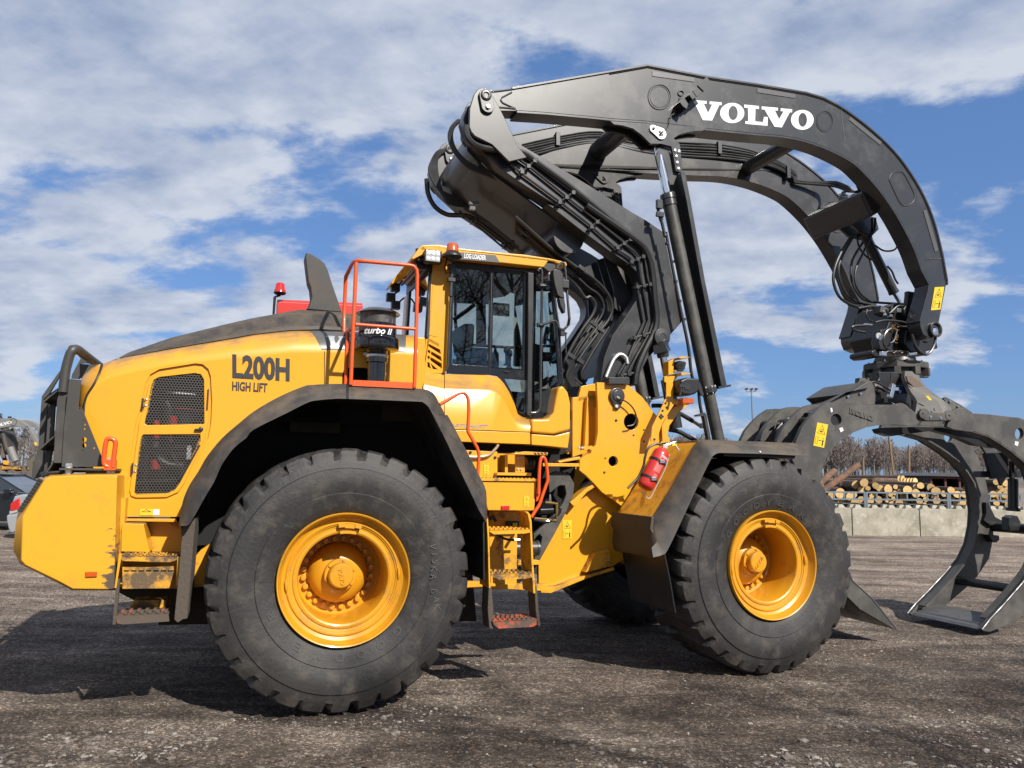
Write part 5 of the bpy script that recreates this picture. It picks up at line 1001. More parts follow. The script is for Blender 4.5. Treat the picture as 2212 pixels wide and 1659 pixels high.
# beacon and work lamps
bq = at('C4', 548, 195, .60); zt, zm, zb2 = at('C4', 548, 115, .60).z, at('C4', 548, 178, .60).z, at('C4', 548, 212, .60).z
am = MB().lathe([(.0, zt), (.040, zt - .003), (.048, zt - .012), (.054, zm)], (bq.x, .60, 0), (0, 0, 1), 28).build('amber_beacon', 'amber_lens', L0)
MB().lathe([(.052, zm), (.062, zm - .01), (.070, zb2 + .02), (.085, zb2), (.085, zb2 - .008), (.03, zb2 - .015), (.02, zb2 - .05), (.0, zb2 - .05)], (bq.x, .60, 0), (0, 0, 1), 28).tube(pl('C4', [(545, 225), (540, 250), (505, 240), (490, 300), (500, 345), (535, 330)], .68), .006, 6).build('beacon_base', 'rubber_hose', am)
def lamp(c, cx, cy_2, y, w, h, d, parent, faces='-x'):
    p = at(c, cx, cy_2, y); o = MB().box(p + Vector((.02, 0, 0)), (d, w, h)).build('work_lamp', 'black_paint', parent, bevel=.008)
    return p, o
lp = at('C4', 385, 212, .64); lm = MB().box(lp + Vector((.02, .03, 0)), (.15, .07, .115)).build('work_lamp', 'black_paint', cab, bevel=.012, seg=3)
m = MB().box(lp + Vector((.015, -.008, 0)), (.125, .012, .095)); m.build('lens', 'lamp_glass', lm, bevel=.006)
m = MB()
for i in range(3):
    for j in range(2): m.lathe([(.018, 0), (.010, .004), (0, .004)], lp + Vector((-.025 + i * .04, -.015, -.022 + j * .044)), (0, -1, 0), 12)
m.build('reflector', 'white_paint', lm)
MB().cyl(at('C4', 285, 155, .75), at('C4', 285, 250, .75), .022, 12).box(at('C4', 300, 265, .8), (.09, .07, .12)).tube([at('C4', 290, 255, .75), at('C4', 335, 230, .7)], .012, 8).build('lamp_bracket', 'black_paint', cab, bevel=.006)
for (x, y) in ((110, 455), (75, 530), (112, 590)): q = at('C4', x, y, 1.75); MB().box(q, (.085, .07, .08)).tube([q, q + Vector((.08, -.02, .08))], .01, 6).build('work_lamp', 'black_paint', cab, bevel=.01)
# lower cab body
top_ = [(330, 1108), (512, 1118), (840, 1128), (905, 1145), (945, 1190), (985, 1255), (1028, 1350), (1052, 1425), (1090, 1450), (1150, 1457)]
shl = [(330, 1190), (489, 1224), (830, 1232), (885, 1250), (925, 1290), (965, 1350), (1003, 1430), (1035, 1480), (1085, 1500), (1150, 1503)]
mid = [(330, 1400), (489, 1538), (800, 1550), (850, 1551), (900, 1553), (950, 1555), (1000, 1557), (1050, 1559), (1090, 1560), (1150, 1561)]
def cutx(P, a, b, y):
    """portion of a pixel line between x=a and x=b"""
    out = []
    for (x0_, y0_), (x1_, y1_) in zip(P, P[1:]):
        for x in sorted([x0_, x1_] + [q for q in (a, b) if x0_ < q < x1_]):
            if a <= x <= b: out.append(at('C4', x, y0_ + (y1_ - y0_) * (x - x0_) / (x1_ - x0_), y))
    return out
for nm, a, b in (('cab_corner_panel', 330, 486), ('cab_side_panel', 491, 1148)):
    T_, S_, M_ = cutx(top_, a, b, cabY), cutx(shl, a, b, .625), cutx(mid, a, b, .61); n_ = 40
    S2 = cutx([(x, y - 10) for x, y in shl], a, b, .645); S3 = cutx([(x, y + 12) for x, y in shl], a, b, .615)
    C_2 = [resample(q, n_) for q in (T_, S2, S_, S3, M_)]; back = [Vector((p.x, .9, p.z)) for p in C_2[-1]]; bt = [Vector((p.x, .9, p.z)) for p in C_2[0]]
    MB().layers([bt] + C_2 + [back]).build(nm, 'yellow', cab, smooth=35)
MB().prism([pl('C4', [(340, 1120), (900, 1150), (1040, 1440), (1150, 1470), (1150, 1600), (340, 1600)], cabY)], cabY + .06, cabY + .1).build('cab_blocker', 'dark_void', cab, smooth=0)  # added dark block, stops sky showing between the lower cab panels
skl = pl('C4', [(489, 1544), (1148, 1567)], .615) + pl('C6', [(678, 262), (200, 244), (150, 160)], .615); MB().prism([skl], .615, .9).build('cab_skirt', 'yellow', cab, bevel=.006)
fp = pl('C4', [(1156, 1462), (1285, 1460), (1332, 1407), (1347, 1300), (1364, 1218), (1400, 1203), (1440, 1258), (1460, 1340), (1459, 1550), (1330, 1583), (1156, 1570)], .63); MB().prism([fp], .63, farY).build('cab_front_panel', 'yellow', cab, bevel=.028, seg=4)
MB().prism([pl('C4', [(1156, 1578), (1332, 1591), (1456, 1560)], .64) + pl('C6', [(937, 290), (800, 275), (686, 266)], .64)], .64, farY).build('cab_skirt', 'yellow', cab, bevel=.010)
m = MB(); decal(m, 'OPTISHIFT', *[at('C4', *q, .607) for q in ((518, 1500), (828, 1507), (815, 1542), (505, 1533))], bold=.01, shear=.25); m.build('cab_lettering', 'decal_blue', cab, smooth=0)
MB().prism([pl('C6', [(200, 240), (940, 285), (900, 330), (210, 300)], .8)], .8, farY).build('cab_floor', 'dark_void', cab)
# orange rail beside the cab
MB().tube(spl(pl('C4', [(455, 1352), (590, 1272)], .22), 2) + spl(pl('C4', [(620, 1262), (645, 1268), (665, 1295), (673, 1330)], .22), 3) + pl('C4', [(675, 1400), (668, 1545)], .22) + pl('C6', [(250, 175), (312, 285), (325, 330), (315, 490)], .22), .0135, 12).build('hand_rail', 'orange', L0, smooth=60)
# ------------------------------------------------------------------ mid section: boxes, ladder, frames
bx = MB().prism([pl('C6', [(335, 512), (722, 516), (706, 718), (386, 716), (345, 560)], .30)], .30, .85).build('battery_box', 'yellow', L0, bevel=.008)
m = MB().prism([pl('C6', [(322, 492), (728, 498), (730, 516), (335, 511)], .285)], .285, .85); a, b = at('C6', 335, 494, .285), at('C6', 700, 499, .285)
for k in range(15): m.box(a.lerp(b, k / 14) + Vector((0, .02, .003)), (.012, .03, .01))
m.build('box_lid', 'yellow_dirty', bx); sticker('warning_sticker', 'C6', [(632, 618), (668, 618), (668, 690), (632, 690)], .298, bx, kind=1); MB().prism([pl('C6', [(477, 683), (531, 682), (531, 710), (477, 711)], .298)], .285, .30).build('side_reflector', 'red_lens', bx, bevel=.002)
p5 = MB().prism([pl('C6', [(225, 300), (452, 312), (452, 492), (225, 488)], .50)], .50, .52).build('frame_plate', 'yellow', L0, bevel=.003); sticker('warning_sticker', 'C6', [(357, 403), (392, 403), (392, 470), (357, 470)], .498, p5, kind=1)
m = MB().lathe([(.012, 0), (.012, .01), (0, .012)], at('C6', 265, 316, .5), (0, -1, 0), 8).lathe([(.012, 0), (.012, .01), (0, .012)], at('C6', 435, 351, .5), (0, -1, 0), 8); m.build('bolt', 'black_paint', p5)
MB().tube(spl(pl('C6', [(245, 345), (310, 348), (390, 335), (440, 290), (458, 262)], .47), 5), .011, 8).build('hose', mat('clear_hose', (.45, .33, .22), .3), L0)
sb = MB().prism([pl('C6', [(575, 312), (640, 318), (640, 455), (575, 455)], .55)], .55, .57).prism([pl('C6', [(450, 455), (686, 457), (686, 478), (450, 474)], .42)], .42, .85).prism([pl('C6', [(540, 330), (640, 310), (800, 318), (795, 336), (560, 330)], .42)], .42, .6).prism([pl('C6', [(490, 335), (510, 335), (510, 455), (490, 455)], .6)], .55, .7).prism([pl('C6', [(452, 320), (580, 320), (580, 460), (452, 460)], .72)], .72, .74)
sbo = sb.build('cab_mount_bracket', 'yellow', L0, bevel=.003)
m = MB()
for k in range(4): m.prism([pl('C6', [(700 + 24 * k, 318), (712 + 24 * k, 318), (722 + 24 * k, 330), (710 + 24 * k, 330)], .418)], .416, .42)
m.build('hazard_stripe', 'sticker_black', sbo, smooth=0)
m = MB()
for (x, y) in ((590, 355), (614, 352), (590, 430), (614, 433)): m.hexnut(at('C6', x, y, .55), .010, .012)
m.build('bolt', 'zinc', sbo)
c = at('C6', 645, 392, .60); MB().lathe([(.0, 0), (.05, 0), (.058, .01), (.05, .02), (.058, .035), (.05, .045), (.056, .06), (.045, .07), (.0, .07)], c, (1, 0, 0), 24).build('rubber_mount', 'rubber_hose', L0)
MB().prism([pl('C6', [(765, 390), (1015, 392), (1015, 415), (765, 412)], .8)], .8, .9).prism([pl('C6', [(870, 378), (1020, 345), (1020, 365), (880, 388)], .8)], .8, .95).build('link_bar', 'yellow', L0, bevel=.003)
m = MB().prism([pl('C6', [(1038, 272), (1060, 268), (1075, 278), (1090, 270), (1110, 280), (1108, 298), (1090, 300), (1075, 292), (1060, 302), (1038, 298)], .84)], .82, .86).build('step_cleat', 'yellow', L0); 
m = MB().hexnut(at('C6', 1012, 284, .82), .013, .012).hexnut(at('C6', 1032, 284, .82), .013, .012); m.build('bolt', 'zinc', L0)
hr2 = MB().tube(spl(pl('C6', [(735, 600), (738, 480), (743, 400), (752, 358), (768, 350), (782, 372), (792, 430), (797, 505), (785, 545), (762, 610), (740, 675), (715, 715), (686, 762)], .26), 4), .0135, 12).prism([pl('C6', [(722, 570), (748, 480), (748, 590), (738, 640), (720, 655)], .28)], .28, .29).build('hand_rail', 'orange', L0, smooth=60)
# ladder
ld = MB().prism([pl('C6', [(376, 750), (386, 760), (396, 900), (404, 1245), (394, 1250), (385, 900)], .12)], .12, .36).prism([pl('C6', [(640, 722), (660, 724), (678, 745), (686, 790), (702, 1130), (712, 1285), (700, 1285), (690, 1150), (674, 800), (660, 740)], .12)], .12, .36).build('ladder', 'yellow_dirty', L0)
def tread(q, mt, y0=.12, y1=.36):
    P = pl('C6', q, y0); m = MB().prism([P], y0, y0 + .012); a, b = P[0], P[1]; m.box((a + b) / 2 + Vector((0, (y1 - y0) / 2, -.004)), ((b - a).length, y1 - y0, .008))
    n = 9
    for k in range(n):
        for j in range(3): m.box(a.lerp(b, (k + .5 + .25 * (j % 2)) / (n + .3)) + Vector((0, .02 + j * .08, .004)), (.016, .03, .014))
    return m.build('rung', mt, ld)
tread([(397, 846), (682, 846), (682, 866), (640, 874), (430, 880), (397, 862)], 'yellow_dirty'); tread([(404, 1148), (698, 1148), (695, 1176), (640, 1186), (465, 1192), (405, 1166)], 'yellow_muddy'); tread([(420, 1470), (722, 1468), (722, 1502), (690, 1516), (462, 1528), (425, 1500)], 'tread_orange')
MB().prism([pl('C6', [(392, 1225), (412, 1240), (425, 1400), (424, 1532), (396, 1530), (385, 1400)], .14)], .14, .30).prism([pl('C6', [(706, 1230), (724, 1240), (735, 1400), (750, 1505), (730, 1520), (715, 1400)], .14)], .14, .30).build('rubber_strap', 'mud', ld, bevel=.006)
MB().prism([pl('C6', [(395, 720), (590, 720), (588, 950), (584, 1250), (410, 1262), (400, 1100)], .58)], .58, .62).prism([pl('C6', [(240, 1205), (360, 1205), (460, 1225), (690, 1222), (800, 1225), (800, 1272), (400, 1250), (240, 1250)], .55)], .55, .62).prism([pl('C6', [(590, 1060), (740, 1058), (740, 1090), (590, 1092)], .7)], .7, .8).build('frame_rail', 'yellow_dirty', L0, bevel=.004)
m = MB().tube([at('C6', 560, 975, .80), at('C6', 720, 975, .80)], .062, 24).cyl(at('C6', 715, 975, .80), at('C6', 730, 975, .80), .068, 24); m.build('steering_cylinder', 'grey_paint', L0)
m = MB().tube(spl(pl('C6', [(450, 880), (490, 905), (540, 918), (610, 918)], .45), 4), .010, 8).tube(spl(pl('C6', [(400, 780), (420, 760), (440, 790)], .5), 3), .014, 8); m.build('hose', 'rubber_hose', L0); MB().cyl(at('C6', 565, 918, .45), at('C6', 612, 918, .45), .010, 8).build('hose_fitting', 'steel', L0)
sticker('warning_sticker', 'C6', [(557, 803), (586, 803), (586, 836), (557, 836)], .5, L0, kind=1); MB().prism([pl('C6', [(515, 788), (640, 790), (660, 830), (515, 850)], .52)], .52, .56).build('black_box', 'black_paint', L0, bevel=.01)
# black sheet standing for the deep shade between the frames
m = MB().prism([pl('C6', [(150, 280), (1000, 330), (980, 480), (900, 750), (740, 1080), (590, 1230), (150, 1000)], 1.15)], 1.15, 1.2); m.build('frame_shade', 'dark_void', L0, smooth=0)
m = MB().tube(spl(pl('C6', [(780, 640), (830, 700), (870, 660)], .95), 4), .02, 8).box(at('C6', 790, 690, .98), (.12, .1, .1)).cyl(at('C6', 740, 720, .95), at('C6', 830, 715, .95), .04, 14).tube(spl(pl('C6', [(700, 780), (800, 790), (870, 740), (885, 700)], .9), 4), .014, 8); m.build('valve_block', 'gloss_black', L0, bevel=.006)
MB().lathe([(.0, .05), (.012, .045), (.015, 0), (.02, -.03)], at('C6', 812, 640, .93), (0, 0, 1), 10).build('grease_nipple', 'chrome', L0)
MB().tube(pl('C6', [(705, 770), (855, 785), (860, 670), (780, 660)], .9), .012, 6).build('hose_rack', mat('olive', (.20, .12, .02), .6), L0)
MB().prism([pl('C6', [(800, 470), (860, 445), (945, 465), (982, 530), (975, 610), (930, 720), (850, 870), (745, 1058), (705, 1060), (715, 985), (740, 1000), (760, 900), (740, 880), (720, 900), (700, 930), (700, 880), (830, 760), (900, 670), (925, 600), (915, 545), (880, 545), (810, 600)], .90)], .90, .95).build('articulation_link', 'grey_dirty', L0, bevel=.008)
ff = MB().prism([pl('C6', [(735, 1068), (940, 665), (985, 690), (1010, 600), (1060, 545), (1150, 540), (1285, 680), (1400, 700), (1400, 1000), (1226, 1112), (1030, 1170), (800, 1275), (736, 1272)], .98)], .98, 1.03).build('front_frame', 'yellow', L0, bevel=.006)
MB().prism([pl('C6', [(736, 1240), (845, 1232), (1025, 1165), (1235, 1100), (1240, 1120), (1040, 1182), (805, 1278), (738, 1275)], .95)], .90, 1.0).prism([pl('C6', [(1050, 1140), (1120, 1010), (1215, 980), (1230, 1095)], .9)], .88, .98).prism([pl('C6', [(945, 660), (1060, 560), (1120, 528), (1130, 545), (1060, 590), (975, 690)], .9)], .88, 1.0).build('frame_flange', 'yellow_dirty', ff, bevel=.003)
sticker('warning_sticker', 'C6', [(898, 782), (961, 782), (961, 909), (898, 909)], .977, ff)
# tower
tw = pl('D1', [(725, 1462), (830, 1467)], .86) + pl('D6', [(182, 516), (305, 622), (350, 680), (400, 755), (445, 800), (560, 1010), (570, 1070)], .86) + pl('C6', [(1397, 560), (1397, 760), (1290, 675), (1240, 637), (1170, 590), (1115, 530), (1060, 475), (1015, 440), (1018, 362), (1090, 312), (1128, 262), (1142, 180), (1142, 0)], .86)
twn = MB().prism([tw, ell('D6', 203, 855, 68, 76, .86), ell('C6', 1248, 377, 32, 35, .86)], .86, .90).build('frame_tower', 'yellow', L0, bevel=.005)
MB().prism([[p + Vector((0, 0, 0)) for p in tw]], 2.1, 2.14).prism([pl('C6', [(962, -60), (1150, -80), (1150, 260), (1110, 300), (962, 350)], 1.0)], .98, 1.02).prism([pl('C6', [(1060, -60), (1068, -60), (1050, 270), (1042, 270)], .95)], .92, .98).prism([pl('D1', [(590, 1500), (606, 1492), (725, 1470), (725, 1600), (560, 1620)], 1.0)], .98, 1.02).prism([pl('C6', [(1142, 0), (1160, 0), (1160, 300), (1142, 300)], .9)], .90, 2.1).build('tower_back', 'yellow', twn, bevel=.004)
MB().prism([pl('C6', [(1150, 250), (1400, 250), (1400, 700), (1150, 550)], 1.3)], 1.25, 1.3).prism([pl('C6', [(1165, -20), (1440, -20), (1440, 250), (1165, 250)], 1.3)], 1.25, 1.3).build('tower_shade', 'dark_void', twn)  # black sheets painted as the dark inside the tower, hiding sky behind its hole
m = MB()
for (x, y, r) in ((1267, 96, .012), (1193, 356, .007), (1186, 453, .010)): m.lathe([(r, 0), (r, .008), (0, .01)], at('C6', x, y, .86), (0, -1, 0), 8)
for (x, y) in ((60, 838), (224, 980), (320, 930), (322, 1038)): m.lathe([(.009, 0), (.009, .004), (0, .006)], at('D6', x, y, .86), (0, -1, 0), 8)
m.build('bolt', 'black_paint', twn)
c = at('D6', 62, 615, .86); dd = MB().lathe([(.078, 0), (.078, .025), (.072, .03), (.052, .03), (.050, .04), (.02, .042), (0, .042)], c, (0, -1, 0), 32).prism([pl('D6', [(10, 670), (120, 650), (85, 735), (60, 745)], .86)], .835, .86).build('pivot_cover', 'grey_paint', twn, bevel=.004)
MB().hexnut(at('D6', 62, 710, .835), .018, .015).cyl(at('D6', 70, 622, .82), at('D6', 95, 640, .80), .01, 8).build('bolt', 'zinc', dd); MB().tube(spl(pl('D6', [(95, 640), (160, 670), (220, 730), (250, 810), (225, 880), (165, 895)], .80), 5), .007, 8).build('cable', 'rubber_hose', dd)
MB().prism([pl('D1', [(808, 1425), (975, 1425), (980, 1480), (810, 1480)], .84)], .80, .95).build('bearing_cap', 'grey_paint', twn, bevel=.006)
# light bracket
lb = MB().prism([pl('D6', [(385, 1038), (398, 900), (500, 690), (515, 650), (530, 640), (530, 490), (512, 482), (512, 432), (580, 418), (632, 410), (632, 440), (600, 480), (595, 640), (636, 648), (560, 760), (490, 880), (470, 940), (440, 1038)], .72)], .72, .735).prism([pl('D6', [(545, 960), (560, 890), (650, 765), (735, 700), (745, 690), (640, 686), (560, 760), (490, 890), (495, 1040)], .82)], .82, .835).prism([pl('D6', [(636, 645), (750, 690), (745, 695), (632, 690)], .72)], .72, .84).prism([pl('D6', [(540, 295), (600, 268), (630, 258), (640, 262), (600, 292), (588, 330), (588, 412), (540, 420)], .72)], .70, .80).prism([pl('D6', [(600, 268), (630, 257), (722, 262), (630, 277)], .70)], .62, .82).prism([pl('D6', [(628, 404), (715, 410), (712, 418), (630, 432)], .70)], .62, .82).build('lamp_bracket', 'yellow', L0, bevel=.003)
m = MB()
for (x, y) in ((522, 680), (532, 720), (495, 750), (480, 790), (468, 805), (495, 805), (480, 820), (418, 1018)): m.lathe([(.011, 0), (.011, .006), (0, .008)], at('D6', x, y, .72), (0, -1, 0), 8)
m.build('bolt', 'black_paint', lb)
wl = MB().prism([pl('D6', [(605, 330), (625, 290), (690, 298), (695, 320), (682, 368), (665, 390), (620, 380)], .70)], .66, .78).build('work_lamp', 'black_paint', lb, bevel=.006)
m = MB();
for k in range(4): m.prism([pl('D6', [(632 + 3 * k, 308 + 14 * k), (692 - 2 * k, 306 + 14 * k), (690 - 2 * k, 311 + 14 * k), (632 + 3 * k, 313 + 14 * k)], .66)], .652, .66)
m.build('cooling_fin', 'grey_paint', wl); MB().box(at('D6', 622, 385, .70), (.05, .04, .02)).build('lamp_foot', 'steel', wl)
hlm = MB().prism([pl('D6', [(600, 480), (660, 455), (770, 463), (778, 480), (775, 570), (740, 605), (690, 620), (620, 610), (603, 580)], .72)], .60, .80).build('head_lamp', 'black_paint', lb, bevel=.018, seg=3)
MB().prism([pl('D6', [(695, 492), (750, 500), (745, 560), (700, 550)], .60)], .594, .60).build('lamp_panel', 'grey_paint', hlm); MB().tube(pl('D6', [(665, 515), (668, 560), (655, 615)], .58), .012, 6).box(at('D6', 672, 520, .58), (.06, .03, .03)).build('lamp_arm', 'grey_paint', hlm)
MB().prism([pl('D6', [(642, 636), (748, 641), (748, 692), (641, 686)], .72)], .64, .80).build('turn_signal', 'amber_lens', lb, bevel=.006)
MB().tube(spl(pl('D6', [(505, 440), (495, 480), (505, 530), (530, 600)], .73), 4), .006, 6).build('cable', 'rubber_hose', lb)
# ------------------------------------------------------------------ front fender
ga = [('D5', 1372, 74, .14), ('D5', 1210, 66, .14), ('D5', 1060, 60, .14), ('D5', 850, 52, .14), ('D5', 760, 50, .14), ('D5', 722, 56, .14), ('D5', 695, 85, .14), ('D5', 630, 200, .14), ('D5', 560, 330, .14), ('D5', 480, 460, .14), ('D5', 430, 540, .14), ('D5', 415, 600, .14), ('D5', 412, 640, .14)]
gb = [('D5', 1392, 120, .04), ('D5', 1210, 100, .04), ('D5', 1060, 92, .04), ('D5', 880, 86, .04), ('D5', 815, 86, .04), ('D5', 775, 98, .04), ('D5', 745, 135, .04), ('D5', 680, 260, .04), ('D5', 610, 400, .04), ('D5', 530, 550, .04), ('D5', 470, 660, .04), ('D5', 440, 700, .04), ('D5', 420, 720, .04)]
gc = [('D5', 1402, 152, .0), ('D5', 1210, 142, .0), ('D5', 1080, 137, .0), ('D5', 880, 132, .0), ('D5', 835, 133, .0), ('D5', 805, 148, .0), ('D5', 785, 180, .0), ('D5', 725, 300, .0), ('D5', 655, 450, .0), ('D5', 590, 590, .0), ('D5', 520, 735, .0), ('D5', 490, 765, .0), ('D5', 430, 782, .0)]
GA, GB, GC = [[at(*q) for q in f_] for f_ in (ga, gb, gc)]; GD = [Vector((p.x, .04, p.z)) for p in GC]
fy = .80
SA, SB, SC = [spl(q, 3) for q in (GA, GB, GC)]
ffd = MB().layers([shift(SA, .17), SA, SB, SC, [Vector((p.x, .04, p.z)) for p in SC]]).layers([shift(GA[:6], fy), shift(GA[:6], .17)]).build('front_fender', 'fender_plastic', L0, smooth=40)
# lower wrap-round skirt and flap
sk_ = pl('D5', [(425, 528), (415, 600), (432, 640), (425, 740), (440, 782)], .14); MB().ribbon(sk_, .10, fy + .02, .03, -1).build('fender_skirt', 'fender_plastic', ffd, bevel=.01)
MB().ribbon(pl('D5', [(498, 758), (535, 940), (566, 1128)], .06), .06, fy + .02, .010).build('mud_flap', 'black_paint', ffd)
ysl = pl('D5', [(722, 60), (695, 88), (630, 203), (560, 333), (480, 463), (428, 535)], .16); ysl = [Vector((p.x + .006, 0, p.z - .004)) for p in ysl]
MB().ribbon(ysl, .165, fy, .012, -1).build('fender_panel', 'yellow_grime', ffd)
MB().prism([[GA[5], GA[3], GA[2], GA[2] + Vector((0, 0, -.10)), GA[3] + Vector((0, 0, -.10)), Vector((GA[8].x + .1, 0, GA[8].z)), GA[8]]], fy - .03, fy).prism([[GA[0] + Vector((-.1, 0, -.03)), GA[3] + Vector((0, 0, -.03)), GA[3] + Vector((0, 0, -.14)), GA[0] + Vector((-.15, 0, -.14))]], .1, .8).build('fender_support', 'black_paint', ffd)
m = MB()
for (x, y) in ((1097, 128), ): m.lathe([(.01, 0), (0, .006)], at('D5', x, y, .0), (0, -1, 0), 8)
for (x, y) in ((312, 542), (410, 535), (230, 550)): m.lathe([(.012, 0), (.010, .008), (0, .010)], atx('D5', x, y, GA[10].x), (-1, 0, .5), 8)
m.build('bolt', 'steel', ffd)
MB().box((WB, 1.5, 1.2), (1.0, 1.3, .7)).build('front_frame_core', 'frame_dark', L0, bevel=.05)
# far fender of the front axle
MB().layers([shift(GA, 2.2), shift(GA, 2.9), shift(GB, 3.0), shift(GC, 3.02)]).build('front_fender', 'fender_plastic', L0, smooth=40)
# ------------------------------------------------------------------ fire extinguisher
FX = tag(empty('fire_extinguisher', (0, 0, 0)), 'red fire extinguisher strapped to the sloping front fender', 'extinguisher')
FXM = Matrix.Translation(ORG) @ Matrix.Rotation(PHI, 4, 'Z'); FX.matrix_world = FXM
e1, e0 = at('D6', 500, 1115, .28), at('D6', 322, 1478, .28); ax = (e1 - e0).normalized(); LN = (e1 - e0).length
bd = MB().lathe([(.0, 0), (.055, .004), (.070, .02), (.073, .04), (.073, LN - .06), (.066, LN - .025), (.045, LN - .004), (.022, LN + .008), (.018, LN + .02), (0, LN + .02)], e0, ax, 40).build('cylinder', 'red_paint', FX, smooth=50)
side_ = ax.cross(Vector((0, 1, 0))).normalized(); tocam = Vector((0, -1, 0)) - ax * Vector((0, -1, 0)).dot(ax); tocam.normalize(); sd = ax.cross(tocam)
def lab(s, h, w, name, m_, a_off=0):
    v = MB(); rowsq = []
    for i in range(9):
        a = a_off + (i / 8 - .5) * w; rowsq.append([e0 + ax * (LN * q) + (tocam * cos(a) + sd * sin(a)) * .0745 for q in (s, h)])
    v.layers(rowsq); return v.build(name, m_, bd)
mat('pale_red', (.62, .16, .15), .4)
lab(.42, .62, .9, 'white_label', 'pale_red', .0); lab(.28, .38, .5, 'white_label', 'pale_red', .1); lab(.70, .90, .5, 'service_tag', 'white_paint', 1.1)
v = MB(); vs, fs, _ = text('VOLVO', .04); v.add([e0 + ax * (LN * (.78 + .055 * q.y)) + (tocam * cos((q.x - .5) * 1.15 + .2) + sd * sin((q.x - .5) * 1.15 + .2)) * .0755 for q in vs], fs); v.build('extinguisher_lettering', 'white_paint', bd, smooth=0)
for s in (.22, .66): MB().lathe([(.0755, LN * s), (.077, LN * s), (.077, LN * s + .022), (.0755, LN * s + .022)], e0, ax, 32).build('strap', 'black_paint', bd); MB().box(e0 + ax * (LN * s + .011) + tocam * .08 + sd * .0, (.045, .02, .03)).build('buckle', 'steel', bd, bevel=.003)
MB().box(e1 + ax * .03, (.045, .035, .035)).tube([e1 + ax * .04, e1 + ax * .05 + Vector((.08, -.01, .01)), e1 + ax * .03 + Vector((.13, -.02, -.03))], .008, 8).tube([e1 + ax * .05, e1 + ax * .07 + Vector((.09, -.01, .01))], .006, 8).build('valve_handle', 'zinc', bd, bevel=.004)
MB().box(e1 + ax * .05 + Vector((.07, -.02, 0)), (.05, .02, .02)).build('seal_tag', 'sticker_yellow', bd)
MB().tube(spl(pl('D6', [(480, 1065), (420, 1065), (360, 1105), (330, 1190), (318, 1260), (270, 1370), (215, 1430), (170, 1475)], .30), 5), .011, 8).build('discharge_hose', 'rubber_hose', bd)
MB().tube(spl(pl('D6', [(560, 1160), (520, 1290), (440, 1450), (375, 1570), (330, 1540), (290, 1505)], .36), 3), .005, 6).build('wire_bracket', 'zinc', bd)
# ================================================================== THE GRAPPLE (hangs between the arm tips)
G0 = empty('log_grapple', ORG, PHI)
tag(G0, 'dark grey open log grapple hanging from the arm tips, jaws touching the ground', 'grapple')
mat('grapple_grey', (.060, .057, .053), .5, dust=((.17, .155, .135), 3.5, .42, .72, .6), bump=(60, .15, .002))
mat('worn_steel', (.22, .22, .225), .42, .6, dust=((.10, .09, .08), 7, .4, .7, .6), bump=(60, .2, .002))
hy = 1.55
hd = MB()
hd.prism([pl('E1', [(815, 245), (850, 250), (925, 262), (942, 360), (962, 570), (1055, 600), (1075, 720), (1020, 768), (950, 750), (890, 690), (850, 560), (790, 500), (770, 430), (805, 370), (815, 290)], 1.22)], 1.20, 1.26)
hd.prism([pl('E1', [(400, 370), (470, 380), (520, 430), (520, 560), (560, 700), (500, 830), (410, 857), (318, 845), (322, 690), (362, 480)], 1.95)], 1.92, 1.98)
hd.prism([pl('E1', [(500, 430), (560, 400), (700, 410), (780, 400), (830, 440), (850, 520), (900, 620), (940, 760), (960, 850), (760, 900), (600, 880), (480, 850), (420, 720), (470, 600)], hy)], 1.30, 1.85)
h_ = hd.build('tilt_head', 'black_paint', G0, bevel=.015)
m = MB().prism([pl('E1', [(500, 640), (560, 630), (620, 660), (640, 760), (620, 860), (500, 850), (480, 760)], 1.28)], 1.20, 1.32).prism([pl('E1', [(430, 850), (480, 830), (560, 860), (560, 910), (470, 915), (430, 890)], 1.3)], 1.25, 1.6).prism([pl('E1', [(780, 640), (920, 650), (950, 760), (980, 780), (985, 900), (900, 880), (820, 860), (760, 780)], 1.25)], 1.2, 1.4).build('pin_housing', 'black_paint', G0, bevel=.02)
c = at('E1', 532, 700, 1.19); MB().lathe([(.042, 0), (.040, .012), (.015, .012), (.013, .006), (0, .006)], c, (0, -1, 0), 28).build('pin_cap', 'zinc', m)
m = MB().box(at('E1', 555, 450, 1.3), (.12, .12, .09), Matrix.Rotation(R(15), 3, 'Y')).build('valve', 'grapple_grey', G0, bevel=.008)
m = MB().box(at('E1', 580, 450, 1.22), (.03, .03, .02)).box(at('E1', 600, 480, 1.22), (.03, .03, .03)).box(at('E1', 650, 495, 1.25), (.05, .04, .03)).box(at('E1', 430, 582, 1.3), (.12, .02, .02)).box(at('E1', 735, 440, 1.2), (.06, .03, .05)).box(at('E1', 870, 880, 1.1), (.12, .04, .03), Matrix.Rotation(R(-10), 3, 'Y')).box(at('E1', 580, 875, 1.1), (.07, .04, .05)); m.build('fitting', 'steel', h_, bevel=.004)
m = MB(); random.seed(3)
for k in range(46): x, y = random.uniform(650, 745), random.uniform(555, 640); m.box(at('E1', x, y, 1.18), (.016, .01, .008))
for k in range(22): x, y = random.uniform(690, 730), random.uniform(640, 770); m.box(at('E1', x, y, 1.18), (.014, .01, .008))
m.build('brush_cover', mat('ochre', (.20, .11, .02), .7), h_, smooth=0)
MB().prism([pl('E1', [(395, 505), (450, 498), (448, 535), (392, 540)], 1.9)], 1.895, 1.90).build('warning_sticker', 'sticker_yellow', h_, smooth=0)
def gh(pts, y, r, mt='rubber_hose'): MB().tube(spl(pl('E1', pts, y), 5), r, 8).build('hydraulic_hose', mt, G0)
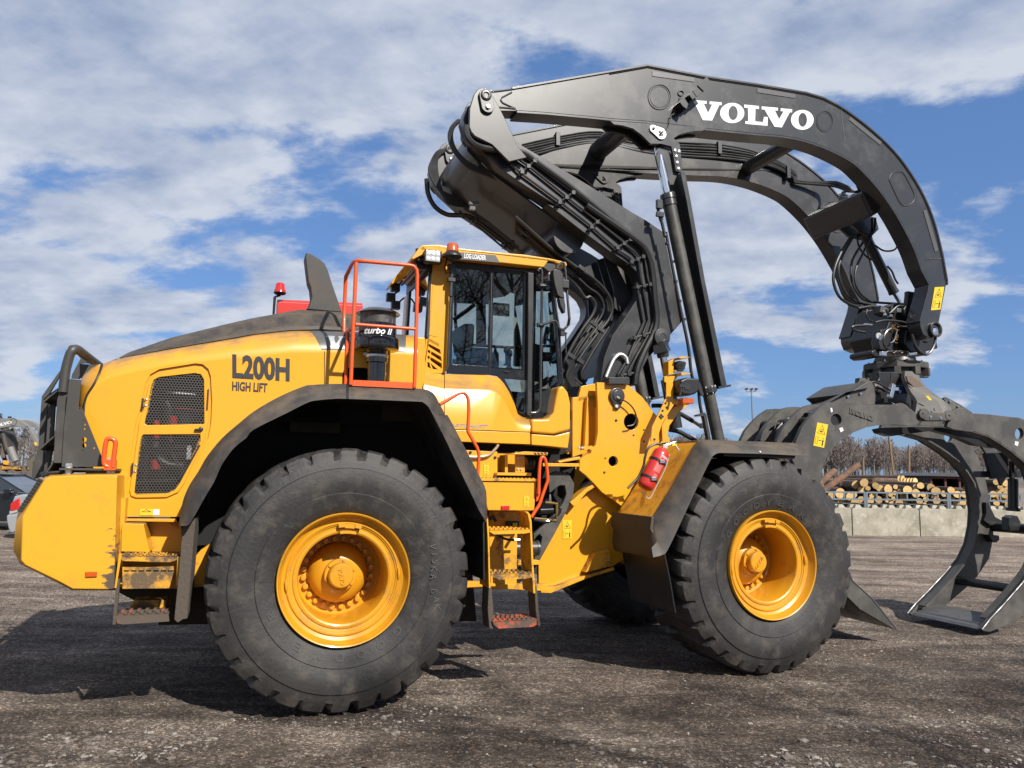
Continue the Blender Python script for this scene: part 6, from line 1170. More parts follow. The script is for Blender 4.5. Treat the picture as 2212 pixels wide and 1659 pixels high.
gh([(660, 622), (615, 650), (585, 710), (590, 780), (620, 820), (665, 838)], 1.1, .016, 'grey_paint'); gh([(868, 680), (885, 740), (910, 800), (960, 860), (1010, 885), (1060, 850), (1095, 780), (1108, 710)], .98, .015, 'grey_paint'); gh([(880, 700), (895, 790), (930, 850), (985, 885)], 1.0, .014)
gh([(400, 590), (300, 595), (268, 610), (300, 640), (400, 660)], 1.3, .014); gh([(500, 560), (600, 540), (750, 550), (840, 575)], 1.15, .012); gh([(420, 430), (410, 480), (440, 530), (470, 550)], 1.3, .012); gh([(610, 430), (640, 470), (720, 400), (780, 395)], 1.2, .012)
gh([(330, 420), (450, 400), (560, 405)], 1.4, .016); gh([(690, 560), (760, 600), (860, 600)], 1.12, .010); gh([(720, 640), (690, 740), (650, 770)], 1.15, .010)
for k in range(5): gh([(600 + 40 * k, 870 - 12 * (k % 2)), (640 + 40 * k, 850), (690 + 42 * k, 880)], 1.1, .012)
# rotator: octagonal table
ry_ = 1.42; rc = at('E1', 700, 985, ry_); zt, zb = at('E1', 700, 935, ry_ - .33).z, at('E1', 700, 992, ry_ - .33).z
def octo(r, z, rot=.2): return [Vector((rc.x + r * cos(rot + 2 * pi * k / 10), ry_ + r * sin(rot + 2 * pi * k / 10), z)) for k in range(10)]
ro_ = MB().layers([octo(.355, zb), octo(.36, zb + .01), octo(.36, zt), octo(.345, zt + .01)], closed=True, caps=True).build('rotator_table', 'grapple_grey', G0, smooth=20)
MB().lathe([(.0, zb - .085), (.30, zb - .085), (.30, zb - .002), (0, zb - .002)], (rc.x, ry_, 0), (0, 0, 1), 28).lathe([(.0, zt + .08), (.22, zt + .08), (.25, zt + .005), (0, zt + .005)], (rc.x, ry_, 0), (0, 0, 1), 28).build('slew_ring', 'black_paint', ro_)
m = MB()
for k in range(10):
    a = .2 + 2 * pi * k / 10; m.box((rc.x + .33 * cos(a), ry_ + .33 * sin(a), zb - .04), (.07, .07, .09), Matrix.Rotation(a, 3, 'Z'))
m.build('clamp_tab', 'grapple_grey', ro_, bevel=.005)
m = MB()
for k in range(16): a = 2 * pi * k / 16; m.hexnut((rc.x + .30 * cos(a), ry_ + .30 * sin(a), zt + .01), .012, .02, (0, 0, 1))
m.build('bolt', 'black_paint', ro_)
# hanger
gy0 = .74
face = pl('E1', [(800, 1050), (940, 1050), (946, 1110), (975, 1165), (1030, 1225), (1110, 1285), (1190, 1345), (1262, 1410), (1280, 1480), (1265, 1530), (1225, 1552), (985, 1552), (930, 1525), (903, 1470), (922, 1355), (900, 1310), (858, 1260), (822, 1180), (795, 1110)], gy0)
fpx = [(800, 1050), (940, 1050), (946, 1110), (975, 1165), (1030, 1225), (1110, 1285), (1190, 1345), (1262, 1410), (1280, 1480), (1265, 1530), (1225, 1552), (985, 1552), (930, 1525), (903, 1470), (922, 1355), (900, 1310), (858, 1260), (822, 1180), (795, 1110)]
fb_ = [at('E1', x, y, yy_) for (x, y), yy_ in zip(fpx, [1.10, 1.10, 1.05, .98, .90, .82] + [gy0] * 8 + [gy0, .80, .88, .98, 1.05])]
hg = MB().layers([fb_, [Vector((p.x, p.y + .05, p.z)) for p in fb_]], closed=True, caps=True).prism([face], 1.40, 1.45)
hgo = hg.build('hanger', 'grapple_grey', G0, smooth=30)
MB().prism([pl('E1', [(540, 1055), (800, 1055), (830, 1190), (905, 1340), (905, 1430), (855, 1432), (830, 1385), (760, 1350), (640, 1365), (500, 1388), (480, 1340), (560, 1330), (545, 1180)], 1.15)], 1.15, 1.30).build('hanger_core', 'black_paint', hgo, bevel=.01)
lk = pl('E1', [(940, 1430), (975, 1425), (1010, 1440), (1030, 1465), (1180, 1470), (1200, 1450), (1235, 1440), (1268, 1458), (1280, 1500), (1262, 1535), (1225, 1550), (990, 1548), (945, 1525), (922, 1485)], gy0)
lo = MB().prism([lk], gy0 - .03, gy0 - .005).build('pin_link', 'grapple_grey', hgo, bevel=.006)
m = MB()
for (x, y) in ((974, 1481), (1237, 1499)): m.lathe([(.045, 0), (.045, .006), (.03, .008), (.012, .008), (.01, .0), (0, 0)], at('E1', x, y, gy0 - .03), (0, -1, 0), 24)
m.build('pivot_pin', 'grapple_grey', lo, smooth=25)
m = MB()
for (x, y) in ((1053, 1510), (1156, 1520)): m.lathe([(.022, 0), (.016, .010), (0, .010)], at('E1', x, y, gy0 - .03), (0, -1, 0), 6)
for (x, y) in ((1099, 1435),): m.lathe([(.016, 0), (.012, .010), (0, .010)], at('E1', x, y, gy0), (0, -1, 0), 12)
m.build('bolt', 'steel', lo)
MB().prism([pl('E1', [(1003, 1297), (1035, 1300), (1070, 1342), (1040, 1342)], gy0)], gy0 - .003, gy0).build('warning_sticker', 'sticker_yellow', hgo, smooth=0)
MB().prism([pl('E1', [(815, 1100), (860, 1095), (940, 1150), (985, 1200), (990, 1240), (940, 1245), (880, 1200), (830, 1150)], .93)], .93, .95).build('rusty_plate', mat('rusty_grey', (.16, .11, .085), .8), hgo)
cyl_ = MB().lathe([(.0, -.1), (.05, -.1), (.06, -.08), (.06, .0), (.05, .02), (.05, .14), (.0, .14)], at('E1', 530, 1235, 1.2), (1, 0, -.25), 24).build('jaw_cylinder', 'grapple_grey', G0); MB().box(at('E1', 662, 1250, 1.0), (.05, .05, .16), Matrix.Rotation(R(20), 3, 'Y')).box(at('E1', 690, 1230, 1.0), (.10, .04, .04)).build('valve_fitting', 'steel', G0, bevel=.005); MB().box(at('E1', 768, 1238, 1.05), (.13, .05, .09)).build('blue_cover', mat('blue_cap', (.012, .03, .10), .4), hgo, bevel=.008)
gh([(400, 1235), (430, 1180), (490, 1158), (560, 1185), (640, 1235), (650, 1255)], 1.0, .012); gh([(520, 1060), (540, 1110), (530, 1150)], 1.0, .012); gh([(655, 1080), (660, 1150), (650, 1210)], 1.0, .008); gh([(430, 1080), (460, 1130)], 1.2, .01); gh([(420, 1240), (520, 1215), (600, 1250)], 1.05, .016)
# jaws
def mx(l): return [at(c, x, y, gy0) for c, x, y in l]
Lo = mx([('D3', 1335, 604), ('D3', 1312, 578), ('D3', 1272, 560), ('D3', 1200, 574), ('D3', 1050, 573), ('D3', 890, 560), ('D3', 760, 553), ('D3', 700, 557), ('D3', 640, 598), ('D3', 570, 665), ('D3', 510, 740), ('D3', 460, 850), ('D3', 430, 1000), ('D4', 400, 330), ('D4', 440, 600), ('D4', 520, 860), ('D4', 640, 1080), ('D4', 800, 1240), ('D4', 1085, 1405), ('D4', 1102, 1412)])
Li = mx([('D4', 1095, 1396), ('D4', 900, 1155), ('D4', 740, 1010), ('D4', 660, 820), ('D4', 620, 600), ('D4', 575, 400), ('D3', 645, 1180), ('D3', 658, 1100), ('D3', 672, 1040), ('D3', 693, 980), ('D3', 730, 920), ('D3', 800, 850), ('D3', 900, 786), ('D3', 1000, 747), ('D3', 1100, 730), ('D3', 1200, 726), ('D3', 1330, 735), ('D3', 1400, 722), ('D3', 1385, 640)])
JW = .98
def fx(l): return [Vector((p.x, gy0, p.z)) for p in (at('E2', x, y, gy0 + JW) for x, y in l)]     # measured on the far plate
Ro = mx([('E2', 630, 192), ('E2', 660, 175), ('E2', 700, 165), ('E2', 730, 180), ('E2', 765, 202), ('E2', 860, 207), ('E2', 1000, 224), ('E2', 1050, 228), ('E2', 1110, 255)]) + fx([(700, 370), (770, 470), (815, 600), (850, 780), (868, 960), (840, 1100), (770, 1210), (690, 1290), (560, 1400), (400, 1462), (362, 1456)])
Ri = fx([(353, 1446), (400, 1388), (480, 1308), (590, 1190), (650, 1115), (700, 1010), (722, 900), (728, 810), (715, 715)]) + mx([('E2', 1178, 650), ('E2', 1130, 570), ('E2', 1070, 500), ('E2', 1005, 445), ('E2', 940, 400), ('E2', 860, 350), ('E2', 760, 320), ('E2', 640, 302), ('E2', 600, 285)])
def jaw(O, I, holes, nm, lab_):
    j = MB().prism([O + I] + holes, gy0, gy0 + .05).build('jaw_plate', 'grapple_grey', G0, bevel=.006, label=lab_)
    MB().prism([O + I] + holes, gy0 + JW - .05, gy0 + JW).build('jaw_plate', 'grapple_grey', G0, bevel=.006)
    return j
jl = jaw(Lo, Li, [ell('D3', 767, 690, 42, 47, gy0, 20)], 'L', 'left jaw plate with a round hole and yellow warning sticker'); jr = jaw(Ro, Ri, [ell('E2', 1050, 330, 27, 36, gy0, 20)], 'R', 'right jaw plate reaching out of the picture')
MB().ribbon(Li[1:12], gy0 + .05, gy0 + .20, .02, 1).ribbon(Li[1:12], gy0 + JW - .20, gy0 + JW - .05, .02, 1).build('jaw_liner', 'worn_steel', jl, smooth=30)
rib = resample(Ri[1:], 26); MB().ribbon(Ri[1:-2], gy0 + .0, gy0 + .13, .02, -1).ribbon(Ri[1:-2], gy0 + JW - .15, gy0 + JW, .02, -1).build('jaw_liner', 'grapple_grey', jr, smooth=30)
# blades
t0, t1 = Ri[0], Ri[0] + Vector((.42, 0, .05)); MB().prism([[t0 + Vector((0, 0, -.01)), t0 + Vector((.03, 0, .02)), t0 + Vector((.10, 0, .025)), t1 + Vector((0, 0, .03)), t1 + Vector((0, 0, -.01)), t0 + Vector((.1, 0, -.03))]], gy0 + .05, gy0 + JW - .05).prism([[t0 + Vector((.08, 0, .02)), t0 + Vector((.10, 0, .045)), t1 + Vector((0, 0, .05)), t1 + Vector((0, 0, .02))]], gy0 + .06, gy0 + JW - .06).build('blade', 'worn_steel', jr, bevel=.004)
m = MB()
for k in range(6):
    for q in (.17, .30): m.lathe([(.016, 0), (.016, .002), (0, .002)], t0 + Vector((q + .03 * (k % 2), .15 + k * .14, .052 + (q - .1) * .05)), (0, 0, 1), 12)
m.build('blade_bolt', 'grey_paint', jr)
for P_s, j in ((Ri[:5], jr), (Li[:4], jl)): MB().tube([p + Vector((0, .0, 0)) for p in P_s], .008, 6).tube([p + Vector((0, JW, 0)) for p in P_s], .008, 6).build('worn_edge', 'worn_steel', j)
# side fins of the right blade
s0 = Lo[-2]; MB().ribbon([Lo[-2], Lo[-3], Lo[-4], Lo[-5]], gy0 + .05, gy0 + JW - .05, .025, -1).build('blade', 'worn_steel', jl, smooth=30)
def ct(c, x, y, r, j, nm='cross_tube', yr=gy0 + JW): p = at(c, x, y, yr); MB().cyl((p.x, gy0 + .03, p.z), (p.x, gy0 + JW - .03, p.z), r, 24).build(nm, 'black_paint', j)
ct('E2', 645, 1238, .052, jr); ct('E2', 868, 905, .062, jr); ct('D3', 300, 740, .11, jl); ct('D3', 430, 720, .06, jl, yr=1.2); 
pb = pl('E2', [(800, 562), (1060, 557), (1060, 598), (800, 600)], 1.2); MB().prism([pb], 1.18, 1.28).build('cross_beam', 'black_paint', jr)
for y in (gy0 + .3, gy0 + .64):
    q = resample(Ro[4:12], 14); w = [p + Vector((-.10, 0, -.10)) for p in q]; MB().prism([q + w[::-1]], y, y + .03).build('stiffener', 'grapple_grey', jr)
    q = resample(Lo[5:12], 14); w = [p + Vector((.12, 0, -.13)) for p in q]; MB().prism([q + w[::-1]], y, y + .04).build('stiffener', 'grapple_grey', jl)
MB().cyl(at('E2', 1010, 610, 1.15), at('E2', 1010, 800, 1.15), .055, 20).cyl(at('E2', 1010, 790, 1.15), at('E2', 1010, 810, 1.15), .075, 20).cyl(at('E2', 1000, 500, 1.15), at('E2', 1005, 610, 1.15), .03, 16).build('jaw_cylinder', 'black_paint', jr)
MB().prism([pl('E2', [(975, 850), (1000, 835), (1030, 840), (1050, 880), (1045, 930), (975, 930)], 1.3)], 1.28, 1.38).prism([pl('E2', [(840, 755), (855, 755), (900, 845), (965, 880), (965, 900), (870, 900), (830, 870), (845, 820)], gy0 + JW - .1)], gy0 + JW - .1, gy0 + JW - .05).prism([pl('E2', [(840, 955), (905, 960), (910, 985), (890, 1005), (865, 1000)], gy0 + JW - .1)], gy0 + JW - .14, gy0 + JW - .05).build('cylinder_lug', 'black_paint', jr, bevel=.008)
MB().prism([pl('E2', [(415, 320), (500, 310), (620, 340), (760, 400), (900, 420), (905, 400), (760, 350), (690, 310), (540, 290), (350, 288), (190, 292), (150, 300), (165, 325), (230, 345)], gy0 + .5)], gy0 + .45, gy0 + .55).prism([pl('E2', [(835, 450), (975, 445), (985, 600), (880, 610)], gy0 + .4)], gy0 + .4, gy0 + .44).build('centre_web', 'black_paint', jr)
# guards on top of the jaws
MB().prism([pl('D3', [(862, 487), (1008, 394), (1040, 392), (1056, 430), (1070, 500), (1068, 540), (930, 545)], gy0 + .10)], gy0 + .095, 1.5).build('guard_hump', 'grapple_grey', jl, bevel=.01)
MB().prism([pl('D3', [(560, 652), (640, 600), (860, 500), (1010, 470), (1050, 490), (1068, 540), (1062, 572), (890, 560), (700, 557), (630, 612)], gy0 + .06)], gy0 + .06, gy0 + .09).layers([pl('D3', [(570, 640), (845, 478), (1020, 440)], gy0 + .05), pl('D3', [(448, 628), (735, 492), (840, 478), (1010, 400)][0:3], gy0 + .75)]).build('hose_guard', 'grapple_grey', jl)
MB().prism([pl('E2', [(578, 108), (592, 100), (670, 140), (755, 195), (720, 180), (660, 172), (620, 195), (600, 150)], gy0 + .06)], gy0 + .06, gy0 + .09).build('hose_guard', 'grapple_grey', jr)
m = MB()
for (x, y) in ((855, 510), (952, 488), (1525, 608), (1642, 548), (1703, 588)): m.lathe([(.016, 0), (.012, .010), (0, .010)], at('D3', x, y, gy0 + .05), (0, -1, 0), 10)
m.build('bolt', 'steel', jl)
MB().prism([pl('D3', [(870, 592), (890, 598), (1058, 655), (1048, 705), (865, 640)], gy0)], gy0 - .008, gy0).build('name_plate', 'grapple_grey', jl, bevel=.004)
m = MB(); decal(m, 'VOLVO', *[at('D3', *q, gy0 - .011) for q in ((885, 605), (1048, 662), (1040, 698), (878, 640))], bold=.02); m.build('plate_lettering', 'grapple_grey', jl, smooth=0, solid=.006)
sticker('warning_sticker', 'D3', [(620, 710), (703, 726), (672, 906), (590, 888)], gy0 - .002, jl); MB().prism([pl('D3', [(788, 756), (812, 747), (823, 772), (800, 786)], gy0)], gy0 - .004, gy0).prism([pl('D3', [(720, 598), (734, 600), (738, 628), (725, 632)], gy0)], gy0 - .004, gy0).build('reference_mark', 'white_paint', jl, smooth=0); MB().prism([pl('E2', [(1022, 375), (1043, 380), (1038, 405), (1018, 398)], gy0)], gy0 - .004, gy0).build('reference_mark', 'white_paint', jr, smooth=0)
for k in range(3): MB().tube(spl(pl('D3', [(255 + 40 * k, 860), (330 + 30 * k, 740), (420 + 30 * k, 670), (545, 635 - 5 * k)], 1.3), 5), .018, 8).build('hydraulic_hose', 'rubber_hose', jl)
for k, (x, w_) in enumerate(((140, 60), (200, 40), (330, 50))): q = [at('D3', x + a, 850 - b, 1.4) for a, b in ((0, 0), (15, 60), (50, 110), (110, 140), (150, 140), (150, 125), (115, 120), (70, 90), (45, 40), (40, 0))]; MB().prism([q], 1.3 - .15 * k, 1.36 - .15 * k).build('jaw_rib', 'grapple_grey', jl)
# ================================================================== THE YARD
from mathutils import noise as NZ
def ground_mat():
    m = bpy.data.materials.new('gravel_ground'); m.use_nodes = True; nt = m.node_tree; b = nt.nodes['Principled BSDF']; N = nt.nodes.new; L = nt.links.new
    tc = N('ShaderNodeTexCoord'); b.inputs['Roughness'].default_value = .95; b.inputs['Specular IOR Level'].default_value = .2
    def noise(s, d=8, r=.65, vec=None, dist=0):
        n = N('ShaderNodeTexNoise'); n.inputs['Scale'].default_value = s; n.inputs['Detail'].default_value = d; n.inputs['Roughness'].default_value = r; n.inputs['Distortion'].default_value = dist; L(vec or tc.outputs['Object'], n.inputs['Vector']); return n.outputs[0]
    def ramp(v, st):
        n = N('ShaderNodeValToRGB'); L(v, n.inputs[0]); e = n.color_ramp.elements
        while len(e) < len(st): e.new(.5)
        for q, (p, c) in zip(e, st): q.position = p; q.color = (*c, 1)
        return n.outputs[0]
    def mix(f, a, c, t='MIX'):
        n = N('ShaderNodeMixRGB'); n.blend_type = t
        for i, v in enumerate((f, a, c)):
            if isinstance(v, float): n.inputs[i].default_value = v
            elif isinstance(v, tuple): n.inputs[i].default_value = (*v, 1)
            else: L(v, n.inputs[i])
        return n.outputs[0]
    mp = N('ShaderNodeMapping'); L(tc.outputs['Object'], mp.inputs[0]); mp.inputs['Rotation'].default_value = (0, 0, R(-8)); mp.inputs['Scale'].default_value = (.22, 1.3, 1)
    base = ramp(noise(1.1, 9, .70), [(.32, (.078, .064, .053)), (.50, (.140, .116, .097)), (.68, (.240, .208, .178))])
    patch = ramp(noise(.55, 4, .6), [(.38, (.80, .79, .79)), (.60, (1.14, 1.14, 1.13))])
    tracks = ramp(noise(1.7, 8, .66, mp.outputs[0], .8), [(.40, (.58, .56, .55)), (.62, (1.30, 1.27, 1.22))])
    c = mix(1.0, mix(1.0, base, patch, 'MULTIPLY'), tracks, 'MULTIPLY')
    # paler towards the back of the yard
    sp = N('ShaderNodeSeparateXYZ'); L(tc.outputs['Object'], sp.inputs[0]); mr = N('ShaderNodeMapRange'); L(sp.outputs[1], mr.inputs[0]); mr.inputs[1].default_value = 5.5; mr.inputs[2].default_value = 13; mr.inputs[3].default_value = 0; mr.inputs[4].default_value = .75
    c = mix(mr.outputs[0], c, mix(1.0, ramp(noise(.9, 8, .7), [(.35, (.185, .150, .124)), (.62, (.34, .284, .240))]), tracks, 'MULTIPLY'))
    vo = N('ShaderNodeTexVoronoi'); vo.inputs['Scale'].default_value = 62; L(tc.outputs['Object'], vo.inputs['Vector'])
    sp2 = N('ShaderNodeSeparateColor'); L(vo.outputs['Color'], sp2.inputs[0]); g = ramp(sp2.outputs[0], [(.0, (.5, .5, .5)), (.6, (1, 1, 1)), (.85, (1.8, 1.75, 1.7)), (1.0, (3.0, 2.9, 2.8))])
    c = mix(.8, c, mix(1.0, c, g, 'MULTIPLY')); c = mix(.5, c, mix(1.0, c, ramp(noise(160, 3, .6), [(.35, (.4, .4, .4)), (.65, (1.6, 1.6, 1.6))]), 'MULTIPLY'))
    L(c, b.inputs['Base Color'])
    bn = N('ShaderNodeBump'); bn.inputs['Strength'].default_value = .9; bn.inputs['Distance'].default_value = .05; L(noise(28, 9, .75), bn.inputs['Height'])
    b2 = N('ShaderNodeBump'); b2.inputs['Strength'].default_value = .8; b2.inputs['Distance'].default_value = .015; b2.invert = True; L(vo.outputs['Distance'], b2.inputs['Height']); L(bn.outputs[0], b2.inputs['Normal']); L(b2.outputs[0], b.inputs['Normal'])
    return m
GM = ground_mat()
def hgt(x, y):
    w = 1 - min(1, max(0, (abs(x) - 9) / 5)); w *= 1 - min(1, max(0, (y - 16) / 6)); 
    return w * (.035 * (NZ.noise(Vector((x * .35, y * 1.1, 0)))) + .020 * NZ.noise(Vector((x * 2.2, y * 4, 3))) + .011 * NZ.noise(Vector((x * 8, y * 10, 7)))) - .022
gx = [-600, -200, -60, -25] + [-14 + .09 * i for i in range(312)] + [25, 60, 200, 600]; gyv = [-300, -60, -10, 1] + [2.5 + .045 * i for i in range(150)] + [9.3 + .12 * i for i in range(110)] + [26, 40, 80, 200, 700, 1500]
vs = [(x, y, hgt(x, y)) for y in gyv for x in gx]; n = len(gx); fs = [(j * n + i, j * n + i + 1, (j + 1) * n + i + 1, (j + 1) * n + i) for j in range(len(gyv) - 1) for i in range(n - 1)]
gm = MB(); gm.v = [Vector(v) for v in vs]; gm.f = fs; gr = gm.build('ground', GM, smooth=180, weld=False); gr['kind'] = 'structure'
# loose stones
random.seed(11)
mat('stone', (.16, .135, .115), .9, var=((.42, .38, .34), 6.0, .47, .62), bump=(90, .4, .003))
st = MB(); ico = [(0, 0, 1), (.894, 0, .447), (.276, .851, .447), (-.724, .526, .447), (-.724, -.526, .447), (.276, -.851, .447), (.724, .526, -.3), (-.276, .851, -.3), (-.894, 0, -.3), (-.276, -.851, -.3), (.724, -.526, -.3)]
icf = [(0, 1, 2), (0, 2, 3), (0, 3, 4), (0, 4, 5), (0, 5, 1), (1, 6, 2), (2, 7, 3), (3, 8, 4), (4, 9, 5), (5, 10, 1), (6, 7, 2), (7, 8, 3), (8, 9, 4), (9, 10, 5), (10, 6, 1)]
def stone(x, y, s):
    a = random.uniform(0, 6.3); ca, sa = cos(a), sin(a); sx, sy, sz = s * random.uniform(.7, 1.4), s * random.uniform(.6, 1), s * random.uniform(.35, .7); z = hgt(x, y); q = []
    for v in ico:
        k = random.uniform(.75, 1.2); px, py, pz_ = v[0] * sx * k, v[1] * sy * k, v[2] * sz * k; q.append(Vector((x + px * ca - py * sa, y + px * sa + py * ca, z + pz_ * .9 + sz * .12)))
    b = len(st.v); st.v += q; st.f += [tuple(i + b for i in f) for f in icf]
cnt = 0
while cnt < 24000:
    y = 3.5 + (random.random() ** 1.7) * 9; x = random.uniform(-.8, .8) * y * .95; d = NZ.noise(Vector((x * .55 + 9, y * 1.2, 0))) + .25 * NZ.noise(Vector((x * 2.5, y * 3, 5)))
    patch = .8 if (y < 5.0 + .3 * sin(x * 2)) and d > -.12 else 0
    if random.random() > max(.10, .35 + d * 1.3 + patch): continue
    s = .0026 + .010 * random.random() ** 5 + ((.020 if patch else .012) * random.random() ** 5 if d + patch > .2 else 0)
    stone(x, y, s); cnt += 1
for (c, x, y, s) in (('E3', 1657, 678, .032), ('E3', 1272, 692, .022), ('E3', 1688, 655, .018), ('E3', 1710, 755, .034), ('E3', 1125, 880, .035), ('E3', 48, 865, .032), ('E3', 655, 728, .022), ('E3', 740, 850, .030), ('E4', 1263, 780, .034), ('E4', 1310, 860, .033), ('E4', 1480, 780, .034), ('E4', 1190, 862, .038), ('E4', 1668, 706, .030), ('E4', 1175, 820, .024), ('E4', 262, 812, .030), ('E4', 340, 820, .036), ('E4', 385, 840, .026),
                     ('E4', 1030, 690, .022), ('E4', 945, 690, .022), ('E4', 520, 828, .026), ('E4', 2045, 822, .030), ('E4', 640, 878, .018), ('E4', 270, 455, .016), ('E4', 640, 522, .018), ('E4', 1720, 388, .020), ('E4', 1720, 880, .034), ('E4', 1560, 730, .024), ('E4', 1410, 715, .030), ('E4', 430, 830, .020), ('E4', 80, 880, .02)):
    CROP.setdefault('E3', (0, 2200, 1.0972)); CROP.setdefault('E4', (2016, 2200, 1.0972)); p = atz(c, x, y, 0); stone(p.x, p.y, s)
for k in range(420):      # bark scraps and splinters
    y = 3.6 + random.random() ** 1.5 * 8; x = random.uniform(-.75, .8) * y
    stone(x, y, random.uniform(.008, .02)); b_ = len(st.v) - 11; cx_ = sum((v for v in st.v[b_:]), Vector()) / 11; an_ = random.uniform(0, 3.14); ax_ = Vector((cos(an_), sin(an_), 0))
    for v in st.v[b_:]:
        q_ = v - cx_; q_.z *= .35; q_ += ax_ * q_.dot(ax_) * random.uniform(1.6, 2.2); v.xyz = cx_ + q_
nb_ = 420 * len(icf); so_ = st.build('gravel_stones', 'stone', smooth=0, weld=False); so_.data.materials.append(mat('bark_scrap', (.075, .045, .028), .9))
for p_ in list(so_.data.polygons)[-nb_:]: p_.material_index = 1
so_['kind'] = 'stuff'; so_['label'] = 'loose pale gravel stones scattered over the brown yard'; so_['category'] = 'gravel'
# ------------------------------------------------------------------ concrete blocks and railing
mat('concrete', (.46, .42, .34), .9, var=((.30, .28, .21), 2.4, .38, .62), dust=((.62, .59, .52), 4.5, .54, .70, .7), bump=(30, .5, .015))
BY = 22.6
bt, bb = atY('E7', 1430, 1035, BY).z, -.03
jx = [atY('E7', 525, 1100, BY).x, atY('E7', 1432, 1100, BY).x]; bl = jx[1] - jx[0]
names = ['leftmost concrete block, half hidden behind the front tyre', 'second concrete block from the left, below the leaning logs', 'third concrete block from the left, seen under the open grapple', 'fourth concrete block, behind the curved grapple jaw', 'rightmost concrete block in the row, right of the jaw']
def block(x0, x1, z1, Y, d=.8, nst=4):
    m = MB().prism([[Vector((x0 + .012, 0, bb)), Vector((x1 - .012, 0, bb)), Vector((x1 - .012, 0, z1 - .05)), Vector((x1 - .05, 0, z1)), Vector((x0 + .05, 0, z1)), Vector((x0 + .012, 0, z1 - .05))]], Y, Y + d)
    w = (x1 - x0) / nst
    for k in range(nst):
        for yy in (.2, .58):
            cx = x0 + w * (k + .5); q = [[Vector((cx + sx * a, Y + yy + sy * a, z)) for sx, sy in ((-1, -1), (1, -1), (1, 1), (-1, 1))] for a, z in ((.115, z1 - .003), (.06, z1 + .10))]; m.layers(q, closed=True, caps=True)
    return m
for k in range(5):
    x0 = jx[0] + (k - 1) * bl; o = block(x0, x0 + bl, bt, BY).build('concrete_block', 'concrete', bevel=.015, seg=2)
    tag(o, names[k], 'concrete block', 'concrete blocks under the railing')
mat('galvanised', (.22, .27, .31), .45, .5)
rlY = BY + .42
px0 = atY('E7', 710, 900, rlY).x; px1 = atY('E7', 1822, 900, rlY).x; W_ = px1 - px0; ztr, zlr = atY('E7', 1270, 820, rlY).z, atY('E7', 1270, 912, rlY).z
for k, lb_ in ((-1, 'galvanised railing section left of the first post, beside the tyre'), (0, 'middle galvanised railing section in front of the log ends'), (1, 'galvanised railing section behind the grapple jaw')):
    a = px0 + k * W_ + .03; b = a + W_ - .06; e_ = tag(empty('railing', (a, rlY, bt)), lb_, 'railing', 'railing sections on the concrete blocks')
    M_ = Matrix.Translation((-a, -rlY, -bt))
    def B(nm, c, d): o = MB().box(M_ @ Vector(c), d).build(nm, 'galvanised', e_, smooth=0); return o
    for z in (ztr, zlr): B('rail', ((a + b) / 2, rlY, z), (b - a, .045, .045))
    for x in (a, b): B('post', (x, rlY, (bt + ztr) / 2), (.05, .05, ztr - bt + .03))
    for q in range(1, 8): B('baluster', (a + (b - a) * q / 8, rlY, (ztr + zlr) / 2), (.035, .035, ztr - zlr - .05))
# ------------------------------------------------------------------ logs
mat('bark', (.085, .055, .040), .95, var=((.16, .10, .07), 9, .4, .6), bump=(25, .9, .03))
mat('pine_bark', (.24, .12, .07), .9, var=((.13, .085, .06), 5, .42, .58), bump=(25, .8, .03))
mat('cut_wood', (.78, .54, .24), .8, var=((.66, .40, .15), 14, .42, .62), bump=(60, .2, .004))
for nm_ in ('cut_wood', 'bark'):       # every log a little different
    nt = MT[nm_].node_tree; b_ = nt.nodes['Principled BSDF']; src = b_.inputs['Base Color'].links[0].from_socket; oi = nt.nodes.new('ShaderNodeObjectInfo'); hs_ = nt.nodes.new('ShaderNodeHueSaturation'); mr_ = nt.nodes.new('ShaderNodeMapRange')
    nt.links.new(oi.outputs['Random'], mr_.inputs[0]); mr_.inputs[3].default_value = .68; mr_.inputs[4].default_value = 1.22; nt.links.new(mr_.outputs[0], hs_.inputs['Value']); nt.links.new(src, hs_.inputs['Color']); nt.links.new(hs_.outputs[0], b_.inputs['Base Color'])
random.seed(5)
def log(p, r, ln, yaw, pitch=0, label=None, bark='bark', roll_=0):
    m = MB(); n = 16; ph = random.uniform(0, 6); rad = [r * (1 + .05 * sin(2 * 2 * pi * k / n + ph) + .03 * sin(3 * 2 * pi * k / n + ph * 2)) for k in range(n)]; rings = []
    for t in [0, .06, .5, 1]:
        rings.append([Vector((rad[k] * (1 - .08 * t) * cos(2 * pi * k / n), ln * t, rad[k] * (1 - .08 * t) * sin(2 * pi * k / n))) for k in range(n)])
    m.layers(rings, closed=True)
    e_ = m.build('log', bark, smooth=60); e_.location = p; e_.rotation_euler = (pitch, 0, yaw)
    for t, s in ((0, -.004), (1, ln + .004)):
        c = MB(); q = [Vector((v.x * (.96 if s < 0 else .96), s, v.z * .96)) for v in rings[0 if t == 0 else -1]]; c.add(q + [Vector((0, s, 0))], [(k, (k + 1) % n, n) for k in range(n)]); c.build('cut_end', 'cut_wood', e_, smooth=0)
    tag(e_, label or 'log with pale round cut end in the pile behind the railing', 'log', 'logs stacked behind the railing'); return e_
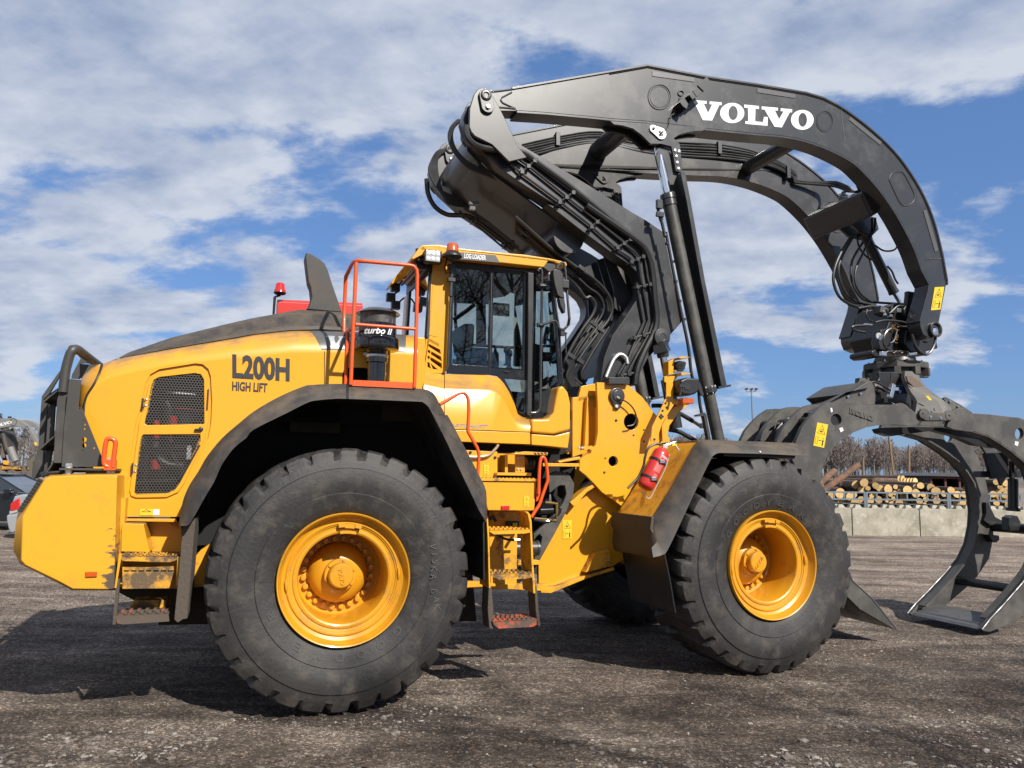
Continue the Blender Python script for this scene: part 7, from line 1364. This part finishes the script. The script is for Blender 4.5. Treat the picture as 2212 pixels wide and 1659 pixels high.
LG = [(370, 825, 66), (580, 710, 55), (690, 682, 54), (655, 775, 46), (845, 722, 44), (905, 757, 46), (1012, 765, 54), (1270, 778, 56), (1180, 803, 40), (1385, 738, 37), (1445, 722, 44), (1585, 750, 53), (1385, 825, 56), (1220, 865, 52), (1650, 795, 55), (1855, 785, 46), (1940, 840, 48), (1875, 875, 38), (495, 870, 48), (555, 848, 38), (650, 912, 48), (380, 940, 42), (570, 940, 52),
      (710, 845, 36), (812, 845, 52), (885, 912, 47), (775, 925, 45), (965, 830, 38), (1040, 838, 32), (1000, 905, 42), (1065, 972, 42), (1160, 952, 46), (1355, 905, 45), (1432, 932, 42), (1520, 905, 37), (1590, 958, 45), (1662, 925, 48), (1640, 865, 44), (1745, 905, 30), (1925, 950, 42), (740, 757, 32), (1240, 965, 34), (835, 978, 32), (2010, 950, 40), (462, 920, 36), (1325, 975, 35), (1455, 985, 36),
      (1100, 820, 30), (1090, 890, 36), (1280, 905, 34), (1480, 840, 34), (1545, 840, 36), (1760, 830, 40), (1790, 930, 40), (2030, 840, 44), (2060, 900, 40), (2100, 820, 40), (1110, 740, 30), (1730, 975, 34), (940, 900, 30), (1500, 975, 28), (250, 850, 44), (230, 930, 40), (300, 930, 34)]
for i, (x, y, r) in enumerate(LG):
    Y = 24.5 + random.uniform(-.1, .35) + (.15 if r < 40 else 0); p = atY('E7', x, y, Y); lab_ = {0: 'largest pale log end, low left beside the tyre', 2: 'topmost pale log end, left of the leaning pole', 1: 'big log end just left of the topmost one', 7: 'large log end standing high in the middle of the pile', 11: 'large high log end left of the grapple jaw'}.get(i)
    log(p, r / 3.403 * .5486 * Y / F * 1.03, 4.2, R(-13 + random.uniform(-7, 6)), 0, lab_)
for i in range(26):
    Y = 25; x, y = 885 + random.uniform(0, 95), 625 + random.uniform(0, 150); p = atY('E2', x, y, Y + random.uniform(0, .5)); log(p, .075 + random.random() * .04, 4, R(-20 + random.uniform(-6, 6)), 0, 'thin log end in the small-diameter pile right of the jaw')
# dark logs lying crosswise between the ends
for (x0, y0, x1, y1, r) in ((1050, 745, 1240, 755, 40), (1060, 790, 1140, 795, 30), (1690, 775, 2000, 780, 34), (250, 790, 420, 745, 36), (380, 690, 560, 690, 44)):
    p, q = atY('E7', x0, y0, 26.2), atY('E7', x1, y1, 26.2); d = q - p; o = log(p, r / 3.403 * .5486 * 26 / F, d.length, 0, 0, 'dark bark log lying crosswise among the stacked ends'); o.rotation_euler = (0, -atan2(d.z, d.x), -pi / 2); o.rotation_euler = Vector((0, 1, 0)).rotation_difference(d.normalized()).to_euler()
for (a, b, r, lb_) in (((130, 795), (620, 445), 46, 'long orange-barked log leaning steeply up out of the pile'), ((80, 700), (295, 520), 44, 'short grey-barked log leaning beside the long orange one')):
    p, q = atY('E7', *a, 24.0), atY('E7', *b, 24.3); d = q - p; o = log(p, r / 3.403 * .5486 * 24 / F, d.length, 0, 0, lb_, 'pine_bark'); o.rotation_euler = Vector((0, 1, 0)).rotation_difference(d.normalized()).to_euler()
# bed the pile stands on (rubber mats)
for k in range(8):
    a = atY('E7', 440 + 220 * k, 985, BY + .9); o = MB().prism([[Vector((a.x - .25, 0, bt - .02)), Vector((a.x + .3, 0, bt - .02)), Vector((a.x + .22, 0, bt + .10)), Vector((a.x - .15, 0, bt + .12))]], BY + .82, BY + 1.5).build('rubber_block', 'rubber_hose', bevel=.02); tag(o, 'dark rubber block behind the concrete wall studs', 'rubber block', 'rubber blocks behind the wall')
for i in range(14):
    x, y = 1145 + (i % 6) * 42 + (20 if i > 6 else 0), 690 - (i // 6) * 30; p = atY('E7', x, y, 46); log(p, .19, 5, R(20), 0, 'thin pale log end in the small far stack')
for (x0, x1, y0, lb_) in ((605, 770, 612, 'pale sawn timber stack behind the pile, nearest the leaning logs'), (800, 890, 614, 'pale sawn timber stack left of the far pole'), (895, 972, 614, 'pale sawn timber stack right beside its twin'), (980, 1085, 628, 'low pale sawn timber stack at the foot of the leaning pole')):
    a, b = atY('E7', x0, y0, 60), atY('E7', x1, y0 + 60, 60); m = MB(); nz = 5
    for k in range(nz): z = -.02 + a.z * k / nz; m.box(((a.x + b.x) / 2, 61, z + a.z / nz / 2), (b.x - a.x - .04 * (k % 2), 2, a.z / nz * .88))
    tag(m.build('timber_stack', mat('sawn_' + str(x0), (.66, .56, .36), .8)), lb_, 'timber stack')
for (x0, x1, y) in ((820, 1120, 655),):
    p, q = atY('E7', x0, y, 44), atY('E7', x1, y, 44)
    for k in range(3): o = log(p + Vector((0, k * .3, -.25 * k)), .18, (q - p).length, -pi / 2, 0, 'dark log lying lengthwise in the far stack')
# ------------------------------------------------------------------ shed, poles, mast
sh_ = tag(empty('shed', (0, 0, 0)), 'low dark shed with a flat roof behind the log pile', 'shed'); a, b = atY('E7', 1580, 590, 50), atY('E7', 2150, 590, 50)
MB().box(((a.x + b.x) / 2, 54, a.z / 2 - .2), (b.x - a.x, .1, a.z + .4)).box((a.x + .05, 52, a.z / 2 - .2), (.1, 4, a.z + .4)).box((b.x, 52, a.z / 2 - .2), (.1, 4, a.z + .4)).build('wall', mat('shed_board', (.045, .042, .045), .8), sh_)
MB().prism([[Vector((a.x - .5, 0, atY('E7', 1560, 590, 50).z)), Vector((a.x + .4, 0, atY('E7', 1600, 548, 50).z)), Vector((b.x + .3, 0, atY('E7', 1920, 545, 50).z)), Vector((b.x + .3, 0, a.z - .05))]], 49.6, 54.3).build('roof', mat('shed_roof', (.06, .065, .075), .6), sh_)
m = MB()
for k in range(4): m = MB().box((a.x + (b.x - a.x) * k / 3, 50, a.z / 2 - .1), (.12, .12, a.z + .1)).build('post', mat('shed_post' + str(k), (.10, .035, .03), .8), sh_)
MB().box(((a.x + b.x) / 2, 49.9, a.z - .1), (b.x - a.x, .06, .18)).build('fascia', mat('shed_red', (.09, .03, .03), .8), sh_)
mat('pole_wood', (.24, .16, .085), .9)
for (x0, y0, x1, y1, Y, lb_) in ((1005, -60, 1090, 640, 60, 'tall leaning wooden pole rising behind the timber stacks'), (1290, 180, 1290, 620, 120, 'upright wooden pole far back against the birches'), (676, 350, 678, 625, 100, 'short wooden pole behind the timber stacks')):
    p, q = atY('E7', x0, y0, Y), atY('E7', x1, y1, Y); q2 = p + (q - p) * (p.z + .5) / (p.z - q.z); tag(MB().cyl(q2, p, .16 * Y / 60 * (.75 if Y > 60 else .62), 10, .10 * Y / 60 * .7).build('wooden_pole', 'pole_wood'), lb_, 'pole')
mY = 80; tp = atY('D6', 1322, 548, mY); ms = tag(empty('light_mast', (0, 0, 0)), 'thin galvanised floodlight mast with three lamps against the sky', 'light mast')
MB().tube([(tp.x + .25, mY, -.1), (tp.x, mY, tp.z)], [.12, .06], 12).build('pole', 'galvanised', ms)
MB().box((tp.x, mY, tp.z - .25), (1.1, .07, .06)).build('crossbar', 'galvanised', ms)
for dx in (-.52, 0, .52): MB().prism([[Vector((tp.x + dx - .17, 0, tp.z + .02)), Vector((tp.x + dx - .02, 0, tp.z - .16)), Vector((tp.x + dx + .17, 0, tp.z - .10)), Vector((tp.x + dx + .12, 0, tp.z + .10))] if dx <= 0 else [Vector((tp.x + dx + .17, 0, tp.z + .02)), Vector((tp.x + dx + .02, 0, tp.z - .16)), Vector((tp.x + dx - .17, 0, tp.z - .10)), Vector((tp.x + dx - .12, 0, tp.z + .10))]], mY - .2, mY + .15).build('floodlight', 'grey_paint', ms)
# ------------------------------------------------------------------ distant birch wood and scrub
mat('birch', (.40, .38, .35), .9); mat('twigs', (.150, .122, .112), .95); mat('twigs_brown', (.13, .10, .07), .95)
random.seed(21)
def wood(x0, x1, y0, y1, n, h0, h1, name, label, nb=60):
    m = MB(); tf = []; 
    tv = []; bv = []; bf = []
    for i in range(n):
        x, y = random.uniform(x0, x1), random.uniform(y0, y1); h = random.uniform(h0, h1) * (1 + .12 * sin(x * .11)); w = h * .015; lean = random.uniform(-.04, .04) * h; b = len(tv)
        tv += [(x - w, y, -1), (x + w, y, -1), (x + lean + w * .3, y, h * .9), (x + lean - w * .3, y, h * .9)]; tf.append((b, b + 1, b + 2, b + 3))
        tv += [(x, y - w, -1), (x, y + w, -1), (x + lean, y + w * .3, h * .9), (x + lean, y - w * .3, h * .9)]; tf.append((b + 4, b + 5, b + 6, b + 7))
        for k in range(nb):
            t = .30 + .66 * random.random() ** .75; a = random.uniform(0, 2 * pi); ln = h * (.20 * (1.05 - t) + .05); px, py, pz_ = x + lean * t, y, h * t; ex, ey, ez = px + cos(a) * ln, py + sin(a) * ln, pz_ + ln * random.uniform(.4, 1.3); ww = h * .0045
            b = len(bv); bv += [(px - ww, py, pz_), (px + ww, py, pz_), (ex, ey, ez)]; bf.append((b, b + 1, b + 2)); 
            if k % 3 == 0: b = len(bv); bv += [(ex - ww * 3, ey, ez - ww * 6), (ex + ww * 4, ey, ez), (ex, ey, ez + ww * 9)]; bf.append((b, b + 1, b + 2))
    me = bpy.data.meshes.new(name); nv = len(tv); me.from_pydata(tv + bv, [], tf + [tuple(i + nv for i in f) for f in bf]); me.materials.append(MT['birch']); me.materials.append(MT['twigs'])
    me.polygons.foreach_set('material_index', [0] * len(tf) + [1] * len(bf)); me.update(); o = bpy.data.objects.new(name, me); COL.objects.link(o); tag(o, label, 'wood', kind='stuff'); return o
wood(60, 260, 285, 330, 900, 11, 15.5, 'birch_wood', 'leafless birch wood on the horizon behind the log pile', 110)
wood(-330, 60, 320, 350, 500, 11, 15, 'birch_wood', 'thin leafless wood along the far left horizon', 40)
wood(-66, -36, 58, 66, 190, 3.0, 4.3, 'bare_scrub', 'grey-brown leafless scrub behind the parked loader', 60)
hl_ = MB(); hv = []
for i in range(40):
    x = 60 + i * 5; hv.append([Vector((x, 120, -.3)), Vector((x, 190, -.25 + max(0, 2.6 * math.exp(-((x - 112) / 18) ** 2)))), Vector((x, 340, -.3))])
hl_.layers(hv); ho = hl_.build('hillside', mat('hill_grass', (.17, .145, .115), .95, var=((.11, .10, .075), .15, .4, .6), bump=(.8, .3, .2)), smooth=60); ho['kind'] = 'structure'
def conifer(x, y, h, lb_):
    e_ = tag(empty('conifer', (x, y, 0)), lb_, 'conifer', 'conifers behind the parked loader'); MB().cyl((0, 0, -.1), (0, 0, h * .97), .12, 8, .02).build('trunk', 'bark', e_)
    m = MB()
    for k in range(1900):
        t = random.random() ** .75; z = h * (.10 + .88 * t); rm = h * .26 * (1 - t) ** .8 * (.55 + .45 * abs(sin(z * 5.2))) + .06; a = random.uniform(0, 6.28); r_ = rm * sqrt(random.uniform(.15, 1)); p = Vector((cos(a) * r_, sin(a) * r_, z - r_ * .25)); d = Vector((cos(a), sin(a), random.uniform(-.3, .35))) * random.uniform(.12, .28); w = Vector((-sin(a), cos(a), random.uniform(-.4, .4))) * .05; m.add([p - w, p + w, p + d], [(0, 1, 2)])
    m.build('crown', mat('needles_' + str(int(h * 10)), (.035, .060, .020), .9, var=((.07, .09, .03), 1.5, .4, .6)), e_, smooth=0, weld=False)
for (x, top, Y, lb_) in ((-6, 60, 68, 'tallest conifer, cut by the left picture edge'), (108, 95, 80, 'slim conifer tip showing above the parked loader arm'), (135, 230, 66, 'conifer seen under the parked loader arm'), (285, 215, 70, 'conifer right of the parked loader arm, beside the rear guard'), (60, 215, 72, 'conifer half hidden behind the parked loader arm')):
    p = atY('D7', x, top, Y); conifer(p.x, Y, p.z, lb_)
# ------------------------------------------------------------------ second loader parked far left
Q0 = tag(empty('wheel_loader', (0, 0, 0)), 'distant muddy wheel loader with pale grey arms at the left edge', 'wheel loader')
mat('far_grey', (.20, .195, .185), .6, dust=((.27, .25, .21), 1.2, .4, .7, .5)); mat('far_dark', (.035, .033, .03), .7, dust=((.13, .11, .085), .9, .4, .7, .7)); mat('far_mud', (.13, .105, .08), .9); mat('far_tyre', (.14, .12, .10), .95, bump=(3, .5, .05))
KY = 38
def fp_(q, Y=KY): return [atY('D7', x, y, Y) for x, y in q]
far = MB().prism([fp_([(-260, 190), (-150, 150), (0, 133), (100, 128), (180, 138), (240, 165), (300, 210), (350, 275), (390, 345), (412, 400), (417, 432), (402, 452), (385, 420), (345, 345), (320, 300), (280, 255), (240, 232), (180, 220), (100, 222), (0, 240), (-150, 275), (-260, 330)])], KY, KY + .25); fa_ = far.build('boom_arm', 'far_grey', Q0, bevel=.02)
far = MB().prism([fp_([(225, 150), (280, 148), (340, 165), (400, 195), (440, 245), (455, 320), (430, 330), (410, 270), (370, 230), (320, 215)], KY + 1.3)], KY + 1.3, KY + 1.55).build('boom_arm', 'far_grey', Q0, bevel=.02)
m = MB(); decal(m, 'VOLVO', *[atY('D7', *q, KY - .012) for q in ((-85, 200), (125, 155), (130, 188), (-80, 238))], bold=.05); m.build('lettering', 'white_paint', fa_, smooth=0)
m = MB(); cc_ = atY('D7', 145, 170, KY - .01); m.tube([cc_ + Vector((.16 * cos(2 * pi * k / 16), 0, .18 * sin(2 * pi * k / 16))) for k in range(16)], .012, 5, True); m.tube(fp_([(275, 225), (300, 215), (318, 250), (300, 262), (285, 250)], KY - .01), .012, 5, True); m.build('weld_ring', 'far_dark', fa_)
MB().prism([fp_([(372, 395), (395, 390), (410, 420), (385, 428)])], KY - .02, KY - .005).build('warning_sticker', 'sticker_yellow', fa_, smooth=0)
MB().prism([fp_([(-200, 300), (0, 260), (70, 300), (105, 400), (100, 470), (70, 560), (-200, 640)], KY + .5)], KY + .3, KY + 1.2).build('lower_boom', 'far_dark', Q0, bevel=.03)
for (p, q, r, mt) in (((30, 300), (78, 480), .10, 'far_dark'), ((110, 450), (170, 600), .16, 'far_grey'), ((88, 475), (150, 610), .075, 'chrome'), ((75, 530), (100, 615), .05, 'chrome'), ((-10, 530), (25, 620), .07, 'chrome'), ((20, 300), (35, 340), .06, 'chrome')):
    a, b = atY('D7', *p, KY + .1), atY('D7', *q, KY + .1); MB().cyl(a, b, r, 12).build('lift_cylinder', mt, Q0)
for k in range(5): MB().tube([atY('D7', 5 + 10 * k, 410, KY + .2), atY('D7', 25 + 8 * k, 440, KY + .2), atY('D7', 10 + 9 * k, 560, KY + .2)], .03, 6).build('hose', 'far_mud', Q0)
MB().prism([fp_([(30, 590), (60, 588), (92, 612), (80, 640), (35, 630)])], KY, KY + .2).build('yellow_bracket', 'yellow', Q0, bevel=.01)
MB().prism([fp_([(-200, 640), (150, 660), (180, 670), (180, 690), (0, 690), (-200, 700)])], KY, KY + 2.2).build('fender', 'yellow_muddy', Q0, bevel=.02)
w_ = atY('D7', 0, 830, KY); m = MB().lathe([(.35, .2), (.45, .02), (.75, 0), (.88, .08), (.93, .2), (.93, .7), (.88, .8), (.4, .8)], (w_.x - .6, KY, .93), (0, 1, 0), 40); to = m.build('tyre', 'far_tyre', Q0)
m = MB()
for k in range(28):
    a = 2 * pi * k / 28; m.box((w_.x - .6 + .94 * cos(a), KY + .3, .93 + .94 * sin(a)), (.09, .5, .12), Matrix.Rotation(-a, 3, 'Y'))
m.build('tread', 'far_tyre', to)
MB().prism([fp_([(80, 700), (140, 690), (180, 720), (240, 700), (240, 830), (130, 840), (110, 900)])], KY, KY + 1.0).prism([fp_([(170, 640), (400, 640), (400, 665), (170, 665)])], KY + .3, KY + .5).build('frame', 'far_mud', Q0, bevel=.02)
MB().prism([fp_([(165, 770), (230, 770), (230, 830), (165, 830)])], KY - .02, KY + .02).build('opening', 'dark_void', Q0)
for (x, y, rx, ry_2) in ((255, 740, 22, 100), (375, 740, 30, 110)): MB().prism([[atY('D7', x + rx * cos(2 * pi * k / 20), y + ry_2 * sin(2 * pi * k / 20), KY - .3) for k in range(20)]], KY - .3, KY - .1).build('grapple_rib', 'far_mud', Q0, bevel=.02)
MB().prism([fp_([(280, 620), (330, 570), (400, 520), (410, 560), (350, 620), (340, 820), (320, 820), (310, 660)], KY - .4)], KY - .4, KY - .2).prism([fp_([(285, 700), (320, 700), (325, 830), (250, 840), (290, 790)], KY - .4)], KY - .45, KY - .3).build('grapple_arm', 'far_mud', Q0, bevel=.02)
mat('old_concrete', (.48, .45, .38), .95, var=((.24, .22, .17), 2.5, .4, .62), bump=(12, .5, .03))
a, b = atY('D7', 128, 838, 33), atY('D7', 385, 838, 33); tag(MB().box(((a.x + b.x) / 2, 33.5, a.z / 2 - .05), (b.x - a.x, 1, a.z + .1)).build('concrete_block', 'old_concrete', bevel=.04), 'weathered pale concrete block in front of the distant loader', 'concrete block')
MB_bg = tag(MB().prism([fp_([(-300, 660), (420, 650), (420, 700), (-300, 700)], KY + 6)], KY + 6, KY + 7).build('soil_bank', 'far_mud', bevel=.1), 'low soil bank behind the distant loader', 'bank')
# ------------------------------------------------------------------ two parked cars
def car(name, org, L_, prof, roofp, body, lab_, flip=1, z0=.0):
    e_ = tag(empty('parked_car', org), lab_, 'car'); Wd = 1.78
    def X(p): return Vector((p[0] * flip, 0, p[1]))
    a = [X(p) for p in prof]; c = sum((p.x for p in a)) / len(a)
    lay = []
    for y, s, dz in ((0, .97, .03), (.06, .99, .01), (.16, 1, 0), (Wd - .16, 1, 0), (Wd - .06, .99, .01), (Wd, .97, .03)):
        lay.append([Vector((c + (p.x - c) * s, y, p.z if p.z < .5 else p.z - dz)) for p in a])
    bo = MB().layers(lay, closed=True, caps=True).build('body', body, e_, bevel=.02, smooth=40)
    b = [X(p) for p in roofp]; lay = []
    zt_ = max(p.z for p in b); zb_ = min(p.z for p in b)
    lay2 = []
    for side in (0, 1):
        q = []
        for p in b: t = (p.z - zb_) / (zt_ - zb_); y = .09 + .20 * t; q.append(Vector((p.x, y if not side else Wd - y, p.z)))
        lay2.append(q)
    MB().layers(lay2, closed=True, caps=True).build('greenhouse', 'car_glass_solid', e_, bevel=.02)
    # roof panel and pillars
    top = [p for p in b if p.z > zt_ - .09]; MB().layers([[Vector((p.x, y, p.z + .012)) for p in top] for y in (.26, .5, Wd - .5, Wd - .26)]).build('roof', body, e_, solid=.02, smooth=60)
    m = MB()
    for side in (0, 1):
        q = lay2[side]; n = len(q); m.tube(q, .018, 6); mid_ = q[0].lerp(q[-1], .48); tp_ = [p for p in q if p.z > zt_ - .03]; m.tube([mid_, tp_[len(tp_) // 2]], .03, 6)
    m.build('pillar', body, e_)
    for wx in (prof[0][0] + 0, ): pass
    for wx in (.85, L_ - .85):
        for wy in (.0, Wd - .2):
            wl_ = MB().lathe([(.12, .01), (.22, 0), (.31, .01), (.325, .05), (.325, .17), (.31, .21), (.2, .21)], (wx * flip, wy - .01, .325), (0, 1, 0), 28).build('wheel', 'tyre_rubber', e_); MB().lathe([(.0, .03), (.06, .02), (.20, .03), (.21, .0)], (wx * flip, wy - .015 if wy == 0 else wy + .19, .325), (0, 1, 0), 20).build('rim', 'silver_paint', wl_)
    return e_, bo
mat('car_glass_solid', (.02, .025, .028), .06, coat=1); mat('car_dark', (.012, .020, .028), .18, .4, coat=1); mat('car_silver', (.55, .56, .57), .3, .5, coat=1); mat('tail_red', (.60, .02, .015), .15, coat=1)
sx = atY('C2', 32, 760, 18.4)
e_, bo = car('silver', (sx.x, 18.4, 0), 4.6, [(.0, .50), (.02, .30), (.25, .22), (4.4, .22), (4.58, .35), (4.6, .60), (4.45, .75), (3.5, .92), (1.0, 1.02), (.30, 1.02), (.12, .98), (.06, .75)], [(.75, 1.0), (1.35, 1.38), (1.9, 1.44), (2.6, 1.42), (3.4, .93)], 'car_silver', 'silver car rear end with a lit-looking red tail lamp, left edge')
def lx(c, x, y, Y): p = atY(c, x, y, Y); return Vector((p.x - sx.x, p.y - 18.4, p.z))
MB().prism([[lx('C2', *q, 18.3) for q in ((58, 640), (70, 625), (112, 600), (118, 672), (72, 685), (56, 680))]], -.05, .35).build('tail_lamp', 'tail_red', bo, bevel=.015)
MB().prism([[lx('C2', *q, 18.35) for q in ((58, 685), (75, 686), (110, 672), (112, 690), (60, 705))]], -.04, .3).build('reversing_lamp', 'lamp_glass', bo, bevel=.01)
MB().prism([[lx('C2', *q, 18.3) for q in ((32, 710), (120, 700), (200, 702), (200, 800), (60, 830), (45, 800), (33, 745))]], -.06, .1).build('bumper', 'car_silver', bo, bevel=.04, seg=3)
MB().cyl(lx('C2', 52, 820, 18.5), lx('C2', 80, 815, 18.5), .045, 14).build('exhaust_pipe', 'steel', bo)
dx_ = atY('C2', 62, 570, 20.6)
e2, bo2 = car('dark', (dx_.x + 1.75, 20.6, 0), 4.7, [(-4.7, .55), (-4.68, .32), (-4.4, .22), (-.3, .22), (-.05, .32), (0, .60), (-.10, .78), (-1.5, .97), (-3.9, 1.05), (-4.6, 1.0)], [(-4.0, 1.02), (-3.5, 1.38), (-2.9, 1.46), (-2.3, 1.43), (-1.35, .95)], 'car_dark', 'dark blue car with wing mirror, cut by the left edge')
for w in e2.children:
    if w.name.startswith('wheel'):
        for v in w.data.vertices: v.co.x = -v.co.x if v.co.x > 0 else v.co.x
        for c_ in w.children:
            for v in c_.data.vertices: v.co.x = -v.co.x if v.co.x > 0 else v.co.x
MB().box((-1.72, -.10, 1.02), (.20, .16, .15)).build('wing_mirror', 'car_dark', bo2, bevel=.04, seg=3); MB().box((-2.5, -.003, .98), (2.6, .012, .02)).build('window_chrome', 'chrome', bo2)
# ------------------------------------------------------------------ leafless trees behind the photographer (their shadows fall across the yard, the cab glass mirrors them)
random.seed(17)
def bare(x, y, h, lb_):
    e_ = tag(empty('bare_tree', (x, y, 0)), lb_, 'tree', 'leafless trees behind the viewpoint'); tr = MB(); cr_ = MB()
    def grow(p, d, ln, r, lv):
        q = [p]; dd = d.copy()
        for k in range(4): dd = (dd + Vector((random.uniform(-.16, .16), random.uniform(-.16, .16), random.uniform(-.05, .12)))).normalized(); q.append(q[-1] + dd * ln / 4)
        (tr if lv == 0 else cr_).tube(q, [r * (1 - .16 * k) for k in range(5)], 6 if lv < 2 else 3)
        if lv < 4:
            nb = (7, 5, 5, 4)[lv]
            for k in range(nb):
                t = random.uniform(.35, 1); i = min(3, int(t * 4)); b = q[i].lerp(q[i + 1], t * 4 - i); a = random.uniform(0, 6.28); s = dd.orthogonal().normalized(); w = dd.cross(s); nd = (dd * random.uniform(.5, .9) + (s * cos(a) + w * sin(a)) * random.uniform(.5, .9) + Vector((0, 0, .15))).normalized(); grow(b, nd, ln * random.uniform(.5, .68), r * .48, lv + 1)
    grow(Vector((0, 0, -.1)), Vector((0, 0, 1)), h * .55, h * .016, 0); tr.build('trunk', 'bark', e_); cr_.build('branches', 'bark', e_, weld=False); return e_
bare(9.6, -4.4, 11, 'leafless tree right behind the viewpoint, shading the lower right ground'); bt_ = bare(6.0, -8.0, 12.5, 'taller leafless tree further behind the viewpoint')
for k, (x, y, s_, lb_) in enumerate(((7.5, -16, 1.15, 'leafless tree in the back row, straight behind'), (11.5, -15, 1.2, 'leafless tree in the back row, right of the first'), (15.5, -13, 1.15, 'leafless tree in the back row, third along'), (20.5, -8.5, 1.1, 'leafless tree far to the right of the viewpoint'), (2.5, -17, 1.2, 'leafless tree far to the left in the back row'), (13, -19, 1.35, 'biggest leafless tree at the very back'), (9.5, -18, 1.3, 'leafless tree between the back pair'))):
    c_ = bt_.copy(); COL.objects.link(c_); c_.location = (x, y, 0); c_.rotation_euler = (0, 0, 1.3 * k); c_.scale = (s_, s_, s_); c_['label'] = lb_
    for ch in list(bt_.children): q_ = ch.copy(); COL.objects.link(q_); q_.parent = c_
# ------------------------------------------------------------------ small separate pieces become parts of their own
def split(o):
    me = o.data; n = len(me.vertices); par = list(range(n))
    def fnd(i):
        while par[i] != i: par[i] = par[par[i]]; i = par[i]
        return i
    for ed in me.edges: a, b = fnd(ed.vertices[0]), fnd(ed.vertices[1]); par[a] = b
    roots = {}
    for p in me.polygons: roots.setdefault(fnd(p.vertices[0]), []).append(p)
    if len(roots) < 2 or len(roots) > 30: return
    for k, ps in enumerate(list(roots.values())):
        ids = {}; vs = []; fs = []
        for p in ps:
            f = []
            for v in p.vertices:
                if v not in ids: ids[v] = len(vs); vs.append(me.vertices[v].co.copy())
                f.append(ids[v])
            fs.append(f)
        m2 = bpy.data.meshes.new(me.name); m2.from_pydata(vs, [], fs)
        for mt in me.materials: m2.materials.append(mt)
        m2.polygons.foreach_set('use_smooth', [True] * len(fs)); m2.set_sharp_from_angle(angle=R(30)); m2.update()
        if k == 0: first = m2; continue
        q = o.copy(); q.data = m2; COL.objects.link(q); q.parent = o.parent
    o.data = first
for o in list(bpy.data.objects):
    if o.type == 'MESH' and o.parent and o.name.split('.')[0] in ('bolt', 'screw', 'frame_flange', 'rubber_strap', 'engine_label', 'hinge', 'handle_bolt', 'mounting_bolt', 'reference_mark', 'joystick', 'window_label', 'cylinder_lug', 'stiffener', 'oil_filter', 'tilt_bracket', 'rubber_lip', 'worn_edge', 'pipe_clamp'): split(o)
